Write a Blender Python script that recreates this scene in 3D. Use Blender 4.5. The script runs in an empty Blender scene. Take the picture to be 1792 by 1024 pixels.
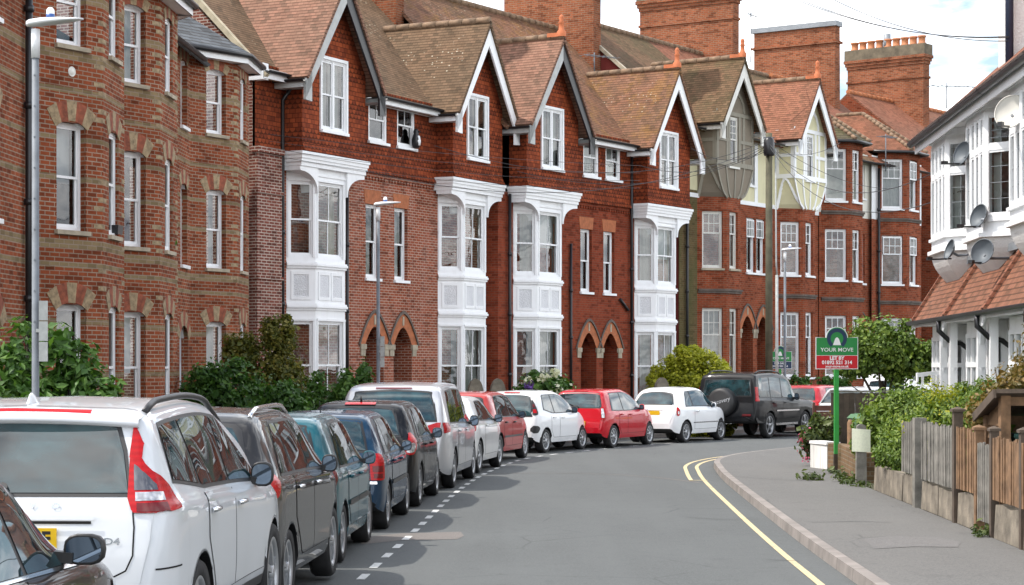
import bpy, bmesh, math, random
from mathutils import Vector, Matrix
from mathutils.bvhtree import BVHTree
R = math.radians
S = bpy.context.scene
COL = S.collection
rng = random.Random(7)
F, HC, YH, CX = 3600.0, 1.98, 645.0, 896.0     # camera: focal px, eye height, horizon row, centre column

def gp(x, y, z=0.0):
    s = (y - YH) / (HC - z)
    return Vector(((x - CX) / s, F / s, z))
def at(x, y, Z):
    return Vector(((x - CX) * Z / F, Z, HC - (y - YH) * Z / F))

# ------------------------------------------------------------------ objects
def tag(o, label=None, cat=None, group=None, kind=None):
    if label: o['label'] = label
    if cat: o['category'] = cat
    if group: o['group'] = group
    if kind: o['kind'] = kind
    return o
def empty(name, loc, rz=0.0):
    o = bpy.data.objects.new(name, None)
    o.location = loc; o.rotation_euler = (0, 0, rz); o.empty_display_size = .2
    COL.objects.link(o)
    return o

class MB:
    def __init__(s):
        s.v = []; s.f = []; s.m = []; s.sm = []; s.uv = {}
    def n(s): return len(s.v)
    def poly(s, pts, m=0, smooth=False):
        b = len(s.v); s.v += [tuple(p) for p in pts]
        s.f.append(tuple(range(b, b + len(pts)))); s.m.append(m); s.sm.append(smooth)
    def mesh(s, vs, fs, m=0, smooth=False):
        b = len(s.v); s.v += [tuple(p) for p in vs]
        for f in fs:
            s.f.append(tuple(i + b for i in f)); s.m.append(m); s.sm.append(smooth)
    def hexa(s, p, m=0):           # p: 8 corners, bottom 4 (ccw from above), top 4
        s.mesh(p, [(3, 2, 1, 0), (4, 5, 6, 7), (0, 1, 5, 4), (1, 2, 6, 5), (2, 3, 7, 6), (3, 0, 4, 7)], m)
    def box(s, x0, x1, y0, y1, z0, z1, m=0):
        s.hexa([(x0, y0, z0), (x1, y0, z0), (x1, y1, z0), (x0, y1, z0), (x0, y0, z1), (x1, y0, z1), (x1, y1, z1), (x0, y1, z1)], m)
    def bar(s, a, b, w, h, m=0, up=(0, 0, 1)):   # box along a->b
        a, b = Vector(a), Vector(b); d = (b - a).normalized(); up = Vector(up)
        if abs(d.dot(up)) > .98: up = Vector((1, 0, 0))
        x = d.cross(up).normalized() * (w / 2); y = x.cross(d).normalized() * (h / 2)
        s.hexa([a - x - y, a + x - y, b + x - y, b - x - y, a - x + y, a + x + y, b + x + y, b - x + y], m)
    def tube(s, pts, r, n=8, m=0, cap=True):
        pts = [Vector(p) for p in pts]; rs = r if isinstance(r, (list, tuple)) else [r] * len(pts)
        b = len(s.v); prev = None
        for i, p in enumerate(pts):
            d = (pts[min(i + 1, len(pts) - 1)] - pts[max(i - 1, 0)]).normalized()
            u = prev if prev is not None else (Vector((0, 0, 1)) if abs(d.z) < .9 else Vector((1, 0, 0)))
            x = (u - d * u.dot(d)).normalized(); prev = x; y = d.cross(x)
            for k in range(n):
                t = 2 * math.pi * k / n
                s.v.append(tuple(p + (x * math.cos(t) + y * math.sin(t)) * rs[i]))
        for i in range(len(pts) - 1):
            for k in range(n):
                a0 = b + i * n + k; a1 = b + i * n + (k + 1) % n
                s.f.append((a0, a1, a1 + n, a0 + n)); s.m.append(m); s.sm.append(True)
        if cap:
            s.f.append(tuple(b + k for k in range(n))[::-1]); s.m.append(m); s.sm.append(False)
            e = b + (len(pts) - 1) * n
            s.f.append(tuple(e + k for k in range(n))); s.m.append(m); s.sm.append(False)
    def lathe(s, prof, n=24, o=(0, 0, 0), axis='z', m=0, smooth=True):  # prof: (r, h)
        b = len(s.v); o = Vector(o)
        for r, h in prof:
            for k in range(n):
                t = 2 * math.pi * k / n; c, q = r * math.cos(t), r * math.sin(t)
                p = Vector((c, q, h)) if axis == 'z' else (Vector((h, c, q)) if axis == 'x' else Vector((q, h, c)))
                s.v.append(tuple(o + p))
        for i in range(len(prof) - 1):
            for k in range(n):
                a0 = b + i * n + k; a1 = b + i * n + (k + 1) % n
                s.f.append((a0, a1, a1 + n, a0 + n)); s.m.append(m); s.sm.append(smooth)
    def prism(s, pts, d, m=0):     # polygon pts extruded by vector d
        d = Vector(d); a = [Vector(p) for p in pts]; n = len(a)
        s.mesh(a + [p + d for p in a], [tuple(range(n))[::-1], tuple(range(n, 2 * n))] + [(i, (i + 1) % n, (i + 1) % n + n, i + n) for i in range(n)], m)
    def build(s, name, mats, parent=None, uv=True, loc=None, rz=0):
        me = bpy.data.meshes.new(name)
        me.from_pydata(s.v, [], s.f)
        if not isinstance(mats, (list, tuple)): mats = [mats]
        for m in mats: me.materials.append(m)
        me.polygons.foreach_set('material_index', s.m)
        me.polygons.foreach_set('use_smooth', s.sm)
        if uv:
            l = me.uv_layers.new(name='UVMap'); data = [0.0] * (2 * len(me.loops)); vs = me.vertices
            for p in me.polygons:
                n = p.normal
                if abs(n.z) < .995:
                    t = Vector((-n.y, n.x, 0)).normalized(); b = n.cross(t)
                else:
                    t = Vector((1, 0, 0)); b = Vector((0, 1, 0))
                for li in p.loop_indices:
                    co = vs[me.loops[li].vertex_index].co
                    data[2 * li] = co.dot(t); data[2 * li + 1] = co.dot(b)
            l.data.foreach_set('uv', data)
        me.update()
        o = bpy.data.objects.new(name, me); COL.objects.link(o)
        if parent: o.parent = parent
        if loc is not None: o.location = loc; o.rotation_euler = (0, 0, rz)
        return o

_tc = {}
def text_polys(txt, size=1.0, bold=0.0, align='CENTER', shear=0.0):
    k = (txt, size, bold, align, shear)
    if k not in _tc:
        c = bpy.data.curves.new('t', 'FONT'); c.body = txt; c.size = size; c.align_x = align; c.align_y = 'CENTER'
        c.offset = bold; c.shear = shear; c.resolution_u = 3
        o = bpy.data.objects.new('t', c); COL.objects.link(o)
        dg = bpy.context.evaluated_depsgraph_get(); me = bpy.data.meshes.new_from_object(o.evaluated_get(dg))
        _tc[k] = ([tuple(v.co) for v in me.vertices], [tuple(p.vertices) for p in me.polygons])
        bpy.data.objects.remove(o); bpy.data.curves.remove(c); bpy.data.meshes.remove(me)
    return _tc[k]
def add_text(mb, txt, size, o, ux, uz, m=0, bold=0.0, wscale=1.0, align='CENTER', shear=0.0):
    vs, fs = text_polys(txt, size, bold, align, shear); o = Vector(o); ux = Vector(ux); uz = Vector(uz)
    mb.mesh([o + ux * (v[0] * wscale) + uz * v[1] for v in vs], fs, m)

def pchip(pts):
    xs = [p[0] for p in pts]; ys = [p[1] for p in pts]; n = len(xs)
    h = [xs[i + 1] - xs[i] for i in range(n - 1)]; d = [(ys[i + 1] - ys[i]) / h[i] for i in range(n - 1)]
    m = [0.0] * n
    for i in range(1, n - 1):
        if d[i - 1] * d[i] > 0:
            w1 = 2 * h[i] + h[i - 1]; w2 = h[i] + 2 * h[i - 1]
            m[i] = (w1 + w2) / (w1 / d[i - 1] + w2 / d[i])
    m[0] = d[0]; m[-1] = d[-1]
    def f(x):
        if x <= xs[0]: return ys[0]
        if x >= xs[-1]: return ys[-1]
        i = 0
        while x > xs[i + 1]: i += 1
        t = (x - xs[i]) / h[i]; t2, t3 = t * t, t * t * t
        return (2 * t3 - 3 * t2 + 1) * ys[i] + (t3 - 2 * t2 + t) * h[i] * m[i] + (3 * t2 - 2 * t3) * ys[i + 1] + (t3 - t2) * h[i] * m[i + 1]
    return f
def lin(pts):
    def f(x):
        if x <= pts[0][0]: return pts[0][1]
        for (a, p), (b, q) in zip(pts, pts[1:]):
            if x <= b: return p + (q - p) * (x - a) / (b - a)
        return pts[-1][1]
    return f

# ------------------------------------------------------------------ materials
class NT:
    def __init__(s, name):
        s.mat = bpy.data.materials.new(name); s.mat.use_nodes = True
        s.t = s.mat.node_tree; s.t.nodes.clear()
        s.out = s.t.nodes.new('ShaderNodeOutputMaterial')
    def __call__(s, typ, props=None, **ins):
        n = s.t.nodes.new('ShaderNode' + typ)
        for k, v in (props or {}).items(): setattr(n, k, v)
        for k, v in ins.items():
            s.set(n, k, v)
        return n
    def set(s, n, k, v):
        if isinstance(k, str) and k[0] == 'i' and k[1:].isdigit(): k = int(k[1:])
        if isinstance(k, str): k = k.replace('_', ' ')
        i = n.inputs[k]
        if isinstance(v, bpy.types.NodeSocket): s.t.links.new(v, i)
        else: i.default_value = v
    def math(s, op, a, b=0.0, c=0.0):
        return s('Math', {'operation': op}, i0=a, i1=b, i2=c).outputs[0]
    def mix(s, f, a, b, mode='MIX'):
        n = s('Mix', {'data_type': 'RGBA', 'blend_type': mode}, i0=f, i6=a, i7=b)
        return n.outputs[2]
    def ramp(s, f, stops, interp='LINEAR'):
        n = s('ValToRGB', i0=f); cr = n.color_ramp; cr.interpolation = interp
        while len(cr.elements) < len(stops): cr.elements.new(0.5)
        for e, (p, c) in zip(cr.elements, stops):
            e.position = p; e.color = c if len(c) == 4 else (*c, 1)
        return n.outputs[0]
    def noise(s, vec, scale, detail=3.0, rough=.55, out=0):
        n = s('TexNoise', Scale=scale, Detail=detail, Roughness=rough)
        if vec is not None: s.set(n, 'Vector', vec)
        return n.outputs[out]
    def mapping(s, vec, scale=(1, 1, 1), loc=(0, 0, 0), rot=(0, 0, 0)):
        return s('Mapping', Vector=vec, Scale=scale, Location=loc, Rotation=rot).outputs[0]
    def uv(s): return s('UVMap').outputs[0]
    def obj(s): return s('TexCoord').outputs['Object']
    def pos(s): return s('NewGeometry').outputs['Position']
    def bump(s, h, strength=.5, dist=.02):
        return s('Bump', Strength=strength, Distance=dist, Height=h).outputs[0]
    def pbr(s, **ins):
        n = s('BsdfPrincipled')
        for k, v in ins.items(): s.set(n, k, v)
        s.t.links.new(n.outputs[0], s.out.inputs[0]); return s.mat
def c4(c): return (*c, 1.0)
def simple(name, col, rough=.5, metal=0.0, coat=0.0, spec=.5, vary=0.0, vscale=3.0, bump=0.0):
    t = NT(name); base = c4(col); ins = {}
    if vary:
        nz = t.noise(t.obj(), vscale, 5, .6)
        base = t.mix(t.ramp(nz, [(.3, (0, 0, 0)), (.7, (1, 1, 1))]), c4([x * (1 - vary) for x in col]), c4([min(1, x * (1 + vary)) for x in col]))
        if bump: ins['Normal'] = t.bump(t.noise(t.obj(), vscale * 12, 4), bump, .01)
    return t.pbr(Base_Color=base, Roughness=rough, Metallic=metal, Coat_Weight=coat, Coat_Roughness=.03, Specular_IOR_Level=spec, **ins)

M = {}
def car_paint(name, col, metal=.0, rough=.35, coat=.8):
    t = NT(name)
    dirt = t.noise(t.obj(), 2.3, 6, .65)
    z = t('SeparateXYZ', Vector=t.obj()).outputs[2]
    low = t.math('MULTIPLY', t.ramp(z, [(.15, (1, 1, 1)), (.75, (0, 0, 0))]), t.ramp(dirt, [(.35, (0, 0, 0)), (.75, (.22, .22, .22))]))
    base = t.mix(low, c4(col), c4([min(.16, x * .5 + .03) for x in col]))
    return t.pbr(Base_Color=base, Metallic=metal, Roughness=t.math('ADD', rough, t.math('MULTIPLY', dirt, .08)), Coat_Weight=coat, Coat_Roughness=.02, Coat_IOR=1.45, Specular_IOR_Level=.12)
# ------------------------------------------------------------------ cars
M['car_glass'] = None
def mk_car_mats():
    t = NT('car_glass')
    nz = t.noise(t.mapping(t.obj(), scale=(1.2, 1.2, 2.0)), 2.2, 3, .5)
    base = t.ramp(nz, [(.35, (.004, .010, .012)), (.55, (.012, .040, .048)), (.75, (.03, .085, .095))])  # teal mottle in the opaque base imitates reflected sky and interior
    M['car_glass'] = t.pbr(Base_Color=base, Roughness=.012, IOR=1.65, Specular_IOR_Level=.6)
    M['blk'] = simple('black_plastic', (.012, .012, .013), .45)
    M['seam'] = simple('panel_gap_black', (.004, .004, .004), .9)
    M['tyre'] = simple('tyre_rubber', (.014, .014, .015), .8, vary=.4, vscale=9)
    M['rim'] = simple('alloy_rim', (.36, .37, .385), .35, .6)
    M['cap'] = simple('silver_hubcap', (.34, .35, .365), .4, .3)
    M['chrome'] = simple('chrome_trim', (.75, .76, .78), .12, 1.0)
    t = NT('tail_lamp_red')
    wv = t('TexWave', {'bands_direction': 'Z'}, Vector=t.obj(), Scale=9.0, Distortion=.6).outputs[0]
    M['lamp'] = t.pbr(Base_Color=t.mix(wv, (.34, .003, .005, 1), (.42, .005, .007, 1)), Roughness=.22, Specular_IOR_Level=.35)
    M['lampdk'] = simple('tail_lamp_dark_red', (.12, .003, .005), .22)
    t = NT('clear_lamp_lens')
    vo = t('TexVoronoi', Vector=t.obj(), Scale=34.0).outputs[0]
    M['clear'] = t.pbr(Base_Color=t.mix(vo, (.75, .75, .76, 1), (.25, .25, .26, 1)), Roughness=.15, Metallic=.4, Coat_Weight=1.0)
    M['cleardk'] = simple('smoked_lamp_lens', (.10, .10, .11), .1, .3, coat=1)
    M['amber'] = simple('amber_lens', (.7, .2, .02), .15, coat=1)
    M['plate_y'] = simple('yellow_plate', (.75, .47, .015), .35)
    M['ink'] = simple('plate_ink', (.01, .01, .01), .5)
    M['mirror'] = simple('mirror_glass', (.10, .13, .17), .03, 1.0)  # dark navy stands in for the deep sky it would reflect
    for k, c, m, r in (('white', (.58, .60, .62), 0, .3), ('greymet', (.022, .021, .021), .0, .42), ('teal', (.015, .095, .120), .15, .35),
                       ('navy', (.008, .036, .075), .1, .35), ('black', (.006, .0065, .008), .0, .45), ('silver', (.50, .51, .53), .5, .33),
                       ('oldwhite', (.70, .70, .69), 0, .35), ('fadedred', (.42, .045, .04), 0, .35), ('red', (.48, .008, .018), .1, .28),
                       ('purewhite', (.78, .79, .80), 0, .28), ('brown', (.030, .019, .018), .4, .3), ('farred', (.45, .03, .04), 0, .35), ('farsilver', (.5, .52, .54), .3, .35)):
        M['p_' + k] = car_paint('paint_' + k, c, m, r, .5 if k == 'black' else .75 if max(c) < .2 else .85)
mk_car_mats()

_wheels = {}
def wheel_meshes(r, style):
    k = (round(r, 3), style)
    if k in _wheels: return _wheels[k]
    w = .20; rr = r * (.70 if style != 'steel' else .66)
    t = MB()
    t.lathe([(rr, -w / 2 + .02), (r * .93, -w / 2), (r, -w / 2 + .035), (r, w / 2 - .035), (r * .93, w / 2), (rr, w / 2 - .012), (rr - .015, w / 2 - .05)], 36, axis='x')
    t.lathe([(0.001, -w / 2 + .03), (rr, -w / 2 + .03)], 36, axis='x')
    tm = t.build('wheel', M['tyre']); me1 = tm.data; bpy.data.objects.remove(tm)
    q = MB()
    q.lathe([(rr + .004, w / 2 - .010), (rr - .012, w / 2 - .006), (rr - .03, w / 2 - .03), (rr - .04, w / 2 - .07)], 36, axis='x', m=0)
    q.lathe([(rr - .03, w / 2 - .075), (.001, w / 2 - .075)], 36, axis='x', m=1)
    ns = {'five': 5, 'seven': 7, 'ten': 9, 'steel': 12}[style]
    for i in range(ns):
        a = 2 * math.pi * i / ns + .3
        da = .27 if style == 'five' else (.18 if style == 'seven' else .15)
        pts = []
        for rad, wd, h in ((.05, .9, .012), (rr * .55, .62 if style == 'five' else .8, .008), (rr - .02, 1.0, -.006)):
            hw = da * wd * (rr if rad > .06 else rr * .45) * .5 * (1.35 if style == 'steel' else 1)
            for sgn in (-1, 1):
                p = Vector((w / 2 - .02 + h, math.cos(a) * rad - math.sin(a) * hw * sgn, math.sin(a) * rad + math.cos(a) * hw * sgn)); pts.append(p)
        q.mesh(pts, [(0, 1, 3, 2), (2, 3, 5, 4)], 0)
        b2 = [p - Vector((.03, 0, 0)) for p in pts]
        q.mesh(pts + b2, [(0, 2, 8, 6), (2, 4, 10, 8), (1, 7, 9, 3), (3, 9, 11, 5)], 0)
    q.lathe([(.062, w / 2 - .03), (.055, w / 2 - .006), (.001, w / 2 - .001)], 16, axis='x', m=0)
    om = q.build('rim', [M['rim'] if style != 'steel' else M['cap'], M['blk']]); me2 = om.data; bpy.data.objects.remove(om)
    _wheels[k] = (me1, me2)
    return _wheels[k]

class Car:
    """one car: y forward, x right, z up, origin on the ground at the middle"""
    def __init__(s, name, label, cat, group, paint, pos, hdg, L, W, top, belt, wr=None, r=.31, xr=.75, xf=None, sill=.24, rim='five', hw=None, wheelbase=2.5, dz=0.0, tumble=.16, clad=None):
        s.root = empty(name, pos, -R(hdg)); tag(s.root, label, cat, group)
        s.L, s.W, s.paint, s.r = L, W, M['p_' + paint], r
        s.ar, s.af = xr, xr + wheelbase
        T = pchip(top); B = pchip(belt); H = max(z for _, z in top)
        h2 = W / 2
        HWf = pchip(hw or [(0, .80), (.06, .885), (.16, .945), (.32, .985), (.6, 1.0), (L - 1.1, 1.0), (L - .55, .96), (L - .22, .88), (L - .06, .74), (L, .62)])
        WRf = pchip([(a, b * h2) for a, b in (wr or [(0, .80), (.3, .74), (.8, .73), (L * .5, .73), (L * .62, .75), (L * .72, .80), (L, .6)])])
        s.T, s.B, s.HWf, s.WRf = T, B, HWf, WRf
        ra = r + .045
        st = set()
        n = 64
        for i in range(n + 1): st.add(round(L * i / n, 4))
        for a in (s.ar, s.af):
            for i in range(0, 19): st.add(round(a - ra * math.cos(math.pi * i / 18), 4))
        for x in (.01, .02, .035, .05, .08, .11, .15, .19, .23, .28): st.add(x); st.add(round(L - x, 4))
        for p in top: st.add(round(p[0], 4))
        st = sorted(x for x in st if 0 <= x <= L)
        keep = [st[0]]
        for x in st[1:]:
            if x - keep[-1] > .004: keep.append(x)
        st = keep
        SLe = pchip([(0, sill + .14), (.12, sill + .04), (.4, sill), (L - .5, sill), (L - .15, sill - .02), (L, sill + .06)])
        def SL(x):
            z = SLe(x)
            for a in (s.ar, s.af):
                d = abs(x - a)
                if d < ra: z = max(z, r + math.sqrt(max(0, ra * ra - d * d)) * .98)
            return z
        rings = []
        for x in st:
            zt = T(x); zb = min(B(x), zt - .035); hwx = HWf(x) * h2; zl = min(SL(x), zb - .08); wrx = min(WRf(x), hwx - .03)
            gap = zt - zb; rr = min(.085, .55 * gap); base = min(SLe(x), zl)
            zm = sill + .42 * (max(zb, .7) - sill)
            zm = max(min(zm, zb - .05), zl + .02)
            low = hwx - .035 * (1 if zl < sill + .1 else 0)
            hb = hwx - .045
            f = min(1.0, gap / .35)
            c = [(low, zl), (hwx - .012 if zl < sill + .1 else hwx, min(zl + .10, (zl + zm) / 2)), (hwx, zm), (hwx - .006, zb - min(.09, (zb - zm) * .4)), (hb, zb),
                 (hb + (wrx - hb) * (.36 + .1 * f), zb + (gap - rr) * .5), (wrx, zt - rr), (wrx - .055 - .05 * f, zt - rr * .28), (wrx * .55, zt - .012 * f), (0, zt)]
            # smooth sampling
            pts = []
            for i in range(len(c) - 1):
                p0 = c[max(i - 1, 0)]; p1 = c[i]; p2 = c[i + 1]; p3 = c[min(i + 2, len(c) - 1)]
                sub = 3
                for k in range(sub):
                    t = k / sub
                    if i in (0, 4): q = (p1[0] + (p2[0] - p1[0]) * t, p1[1] + (p2[1] - p1[1]) * t)
                    else:
                        q = tuple(.5 * ((2 * p1[j]) + (-p0[j] + p2[j]) * t + (2 * p0[j] - 5 * p1[j] + 4 * p2[j] - p3[j]) * t * t + (-p0[j] + 3 * p1[j] - 3 * p2[j] + p3[j]) * t ** 3) for j in (0, 1))
                    pts.append(q)
            pts.append(c[-1])
            rings.append((x, pts))
        s.rings = rings
        mb = MB(); npt = len(rings[0][1]); V = []
        for x, pts in rings:
            y = x - L / 2
            V += [(p[0], y, p[1]) for p in pts] + [(-p[0], y, p[1]) for p in reversed(pts[:-1])]
        m = 2 * npt - 1; fs = []
        for i in range(len(rings) - 1):
            for k in range(m - 1):
                a = i * m + k
                fs.append((a, a + m, a + m + 1, a + 1))
        mb.mesh(V, fs, 0, True)
        if clad:
            for i, f in enumerate(mb.f):
                k = f[0] % m
                if max(mb.v[j][2] for j in f) < clad: mb.m[i] = 1
        s.bvh = BVHTree.FromPolygons([Vector(v) for v in mb.v], mb.f)
        # ends and underside
        for i in (0, len(rings) - 1):
            ring = V[i * m:(i + 1) * m]; mb.poly(ring if i == 0 else ring[::-1], 0)
        for i in range(len(rings) - 1):
            a, b = V[i * m], V[i * m + m - 1]; c, d = V[(i + 1) * m + m - 1], V[(i + 1) * m]
            mb.poly([a, b, c, d], 1)
        s.body = mb.build('body', [s.paint, M['blk']], s.root, uv=False)
        # wheels
        for ax in (s.ar, s.af):
            for sd in (1, -1):
                me1, me2 = wheel_meshes(r, rim)
                w = bpy.data.objects.new('wheel', me1); COL.objects.link(w); w.parent = s.root
                w.location = (sd * (h2 - .115), ax - L / 2, r)
                if sd < 0: w.rotation_euler = (0, 0, math.pi)
                q = bpy.data.objects.new('rim', me2); COL.objects.link(q); q.parent = w
    # --- projecting
    def hit(s, o, d):
        o, d = Vector(o), Vector(d).normalized()
        h = s.bvh.ray_cast(o, d)
        if h[0] is None:
            h = s.bvh.find_nearest(o + d * 1.5)
        n = h[1]
        if n.dot(d) > 0: n = -n
        return h[0], n
    def patch(s, rows, off, name, mat, parent=None, label=None):
        mb = MB(); V = []; nr, nc = len(rows), len(rows[0])
        for row in rows:
            for o, d in row:
                p, n = s.hit(o, d); V.append(p + n * off)
        fs = [(i * nc + j, i * nc + j + 1, (i + 1) * nc + j + 1, (i + 1) * nc + j) for i in range(nr - 1) for j in range(nc - 1)]
        # orient outward
        a = rows[0][0][1]
        q = Vector(a)
        v0, v1, v2 = V[fs[len(fs) // 2][0]], V[fs[len(fs) // 2][1]], V[fs[len(fs) // 2][2]]
        if (v1 - v0).cross(v2 - v0).dot(q) > 0: fs = [f[::-1] for f in fs]
        mb.mesh(V, fs, 0, True)
        o = mb.build(name, mat, parent or s.root, uv=False)
        if label: o['label'] = label
        return o
    def side(s, lo, hi, a, b, off, name, mat, sd=1, n=16, m=6, parent=None, label=None):
        lo = lin(lo) if isinstance(lo, list) else lo; hi = lin(hi) if isinstance(hi, list) else hi
        rows = []
        for i in range(n + 1):
            x = a + (b - a) * i / n; l, h = lo(x), hi(x); h = max(h, l + .0005)
            rows.append([((sd * 3, x - s.L / 2, l + (h - l) * j / m), (-sd, 0, 0)) for j in range(m + 1)])
        return s.patch(rows, off, name, mat, parent, label)
    def rear(s, lo, hi, a, b, off, name, mat, n=18, m=8, parent=None, label=None, front=False):
        lo = lin(lo) if isinstance(lo, list) else lo; hi = lin(hi) if isinstance(hi, list) else hi
        rows = []; sg = -1 if front else 1
        for i in range(n + 1):
            x = a + (b - a) * i / n; l, h = lo(x), hi(x); h = max(h, l + .0005)
            rows.append([((x, -sg * (s.L / 2 + 2), l + (h - l) * j / m), (0, sg, 0)) for j in range(m + 1)])
        return s.patch(rows, off, name, mat, parent, label)
    def corner(s, prof, off, name, mat, sd=1, n=16, m=8, piv=.34, inset=.30, parent=None):
        """prof: (theta deg 0=rear..90=side, zlo, zhi)"""
        lo = lin([(t, a) for t, a, b in prof]); hi = lin([(t, b) for t, a, b in prof]); rows = []
        t0, t1 = prof[0][0], prof[-1][0]
        for i in range(n + 1):
            t = t0 + (t1 - t0) * i / n; l, h = lo(t), max(hi(t), lo(t) + .0005)
            dx, dy = sd * math.sin(R(t)), -math.cos(R(t)); row = []
            for j in range(m + 1):
                z = l + (h - l) * j / m
                p = Vector((sd * (s.W / 2 - inset), piv - s.L / 2, z))
                row.append((p + Vector((dx, dy, 0)) * 2, (-dx, -dy, 0)))
            rows.append(row)
        return s.patch(rows, off, name, mat, parent)
    def band(s, pts, w, off, name, mat, axis='side', sd=1, parent=None):
        """thin strip following pts (y-from-rear or x, z) on the surface"""
        rows = []; P = []
        for (a, b), (c, d) in zip(pts, pts[1:]):
            k = max(2, int(math.hypot(c - a, d - b) / .05))
            for i in range(k): P.append((a + (c - a) * i / k, b + (d - b) * i / k))
        P.append(pts[-1])
        for i, (a, b) in enumerate(P):
            u = P[min(i + 1, len(P) - 1)]; v = P[max(i - 1, 0)]; tx, tz = u[0] - v[0], u[1] - v[1]; l = math.hypot(tx, tz) or 1
            nx, nz = -tz / l * w / 2, tx / l * w / 2; row = []
            for q in (-1, 1):
                if axis == 'side': row.append(((sd * 3, a + nx * q - s.L / 2, b + nz * q), (-sd, 0, 0)))
                else: row.append(((a + nx * q, -s.L / 2 - 2, b + nz * q), (0, 1, 0)))
            rows.append(row)
        return s.patch(rows, off, name, mat, parent)
    # --- standard fittings
    def windows(s, d0, d1, d2, d3, splits, lift=.02, drop=.10, trim='blk', zb=None):
        B = zb or (lambda x: s.B(x) + lift)
        Tt = lambda x: s.T(x) - drop
        def mk(g, e):
            lo = lambda x: B(x) - e
            def hi(x):
                z = Tt(x) + e
                if x < d1: z = min(z, B(d0) - e + (x - d0 + e) / max(.01, d1 - d0 + .0) * (Tt(d1) - B(d0) + 2 * e))
                if x > d2: z = min(z, B(d3) - e + (d3 + e - x) / max(.01, d3 - d2) * (Tt(d2) - B(d3) + 2 * e))
                return z
            return lo, hi
        for sd in (1, -1):
            lo, hi = mk(0, .022)
            tr = s.side(lo, hi, d0 - .03, d3 + .03, .003, 'window_surround', M[trim], sd, 30, 5)
            lo, hi = mk(0, 0)
            es = [d0] + list(splits) + [d3]
            for i in range(len(es) - 1):
                a = es[i] + (.028 if i else 0); b = es[i + 1] - (.028 if i < len(es) - 2 else 0)
                s.side(lo, hi, a, b, .007, 'side_window', M['car_glass'], sd, 14, 6)
    def rear_glass(s, z0, z1, wb, wt, e=.03, bow=.03, name='rear_window', mat='car_glass', trim=True, front=False):
        def mk(g):
            w0, w1, a, b = wb + g, wt + g, z0 - g, z1 + g
            lo = lambda x: a + bow * (1 - (abs(x) / w0) ** 2) * 0
            def hi(x):
                x = abs(x); z = b - bow * (x / w1) ** 2
                c = .07
                if x > w1 - c: z -= (1 - math.sqrt(max(0, 1 - ((min(x, w1) - w1 + c) / c) ** 2))) * c * .8
                if w0 > w1 and x > w1: z = min(z, a + (b - a - .1) * (w0 - x) / (w0 - w1))
                return z
            return lo, hi, w0
        if trim:
            lo, hi, w = mk(e); s.rear(lo, hi, -w, w, .003, 'window_seal', M['blk'], 26, 7, front=front)
        lo, hi, w = mk(0); return s.rear(lo, hi, -w, w, .007, name, M[mat], 26, 9, front=front)
    def panel_door(s, a, b, z0, zt, sd=1, handle=True, hz=None, a2=None):
        """door skin: dark outline under a paint patch, with handle"""
        lo = lambda x: z0 if a2 is None or x > a2[0] else z0 + (a2[0] - x) * a2[1]
        hi = lambda x: zt(x)
        s.side(lambda x: lo(x) - .007, lambda x: hi(x), a - .007, b + .007, .002, 'door_gap', M['seam'], sd, 22, 8)
        d = s.side(lo, hi, a, b, .0045, 'door', s.paint, sd, 22, 8)
        if handle:
            z = hz or zt(a) - .12
            p, n = s.hit((sd * 3, a + .16 - s.L / 2, z), (-sd, 0, 0))
            mb = MB(); mb.tube([p + Vector((sd * .012, -.09, 0)), p + Vector((sd * .035, -.05, .005)), p + Vector((sd * .035, .05, .005)), p + Vector((sd * .012, .09, 0))], .016, 6)
            mb.build('handle', s.paint if handle is True else M[handle], d, uv=False)
        return d
    def mirror(s, y, z, paint=None, sd=1, sz=(.12, .07, .085), out=.11):
        if sz[2] > .074: sz = (sz[0] * .68, sz[1], sz[2] * .95); out -= .02
        p, n = s.hit((sd * 3, y - s.L / 2, z), (-sd, 0, 0))
        c = p + Vector((sd * out, 0, .03)); mb = MB(); V = []; n1, n2 = 10, 14
        for i in range(n1 + 1):
            a = -math.pi / 2 + math.pi * i / n1
            for k in range(n2):
                b = 2 * math.pi * k / n2
                g = lambda v: math.copysign(abs(v) ** .72, v)
                yy = g(math.sin(a)); 
                if yy < -.35: yy = -.35
                V.append(c + Vector((sz[0] * g(math.cos(a)) * g(math.cos(b)), sz[1] * yy, sz[2] * g(math.cos(a)) * g(math.sin(b)))))
        mb.mesh(V, [(i * n2 + k, i * n2 + (k + 1) % n2, (i + 1) * n2 + (k + 1) % n2, (i + 1) * n2 + k) for i in range(n1) for k in range(n2)], 0, True)
        mb.bar(p - Vector((sd * .03, 0, .0)), c - Vector((sd * sz[0] * .5, 0, sz[2] * .55)), .07, .05, 1)
        o = mb.build('wing_mirror', [paint or M['blk'], M['blk']], s.root, uv=False)
        g = MB(); g.poly([c + Vector((sz[0] * .84 * math.copysign(abs(math.cos(t)) ** .72, math.cos(t)), -sz[1] * .37, sz[2] * .8 * math.copysign(abs(math.sin(t)) ** .72, math.sin(t)))) for t in [2 * math.pi * k / 24 for k in range(24)]])
        g.build('mirror_glass', M['mirror'], o, uv=False)
        return o
    def plate(s, z, text=None, x=0.0, w=.26, h=.056, tx=0.0):
        p, n = s.hit((x, -s.L / 2 - 2, z), (0, 1, 0)); y = p.y - .02
        mb = MB(); mb.box(x - w, x + w, y, y + .012, z - h, z + h, 0)
        if text: add_text(mb, text, .105, (x + tx, y - .003, z - .002), (1, 0, 0), (0, 0, 1), 1, .004, 1.0)
        return mb.build('number_plate', [M['plate_y'], M['ink']], s.root, uv=False)
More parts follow.
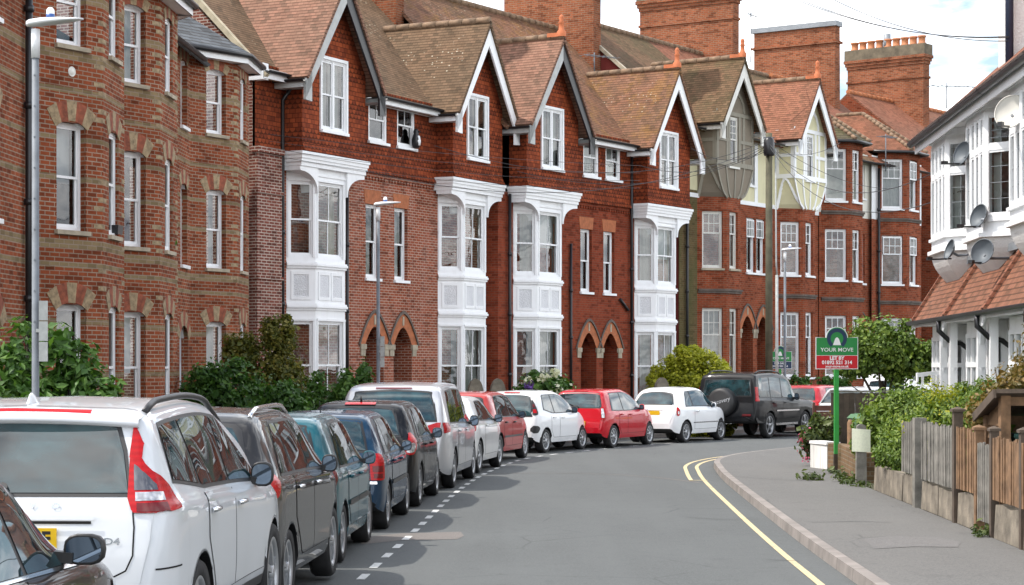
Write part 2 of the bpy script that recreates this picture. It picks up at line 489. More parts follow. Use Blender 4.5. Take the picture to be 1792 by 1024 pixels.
    def rails(s, a, b, mat='chrome', ins=.07, up=.045, r=.018):
        for sd in (1, -1):
            pts = []
            for i in range(15):
                x = a + (b - a) * i / 14; w = s.WRf(x) - ins
                p, n = s.hit((sd * w, x - s.L / 2, 4), (0, 0, -1))
                pts.append(p + Vector((0, 0, up * min(1, math.sin(math.pi * i / 14) * 2.5))))
            mb = MB(); mb.tube(pts, r, 8); mb.build('roof_rail', M[mat], s.root, uv=False)
    def wiper(s, x0, z0, x1, z1):
        p, n = s.hit((x0, -9, z0), (0, 1, 0)); q, n2 = s.hit((x1, -9, z1), (0, 1, 0))
        mb = MB(); mb.tube([p + n * .03, p + n * .04 + (q - p) * .1, q + n2 * .022], .012, 6); mb.tube([p, p + n * .04], .03, 8); mb.build('wiper', M['blk'], s.root, uv=False)
    def bar_rear(s, x0, x1, z0, z1, off=.012, name='bumper_strip', mat='blk'):
        return s.rear(lambda x: z0, lambda x: z1, x0, x1, off, name, M[mat], 20, 3)
def hatch(L, H, zw=.95, xw=.12, xr=.42, zb=.52, xs=None, xc=None, zc=1.0, zn=.72, crown=.035, bf=.93):
    """top and belt curves of a hatchback: zw waist height at the tail, xr roof rear edge, xs windscreen top, xc cowl"""
    xs = xs or L * .60; xc = xc or L * .755
    top = [(0, zb), (.025, zb + .13), (.055, zw * .82), (xw, zw + .03), (xw + (xr - xw) * .55, zw + (H - .10 - zw) * .62), (xr, H - .085), (xr + .08, H - .045), (xr + .35, H - crown * .35), (L * .42, H),
           (xs - .25, H - .03), (xs, H - .085), ((xs + xc) / 2 + .03, (H - .085 + zc) / 2 + .035), (xc, zc + .02), (xc + .12, zc), (L - .45, zc - .09), (L - .15, zn + .07), (L - .03, zn - .08), (L, zn - .2)]
    belt = [(0, zb - .04), (.05, zw * .80), (xw, zw - .05), (xw + .15, zw), (L * .4, zw - .015), (xc - .15, bf), (xc + .1, bf - .02), (L - .4, bf - .13), (L - .05, zn - .14), (L, zn - .24)]
    return top, belt

CARS = []
GR = 'cars parked nose to tail along the left kerb'
def place(rx, rz, hdg, L, W):
    """centre of a car whose right rear corner is at rx, rz"""
    f = Vector((math.sin(R(hdg)), math.cos(R(hdg)), 0)); r = Vector((f.y, -f.x, 0))
    p = Vector((rx, rz, 0)) + f * (L / 2) - r * (W / 2); p.z = DZ.get(round(rz, 2), 0.0)
    return p
DZ = {6.3: .15, 11.05: .15, 15.85: .03}

def seam(c, pts, sd=1): c.band(pts, .008, .0055, 'panel_seam', M['seam'], 'side', sd)

def car_suv():
    L, W = 4.63, 1.90
    top = [(0, .66), (.02, .80), (.05, .94), (.09, 1.08), (.15, 1.18), (.26, 1.38), (.35, 1.535), (.40, 1.59), (.50, 1.615), (1.0, 1.645), (1.7, 1.66), (2.3, 1.635), (2.62, 1.565), (3.0, 1.40), (3.32, 1.22), (3.46, 1.165), (4.1, 1.07), (4.42, .96), (4.57, .82), (4.63, .62)]
    belt = [(0, .60), (.04, .84), (.09, 1.00), (.16, 1.08), (.5, 1.125), (1.4, 1.11), (3.2, 1.05), (3.5, 1.03), (4.3, .90), (4.63, .55)]
    c = Car('parked_suv', 'white SUV with tall red shoulder tail lamps at the lower left', 'car', GR, 'white', place(-1.83, 11.05, 2.2, L, W), 2.2, L, W, top, belt,
            wr=[(0, .86), (.1, .87), (.3, .80), (.6, .765), (1.2, .755), (2.5, .76), (3.2, .86), (L, .6)], r=.365, xr=.93, wheelbase=2.77, sill=.34, rim='five', clad=.44,
            hw=[(0, .84), (.05, .90), (.14, .95), (.3, .985), (.6, .995), (.93, 1.0), (1.5, .985), (2.6, .975), (3.5, .99), (4.1, .95), (4.45, .86), (4.58, .74), (4.63, .62)])
    B = lambda x: c.B(x) + .025 + max(0, (1.20 - x)) * .08
    c.windows(.44, .56, 2.45, 3.22, (1.10, 2.12), zb=B, drop=.125)
    c.rear_glass(1.15, 1.535, .685, .615, e=.02, bow=.035); c.wiper(0, 1.165, -.42, 1.20)
    for sd in (1, -1):
        lp = c.corner([(7, 1.12, 1.345), (12, 1.045, 1.345), (27, 1.045, 1.335), (31, 1.045, 1.30), (40, 1.05, 1.262), (52, 1.05, 1.235), (66, 1.055, 1.185), (78, 1.06, 1.08)], .012, 'tail_lamp', M['lamp'], sd, 36, 10, piv=.42, inset=.30)
        c.rear(lambda x: 1.335, lambda x: 1.525 - max(0, abs(x) - .672) * 1.9, .668 if sd > 0 else -.732, .732 if sd > 0 else -.668, .0125, 'tail_lamp', M['lamp'], 8, 8)
        c.corner([(14, 1.16, 1.30), (20, 1.16, 1.285), (32, 1.16, 1.23), (40, 1.16, 1.19)], .015, 'clear_lens', M['cleardk'], sd, 12, 6, piv=.42, inset=.30, parent=lp)
        c.corner([(15, 1.105, 1.15), (46, 1.105, 1.15)], .015, 'reversing_lens', M['clear'], sd, 8, 3, piv=.42, inset=.30, parent=lp)
        c.corner([(16, 1.05, 1.095), (47, 1.05, 1.095)], .015, 'fog_lens', M['lampdk'], sd, 8, 3, piv=.42, inset=.30, parent=lp)
    P = [(.715, 1.15), (.725, 1.04), (.735, .97), (.735, .82), (.70, .74), (.60, .69), (0, .675)]
    c.band(P, .009, .003, 'tailgate_gap', M['seam'], 'rear'); c.band([(-a, b) for a, b in P], .009, .003, 'tailgate_gap', M['seam'], 'rear')
    c.bar_rear(-.52, .52, 1.005, 1.03, .028, 'tailgate_trim', 'p_white'); c.bar_rear(-.50, .50, .988, 1.003, .004, 'painted_trim_shadow', 'seam')  # lower dark strip is a painted shade line under the trim
    mb = MB()
    for i, ch in enumerate('VOLVO'):
        x = (i - 2) * .125 + .05; y = c.hit((x, -9, 1.085), (0, 1, 0))[0].y
        add_text(mb, ch, .046, (x, y - .010, 1.085), (1, .0, 0), (0, .35, .94), 0, .001, 1.25)
    y = c.hit((.60, -9, .90), (0, 1, 0))[0].y
    add_text(mb, 'D4', .052, (.62, y - .012, .895), (1, .10, 0), (0, .1, 1), 0, .001, 1.35)
    mb.build('tailgate_lettering', M['chrome'], c.root, uv=False)
    c.plate(.91, 'GF', x=.06, w=.26, h=.058, tx=.165)
    c.rear(lambda x: 1.575 - .02 * abs(x), lambda x: 1.597 - .02 * abs(x), -.42, .42, .014, 'high_brake_light', M['lamp'], 12, 2)
    mb = MB()
    mb.lathe([(.085, 0), (.06, .03), (.03, .07), (.012, .085), (.001, .088)], 14, (0, 0, 0)); mb.v = [(a * .35, b * 1.5 - .6 * z, z * .72) for a, b, z in mb.v]
    o = mb.build('roof_antenna', M['p_white'], c.root, uv=False); o.location = (0, .75 - L / 2, c.T(.75) - .006)
    c.rails(.58, 2.75, 'blk', .05, .042, .02)
    zt = c.T(.40)
    mb = MB(); V = []
    for i in range(21):
        x = -.70 + 1.4 * i / 20; dz = -.035 * (x / .7) ** 2
        V += [(x, .27 - L / 2 + .05 * (x / .7) ** 2, zt - .045 + dz), (x, .33 - L / 2, zt - .008 + dz), (x, .56 - L / 2, c.hit((x, .56 - L / 2, 4), (0, 0, -1))[0].z + .004), (x, .42 - L / 2, zt - .09 + dz)]
    fs = []
    for i in range(20):
        for k in range(3): fs.append((i * 4 + k, i * 4 + k + 4, i * 4 + k + 5, i * 4 + k + 1))
        fs.append((i * 4, i * 4 + 3, i * 4 + 7, i * 4 + 4))
    mb.mesh(V, fs, 0, True); mb.build('spoiler', M['p_white'], c.root, uv=False)
    for sd in (1, -1):
        c.panel_door(1.14, 2.13, .46, lambda x: c.B(x) - .02, sd, 'chrome', .985, a2=(1.45, 1.2))
        c.panel_door(2.15, 3.30, .46, lambda x: c.B(x) - .02, sd, 'chrome', .965)
        c.mirror(3.00, 1.08, None, sd, (.115, .08, .09), .10)
        c.side(lambda x: .74, lambda x: .75, .05, .34, .004, 'bumper_seam', M['seam'], sd, 10, 2)
    c.bar_rear(-.78, .78, .36, .44, .012, 'bumper_trim', 'blk')
    return c

def car_near():
    L, W = 4.45, 1.78; H = 1.47
    top = [(0, .60), (.03, .74), (.08, .90), (.16, 1.0), (.45, 1.02), (.62, 1.05), (1.0, 1.29), (1.3, 1.41), (1.7, 1.46), (2.1, H), (2.5, 1.43), (2.72, 1.38), (3.05, 1.165), (3.32, 1.02), (3.45, .975), (4.0, .90), (4.3, .78), (4.41, .62), (L, .45)]
    belt = [(0, .54), (.06, .76), (.16, .92), (.5, .975), (1.5, .965), (3.1, .93), (3.45, .92), (4.1, .80), (4.4, .52), (L, .4)]
    c = Car('parked_saloon', 'dark bronze car with a round black mirror, cut off at the lower left edge', 'car', GR, 'brown', place(-2.10, 6.30, 2.4, L, W), 2.4, L, W, top, belt, r=.31, xr=.85, wheelbase=2.6, sill=.22, rim='five')
    c.windows(.95, 1.32, 2.50, 3.20, (1.62, 2.35), drop=.085, lift=.012)
    c.rear_glass(1.06, 1.36, .62, .52)
    c.rear_glass(1.03, 1.33, .66, .54, front=True, name='windscreen')
    for sd in (1, -1):
        c.panel_door(1.30, 2.32, .34, lambda x: c.B(x) - .015, sd, 'chrome', .86); c.panel_door(2.34, 3.32, .34, lambda x: c.B(x) - .015, sd, 'chrome', .85)
        c.mirror(2.98, .985, None, sd, (.095, .07, .072), .13)
        c.corner([(35, .72, .90), (75, .72, .90)], .01, 'tail_lamp', M['lamp'], sd)
        c.side(lambda x: .66, lambda x: .80 - (x - 3.85) * .15, 3.85, 4.34, .008, 'headlight', M['clear'], sd, 12, 4)
        c.side(lambda x: c.B(x) - .008, lambda x: c.B(x) + .008, 1.0, 3.25, .010, 'waist_trim', M['chrome'], sd, 24, 2)
    return c

def car_grey():
    L, W = 4.36, 1.80; H = 1.625
    top, belt = hatch(L, H, 1.09, .12, .48, zc=1.10, zn=.80, bf=1.03)
    c = Car('parked_crossover', 'charcoal grey car with a silver roof rail, just ahead of the white SUV', 'car', GR, 'greymet', place(-1.83, 15.85, 2.9, L, W), 2.9, L, W, top, belt, r=.33, xr=.82, wheelbase=2.64, sill=.27, rim='five')
    c.windows(.62, .98, 2.42, 3.14, (1.22, 2.08), drop=.125, lift=.02)
    c.rear_glass(1.17, 1.50, .64, .54)
    for sd in (1, -1):
        c.corner([(20, .93, 1.03), (34, .91, 1.09), (52, .92, 1.135), (66, .94, 1.135), (78, .98, 1.12), (85, 1.03, 1.09)], .012, 'tail_lamp', M['lamp'], sd, 18, 8, piv=.40)
        c.panel_door(1.12, 2.08, .40, lambda x: c.B(x) - .015, sd, 'chrome', .97, a2=(1.45, 1.0)); c.panel_door(2.10, 3.10, .40, lambda x: c.B(x) - .015, sd, 'chrome', .955)
        c.mirror(2.88, 1.06, None, sd, (.105, .08, .085), .10)
    c.rails(.60, 2.4, 'chrome', .06, .045, .02)
    mb = MB(); mb.tube([(0, 0, 0), (0, -.05, .03), (0, -.14, .045)], [.02, .012, .005], 8)
    mb.build('roof_antenna', M['blk'], c.root, uv=False).location = (.1, .70 - L / 2, c.T(.7))
    c.rear(lambda x: 1.56, lambda x: 1.575, -.18, .18, .01, 'high_brake_light', M['lampdk'], 6, 2)
    c.plate(.86); c.bar_rear(-.75, .75, .36, .46); c.wiper(0, 1.18, -.30, 1.22)
    return c

def car_teal():
    L, W = 3.92, 1.72; H = 1.52
    top, belt = hatch(L, H, .97, .10, .40, zc=1.0, bf=.94)
    c = Car('parked_hatchback', 'bright teal blue hatchback with a grey waist strip, second ahead of the white SUV', 'car', GR, 'teal', place(-1.73, 20.35, 2.2, L, W), 2.2, L, W, top, belt, r=.30, xr=.68, wheelbase=2.46, sill=.23, rim='seven')
    c.windows(.62, .92, 2.20, 2.84, (1.06, 1.85), drop=.115)
    c.rear_glass(1.02, 1.40, .62, .52)
    for sd in (1, -1):
        c.corner([(26, .80, 1.02), (44, .78, 1.06), (60, .80, 1.05), (70, .88, 1.0)], .012, 'tail_lamp', M['lampdk'], sd, 16, 8)
        c.panel_door(1.0, 1.84, .35, lambda x: c.B(x) - .015, sd, True, .86, a2=(1.25, 1.0)); c.panel_door(1.86, 2.80, .35, lambda x: c.B(x) - .015, sd, True, .85)
        c.mirror(2.60, .96, M['p_teal'], sd, (.11, .08, .08), .11)
        for a, b in ((1.05, 1.82), (1.88, 2.76)): c.side(lambda x: .56, lambda x: .615, a, b, .014, 'rubbing_strip', M['blk'], sd, 10, 2)
    c.bar_rear(-.72, .72, .50, .56); c.plate(.78); c.wiper(0, 1.03, -.3, 1.07)
    return c

def car_navy():
    L, W = 3.80, 1.67; H = 1.455
    top, belt = hatch(L, H, .93, .09, .36, zc=.98, bf=.91)
    c = Car('parked_hatchback', 'dark blue boxy hatchback with square red tail lamps, ahead of the teal car', 'car', GR, 'navy', place(-1.54, 24.75, 2.6, L, W), 2.6, L, W, top, belt, r=.29, xr=.68, wheelbase=2.46, sill=.23, rim='ten',
            hw=[(0, .84), (.05, .90), (.12, .955), (.24, .985), (.5, 1.0), (2.7, 1.0), (3.3, .96), (3.6, .88), (3.74, .74), (3.8, .62)])
    c.windows(.52, .78, 2.15, 2.78, (.95, 1.80), drop=.105)
    c.rear_glass(.99, 1.345, .60, .52)
    for sd in (1, -1):
        lp = c.corner([(24, .63, .945), (52, .63, .945), (60, .65, .93)], .014, 'tail_lamp', M['lamp'], sd, 16, 8, piv=.34)
        c.corner([(29, .73, .80), (50, .73, .80)], .017, 'indicator_lens', M['amber'] if False else M['lampdk'], sd, 8, 3, piv=.34, parent=lp)
        c.corner([(30, .655, .71), (49, .655, .71)], .017, 'reversing_lens', M['lampdk'], sd, 8, 3, piv=.34, parent=lp)
        c.panel_door(.98, 1.80, .34, lambda x: c.B(x) - .015, sd, True, .83, a2=(1.2, 1.0)); c.panel_door(1.82, 2.75, .34, lambda x: c.B(x) - .015, sd, True, .82)
        c.mirror(2.55, .93, None, sd, (.105, .07, .075), .10)
        c.side(lambda x: .54, lambda x: .59, 1.0, 2.72, .014, 'rubbing_strip', M['blk'], sd, 14, 2)
    c.bar_rear(-.74, .74, .585, .615, .016, 'bumper_strip', 'chrome'); c.bar_rear(-.72, .72, .29, .36); c.plate(.76); c.wiper(0, 1.0, -.28, 1.05)
    mb = MB(); mb.tube([(0, 0, 0), (0, -.10, .16)], [.008, .003], 6); mb.build('roof_antenna', M['blk'], c.root, uv=False).location = (0, .5 - L / 2, c.T(.5))
    return c

def car_black():
    L, W = 4.0, 1.72; H = 1.52
    top, belt = hatch(L, H, .99, .10, .44, zc=1.0, bf=.95)
    c = Car('parked_hatchback', 'black hatchback with teardrop tail lamps and a red light strip on its spoiler', 'car', GR, 'black', place(-1.34, 28.85, 3.4, L, W), 3.4, L, W, top, belt, r=.31, xr=.72, wheelbase=2.55, sill=.22, rim='ten')
    c.windows(.72, 1.08, 2.25, 2.92, (1.12, 1.92), drop=.12)
    c.rear_glass(1.04, 1.41, .60, .50)
    for sd in (1, -1):
        lp = c.corner([(22, .78, .86), (32, .76, .98), (44, .77, 1.06), (58, .84, 1.07), (70, .96, 1.04)], .014, 'tail_lamp', M['lamp'], sd, 18, 8, piv=.38)
        c.corner([(26, .80, .84), (34, .79, .91), (44, .81, .93), (52, .87, .92)], .018, 'reversing_lens', M['clear'], sd, 10, 5, piv=.38, parent=lp)
        c.panel_door(1.05, 1.90, .34, lambda x: c.B(x) - .015, sd, True, .88, a2=(1.3, 1.0)); c.panel_door(1.92, 2.88, .34, lambda x: c.B(x) - .015, sd, True, .87)
        c.mirror(2.66, .97, None, sd, (.115, .08, .085), .11)
        c.rear(lambda x: .40, lambda x: .46, .50 * sd if sd > 0 else -.72, .72 if sd > 0 else -.50, .012, 'rear_reflector', M['lampdk'], 6, 2)
    c.rear(lambda x: 1.455, lambda x: 1.485, -.22, .22, .014, 'high_brake_light', M['lamp'], 8, 2)
    mb = MB(); mb.tube([(0, 0, 0), (0, -.04, .10)], [.02, .004], 8); mb.build('roof_antenna', M['blk'], c.root, uv=False).location = (0, .62 - L / 2, c.T(.62))
    c.plate(.74); c.wiper(0, 1.05, -.28, 1.10)
    return c

def car_mpv():
    L, W = 4.80, 1.90; H = 1.76
    top = [(0, .62), (.02, .76), (.05, .92), (.10, 1.10), (.18, 1.28), (.28, 1.52), (.36, 1.64), (.46, 1.69), (.8, 1.73), (1.9, H), (2.6, 1.74), (2.9, 1.66), (3.4, 1.38), (3.85, 1.12), (4.05, 1.05), (4.5, .93), (4.74, .74), (L, .5)]
    belt = [(0, .58), (.04, .84), (.10, 1.02), (.2, 1.08), (1.6, 1.06), (3.6, 1.0), (4.0, .98), (4.6, .8), (L, .45)]
    c = Car('parked_people_carrier', 'tall silver people carrier with wide red tail lamps, in front of the black hatchback', 'car', GR, 'silver', place(-1.02, 33.2, 5.2, L, W), 5.2, L, W, top, belt, r=.33, xr=.95, wheelbase=2.92, sill=.24, rim='five',
            wr=[(0, .86), (.2, .84), (.5, .80), (2, .80), (3, .82), (3.8, .88), (L, .6)])
    c.windows(.60, .80, 2.80, 3.60, (1.35, 2.35), drop=.14)
    c.rear_glass(1.14, 1.60, .72, .64, bow=.03)
    for sd in (1, -1):
        c.rear(lambda x: .93 - .12 * 0, lambda x: 1.10 - .13 * max(0, (.74 - abs(x))) / .4, .36 if sd > 0 else -.80, .80 if sd > 0 else -.36, .012, 'tail_lamp', M['lamp'], 14, 5)
        c.corner([(34, .93, 1.10), (72, .95, 1.10), (80, .99, 1.08)], .013, 'tail_lamp', M['lamp'], sd, 14, 6, piv=.40)
        c.rear(lambda x: .47, lambda x: .50, .48 if sd > 0 else -.70, .70 if sd > 0 else -.48, .012, 'rear_reflector', M['lampdk'], 6, 2)
        c.panel_door(1.35, 2.36, .36, lambda x: c.B(x) - .02, sd, True, .93); c.panel_door(2.38, 3.45, .36, lambda x: c.B(x) - .02, sd, True, .92)
        c.mirror(3.22, 1.03, None, sd, (.12, .08, .10), .13)
    c.plate(.82); c.wiper(0, 1.15, -.3, 1.2); c.bar_rear(-.78, .78, .28, .40)
    c.rear(lambda x: 1.64, lambda x: 1.66, -.3, .3, .012, 'high_brake_light', M['lampdk'], 8, 2)
    return c

def car_oldwhite():
    L, W = 3.90, 1.74; H = 1.46
    top, belt = hatch(L, H, .99, .16, .60, zc=1.0, bf=.95)
    c = Car('parked_hatchback', 'rounded white car with a small round red tail lamp, ahead of the silver carrier', 'car', GR, 'oldwhite', place(-.68, 38.2, 8.0, L, W), 8.5, L, W, top, belt, r=.32, xr=.74, wheelbase=2.5, sill=.22, rim='seven')
    c.windows(.85, 1.2, 2.2, 2.85, (1.25,), drop=.115)
    c.rear_glass(1.02, 1.36, .58, .48)
    for sd in (1, -1):
        c.corner([(40, .84, .90), (46, .80, .98), (54, .80, 1.0), (64, .82, .97), (70, .88, .92)], .014, 'tail_lamp', M['lamp'], sd, 14, 8, piv=.40)
        c.panel_door(1.3, 2.75, .34, lambda x: c.B(x) - .015, sd, True, .88)
        c.mirror(2.58, .97, None, sd, (.12, .08, .09), .12)
    c.plate(.75)
    return c

def car_fadedred():
    L, W = 3.80, 1.68; H = 1.50
    top, belt = hatch(L, H, .96, .10, .40, zc=.98, bf=.93)
    c = Car('parked_hatchback', 'faded orange red hatchback half hidden behind the rounded white car', 'car', GR, 'fadedred', place(-.42, 42.5, 14, L, W), 13, L, W, top, belt, r=.30, xr=.68, wheelbase=2.45, sill=.23, rim='steel')
    c.windows(.55, .82, 2.1, 2.75, (1.0, 1.75), drop=.11)
    c.rear_glass(1.02, 1.37, .60, .51)
    for sd in (1, -1):
        c.corner([(28, .66, 1.0), (60, .68, .98)], .012, 'tail_lamp', M['lampdk'], sd)
        c.panel_door(1.0, 1.76, .34, lambda x: c.B(x) - .015, sd, 'blk', .84, a2=(1.2, 1.0)); c.panel_door(1.78, 2.72, .34, lambda x: c.B(x) - .015, sd, 'blk', .83)
        c.mirror(2.5, .95, None, sd, (.12, .08, .085), .12)
        c.side(lambda x: .52, lambda x: .56, 1.0, 2.7, .014, 'rubbing_strip', M['blk'], sd, 12, 2)
    c.plate(.75)
    return c

def car_citywhite():
    L, W = 3.44, 1.63; H = 1.47
    top, belt = hatch(L, H, .93, .10, .34, zc=1.0, bf=.93, xs=1.95, xc=2.62)
    c = Car('parked_city_car', 'small white city car with an all-glass tailgate and black bumper grille', 'car', GR, 'purewhite', place(.60, 47.75, 23.5, L, W), 23.5, L, W, top, belt, r=.28, xr=.56, wheelbase=2.34, sill=.24, rim='ten')
    zb = lambda x: c.B(x) + .02 + max(0, 1.0 - x) * .16
    c.windows(.52, .66, 1.98, 2.52, (1.12,), drop=.12, zb=zb)
    c.rear_glass(.88, 1.36, .62, .50, name='glass_tailgate')
    for sd in (1, -1):
        c.corner([(26, .90, 1.22), (40, .88, 1.24), (54, .90, 1.16), (60, .95, 1.05)], .014, 'tail_lamp', M['blk'], sd, 14, 8, piv=.34)
        c.corner([(30, 1.06, 1.14), (48, 1.06, 1.14)], .02, 'tail_lamp', M['lampdk'], sd, 10, 6, piv=.34)
        c.corner([(30, .93, 1.02), (50, .93, 1.02)], .02, 'tail_lamp', M['lamp'], sd, 10, 6, piv=.34)
        c.corner([(18, .52, .58), (30, .47, .65), (50, .48, .64), (62, .56, .60)], .012, 'bumper_grille', M['blk'], sd, 12, 5, piv=.34)
        c.panel_door(.86, 1.36, .36, lambda x: c.B(x) - .02, sd, True, .82, a2=(1.0, 1.2)); c.panel_door(1.38, 2.42, .36, lambda x: c.B(x) - .02, sd, True, .81)
        c.mirror(2.25, .95, None, sd, (.10, .07, .085), .10)
    c.rear(lambda x: 1.395, lambda x: 1.415, -.2, .2, .012, 'high_brake_light', M['lamp'], 6, 2)
    c.plate(.66); c.wiper(0, .92, -.2, 1.1)
    return c

def car_cityred():
    L, W = 3.56, 1.65; H = 1.48
    top, belt = hatch(L, H, .93, .09, .30, zc=1.0, bf=.94, xs=2.0, xc=2.70)
    c = Car('parked_city_car', 'small bright red city car, between the two white city cars', 'car', GR, 'red', place(2.32, 50.75, 25.5, L, W), 25.5, L, W, top, belt, r=.29, xr=.56, wheelbase=2.42, sill=.24, rim='ten')
    c.windows(.50, .62, 2.02, 2.62, (1.22,), drop=.12)
    c.rear_glass(1.02, 1.36, .62, .54)
    for sd in (1, -1):
        lp = c.corner([(28, .70, 1.02), (46, .70, 1.02), (52, .74, .98)], .014, 'tail_lamp', M['lamp'], sd, 12, 7, piv=.32)
        c.corner([(31, .76, .98), (43, .76, .98)], .02, 'reversing_lens', M['clear'], sd, 10, 4, piv=.32, parent=lp)
        c.panel_door(.88, 1.42, .36, lambda x: c.B(x) - .02, sd, True, .83, a2=(1.02, 1.2)); c.panel_door(1.44, 2.52, .36, lambda x: c.B(x) - .02, sd, True, .82)
        c.mirror(2.32, .96, M['p_red'], sd, (.10, .07, .08), .10)
    c.rear(lambda x: 1.405, lambda x: 1.425, -.2, .2, .012, 'high_brake_light', M['lamp'], 6, 2)
    c.plate(.62); c.wiper(0, 1.02, -.22, 1.08)
    return c

def car_bubble():
    L, W = 3.55, 1.63; H = 1.49
    top = [(0, .52), (.02, .64), (.05, .76), (.10, .90), (.18, 1.0), (.30, 1.13), (.42, 1.27), (.55, 1.385), (.72, 1.44), (1.1, 1.48), (1.5, H), (1.9, 1.46), (2.1, 1.39), (2.4, 1.20), (2.68, 1.03), (2.82, .985), (3.2, .90), (3.42, .76), (3.52, .60), (L, .42)]
    belt = [(0, .48), (.05, .70), (.12, .84), (.25, .93), (.6, .96), (1.6, .955), (2.6, .92), (2.9, .90), (3.3, .75), (L, .38)]
    c = Car('parked_city_car', 'small rounded white retro city car with oval red lamps, behind the black off-roader', 'car', GR, 'purewhite', place(4.38, 54.35, 29.5, L, W), 29.5, L, W, top, belt, r=.29, xr=.60, wheelbase=2.30, sill=.24, rim='ten',
            hw=[(0, .72), (.05, .82), (.14, .90), (.3, .96), (.6, 1.0), (2.5, 1.0), (3.0, .95), (3.3, .86), (3.48, .72), (L, .58)])
    c.windows(.62, .85, 1.95, 2.62, (1.05,), drop=.12)
    c.rear_glass(1.03, 1.33, .56, .46, bow=.06)
    for sd in (1, -1):
        lp = c.corner([(36, .76, .82), (40, .72, .93), (48, .72, .95), (54, .74, .92), (58, .80, .86)], .014, 'tail_lamp', M['lamp'], sd, 12, 7, piv=.40)
        c.corner([(43, .77, .84), (51, .77, .84)], .02, 'reversing_lens', M['clear'], sd, 6, 4, piv=.40, parent=lp)
        c.panel_door(1.10, 2.50, .36, lambda x: c.B(x) - .02, sd, 'chrome', .83)
        c.mirror(2.28, .95, M['p_purewhite'], sd, (.09, .07, .075), .10)
        c.side(lambda x: .52, lambda x: .545, 1.0, 2.6, .012, 'rubbing_strip', M['chrome'], sd, 12, 2)
    c.bar_rear(-.5, .5, .455, .475, .012, 'bumper_strip', 'lampdk'); c.plate(.80); c.bar_rear(-.34, .34, .875, .895, .02, 'tailgate_trim', 'chrome')
    return c

def car_offroad():
    L, W = 4.55, 1.89; H = 1.88
    top = [(0, .62), (.02, .95), (.05, 1.20), (.10, 1.50), (.16, 1.74), (.22, 1.82), (.5, 1.86), (1.3, H), (1.9, 1.85), (2.35, 1.80), (2.52, 1.74), (2.8, 1.46), (3.05, 1.20), (3.2, 1.14), (4.1, 1.08), (4.42, 1.0), (4.52, .82), (L, .55)]
    belt = [(0, .58), (.03, .95), (.08, 1.12), (.2, 1.16), (3.0, 1.10), (3.3, 1.07), (4.3, .98), (4.5, .75), (L, .5)]
    c = Car('parked_off_roader', 'tall black off-roader with a spare wheel on its back door', 'car', GR, 'black', place(6.84, 57.55, 31, L, W), 31, L, W, top, belt, r=.37, xr=.98, wheelbase=2.54, sill=.42, rim='five',
            wr=[(0, .92), (.2, .88), (.6, .85), (2.4, .85), (3.1, .88), (L, .7)], hw=[(0, .93), (.04, .96), (.1, .985), (.25, 1.0), (4.0, 1.0), (4.35, .95), (4.5, .88), (L, .8)])
    c.windows(.25, .32, 2.32, 2.95, (1.05, 1.85), drop=.15)
    c.rear_glass(1.22, 1.66, .74, .70, bow=.0)
    for sd in (1, -1):
        c.corner([(38, 1.06, 1.46), (64, 1.06, 1.46)], .016, 'tail_lamp', M['lamp'], sd, 10, 8, piv=.34, inset=.28)
        c.rear(lambda x: .60, lambda x: .70, .50 if sd > 0 else -.78, .78 if sd > 0 else -.50, .014, 'bumper_lamp', M['lampdk'], 6, 3)
        c.panel_door(1.05, 1.86, .55, lambda x: c.B(x) - .02, sd, True, 1.0, a2=(1.45, .8)); c.panel_door(1.88, 2.90, .55, lambda x: c.B(x) - .02, sd, True, .99)
        c.mirror(2.72, 1.14, None, sd, (.11, .08, .11), .13)
        c.side(lambda x: .76, lambda x: .80, 1.40, 3.0, .016, 'rubbing_strip', M['chrome'], sd, 14, 2)
        mb = MB(); mb.box(sd * .86 - .06, sd * .86 + .06, -.85, .72, .36, .42); mb.build('side_step', M['chrome'], c.root, uv=False)
    c.rails(.35, 2.2, 'blk', .10, .06, .022)
    # spare wheel in its cover
    y = c.hit((-.05, -9, 1.0), (0, 1, 0))[0].y
    mb = MB(); mb.lathe([(.001, -.265), (.29, -.262), (.36, -.25), (.395, -.21), (.405, -.12), (.405, .02)], 40, (-.08, y, 1.03), 'y', 0)
    o = mb.build('spare_wheel', simple('spare_wheel_cover_vinyl', (.02, .02, .021), .5), c.root, uv=False)
    t = MB(); add_text(t, 'Discovery', .165, (-.08, y - .272, 1.05), (.97, 0, .26), (-.26, 0, .97), 0, .001, .95, shear=.35)
    t.build('cover_lettering', M['rim'], o, uv=False)
    c.bar_rear(-.9, .9, .46, .60, .04, 'bumper_trim', 'blk'); c.plate(.68, x=-.5)
    return c

def car_far(name, label, paint, pos, hdg, group=None, L=4.0, H=1.48):
    W = 1.72; top, belt = hatch(L, H, .95, .12, .45)
    c = Car(name, label, 'car', group or GR, paint, pos, hdg, L, W, top, belt, r=.31, xr=.72, wheelbase=2.55, rim='seven')
    c.windows(.65, 1.0, 2.3, 2.95, (1.2, 1.95), drop=.115); c.rear_glass(1.03, 1.37, .60, .50)
    for sd in (1, -1):
        c.corner([(28, .72, .98), (60, .74, .96)], .012, 'tail_lamp', M['lamp'], sd); c.mirror(2.7, .96, c.paint, sd, (.11, .08, .08), .1)
        c.panel_door(1.1, 1.94, .34, lambda x: c.B(x) - .015, sd); c.panel_door(1.96, 2.9, .34, lambda x: c.B(x) - .015, sd)
    c.plate(.75)
    return c

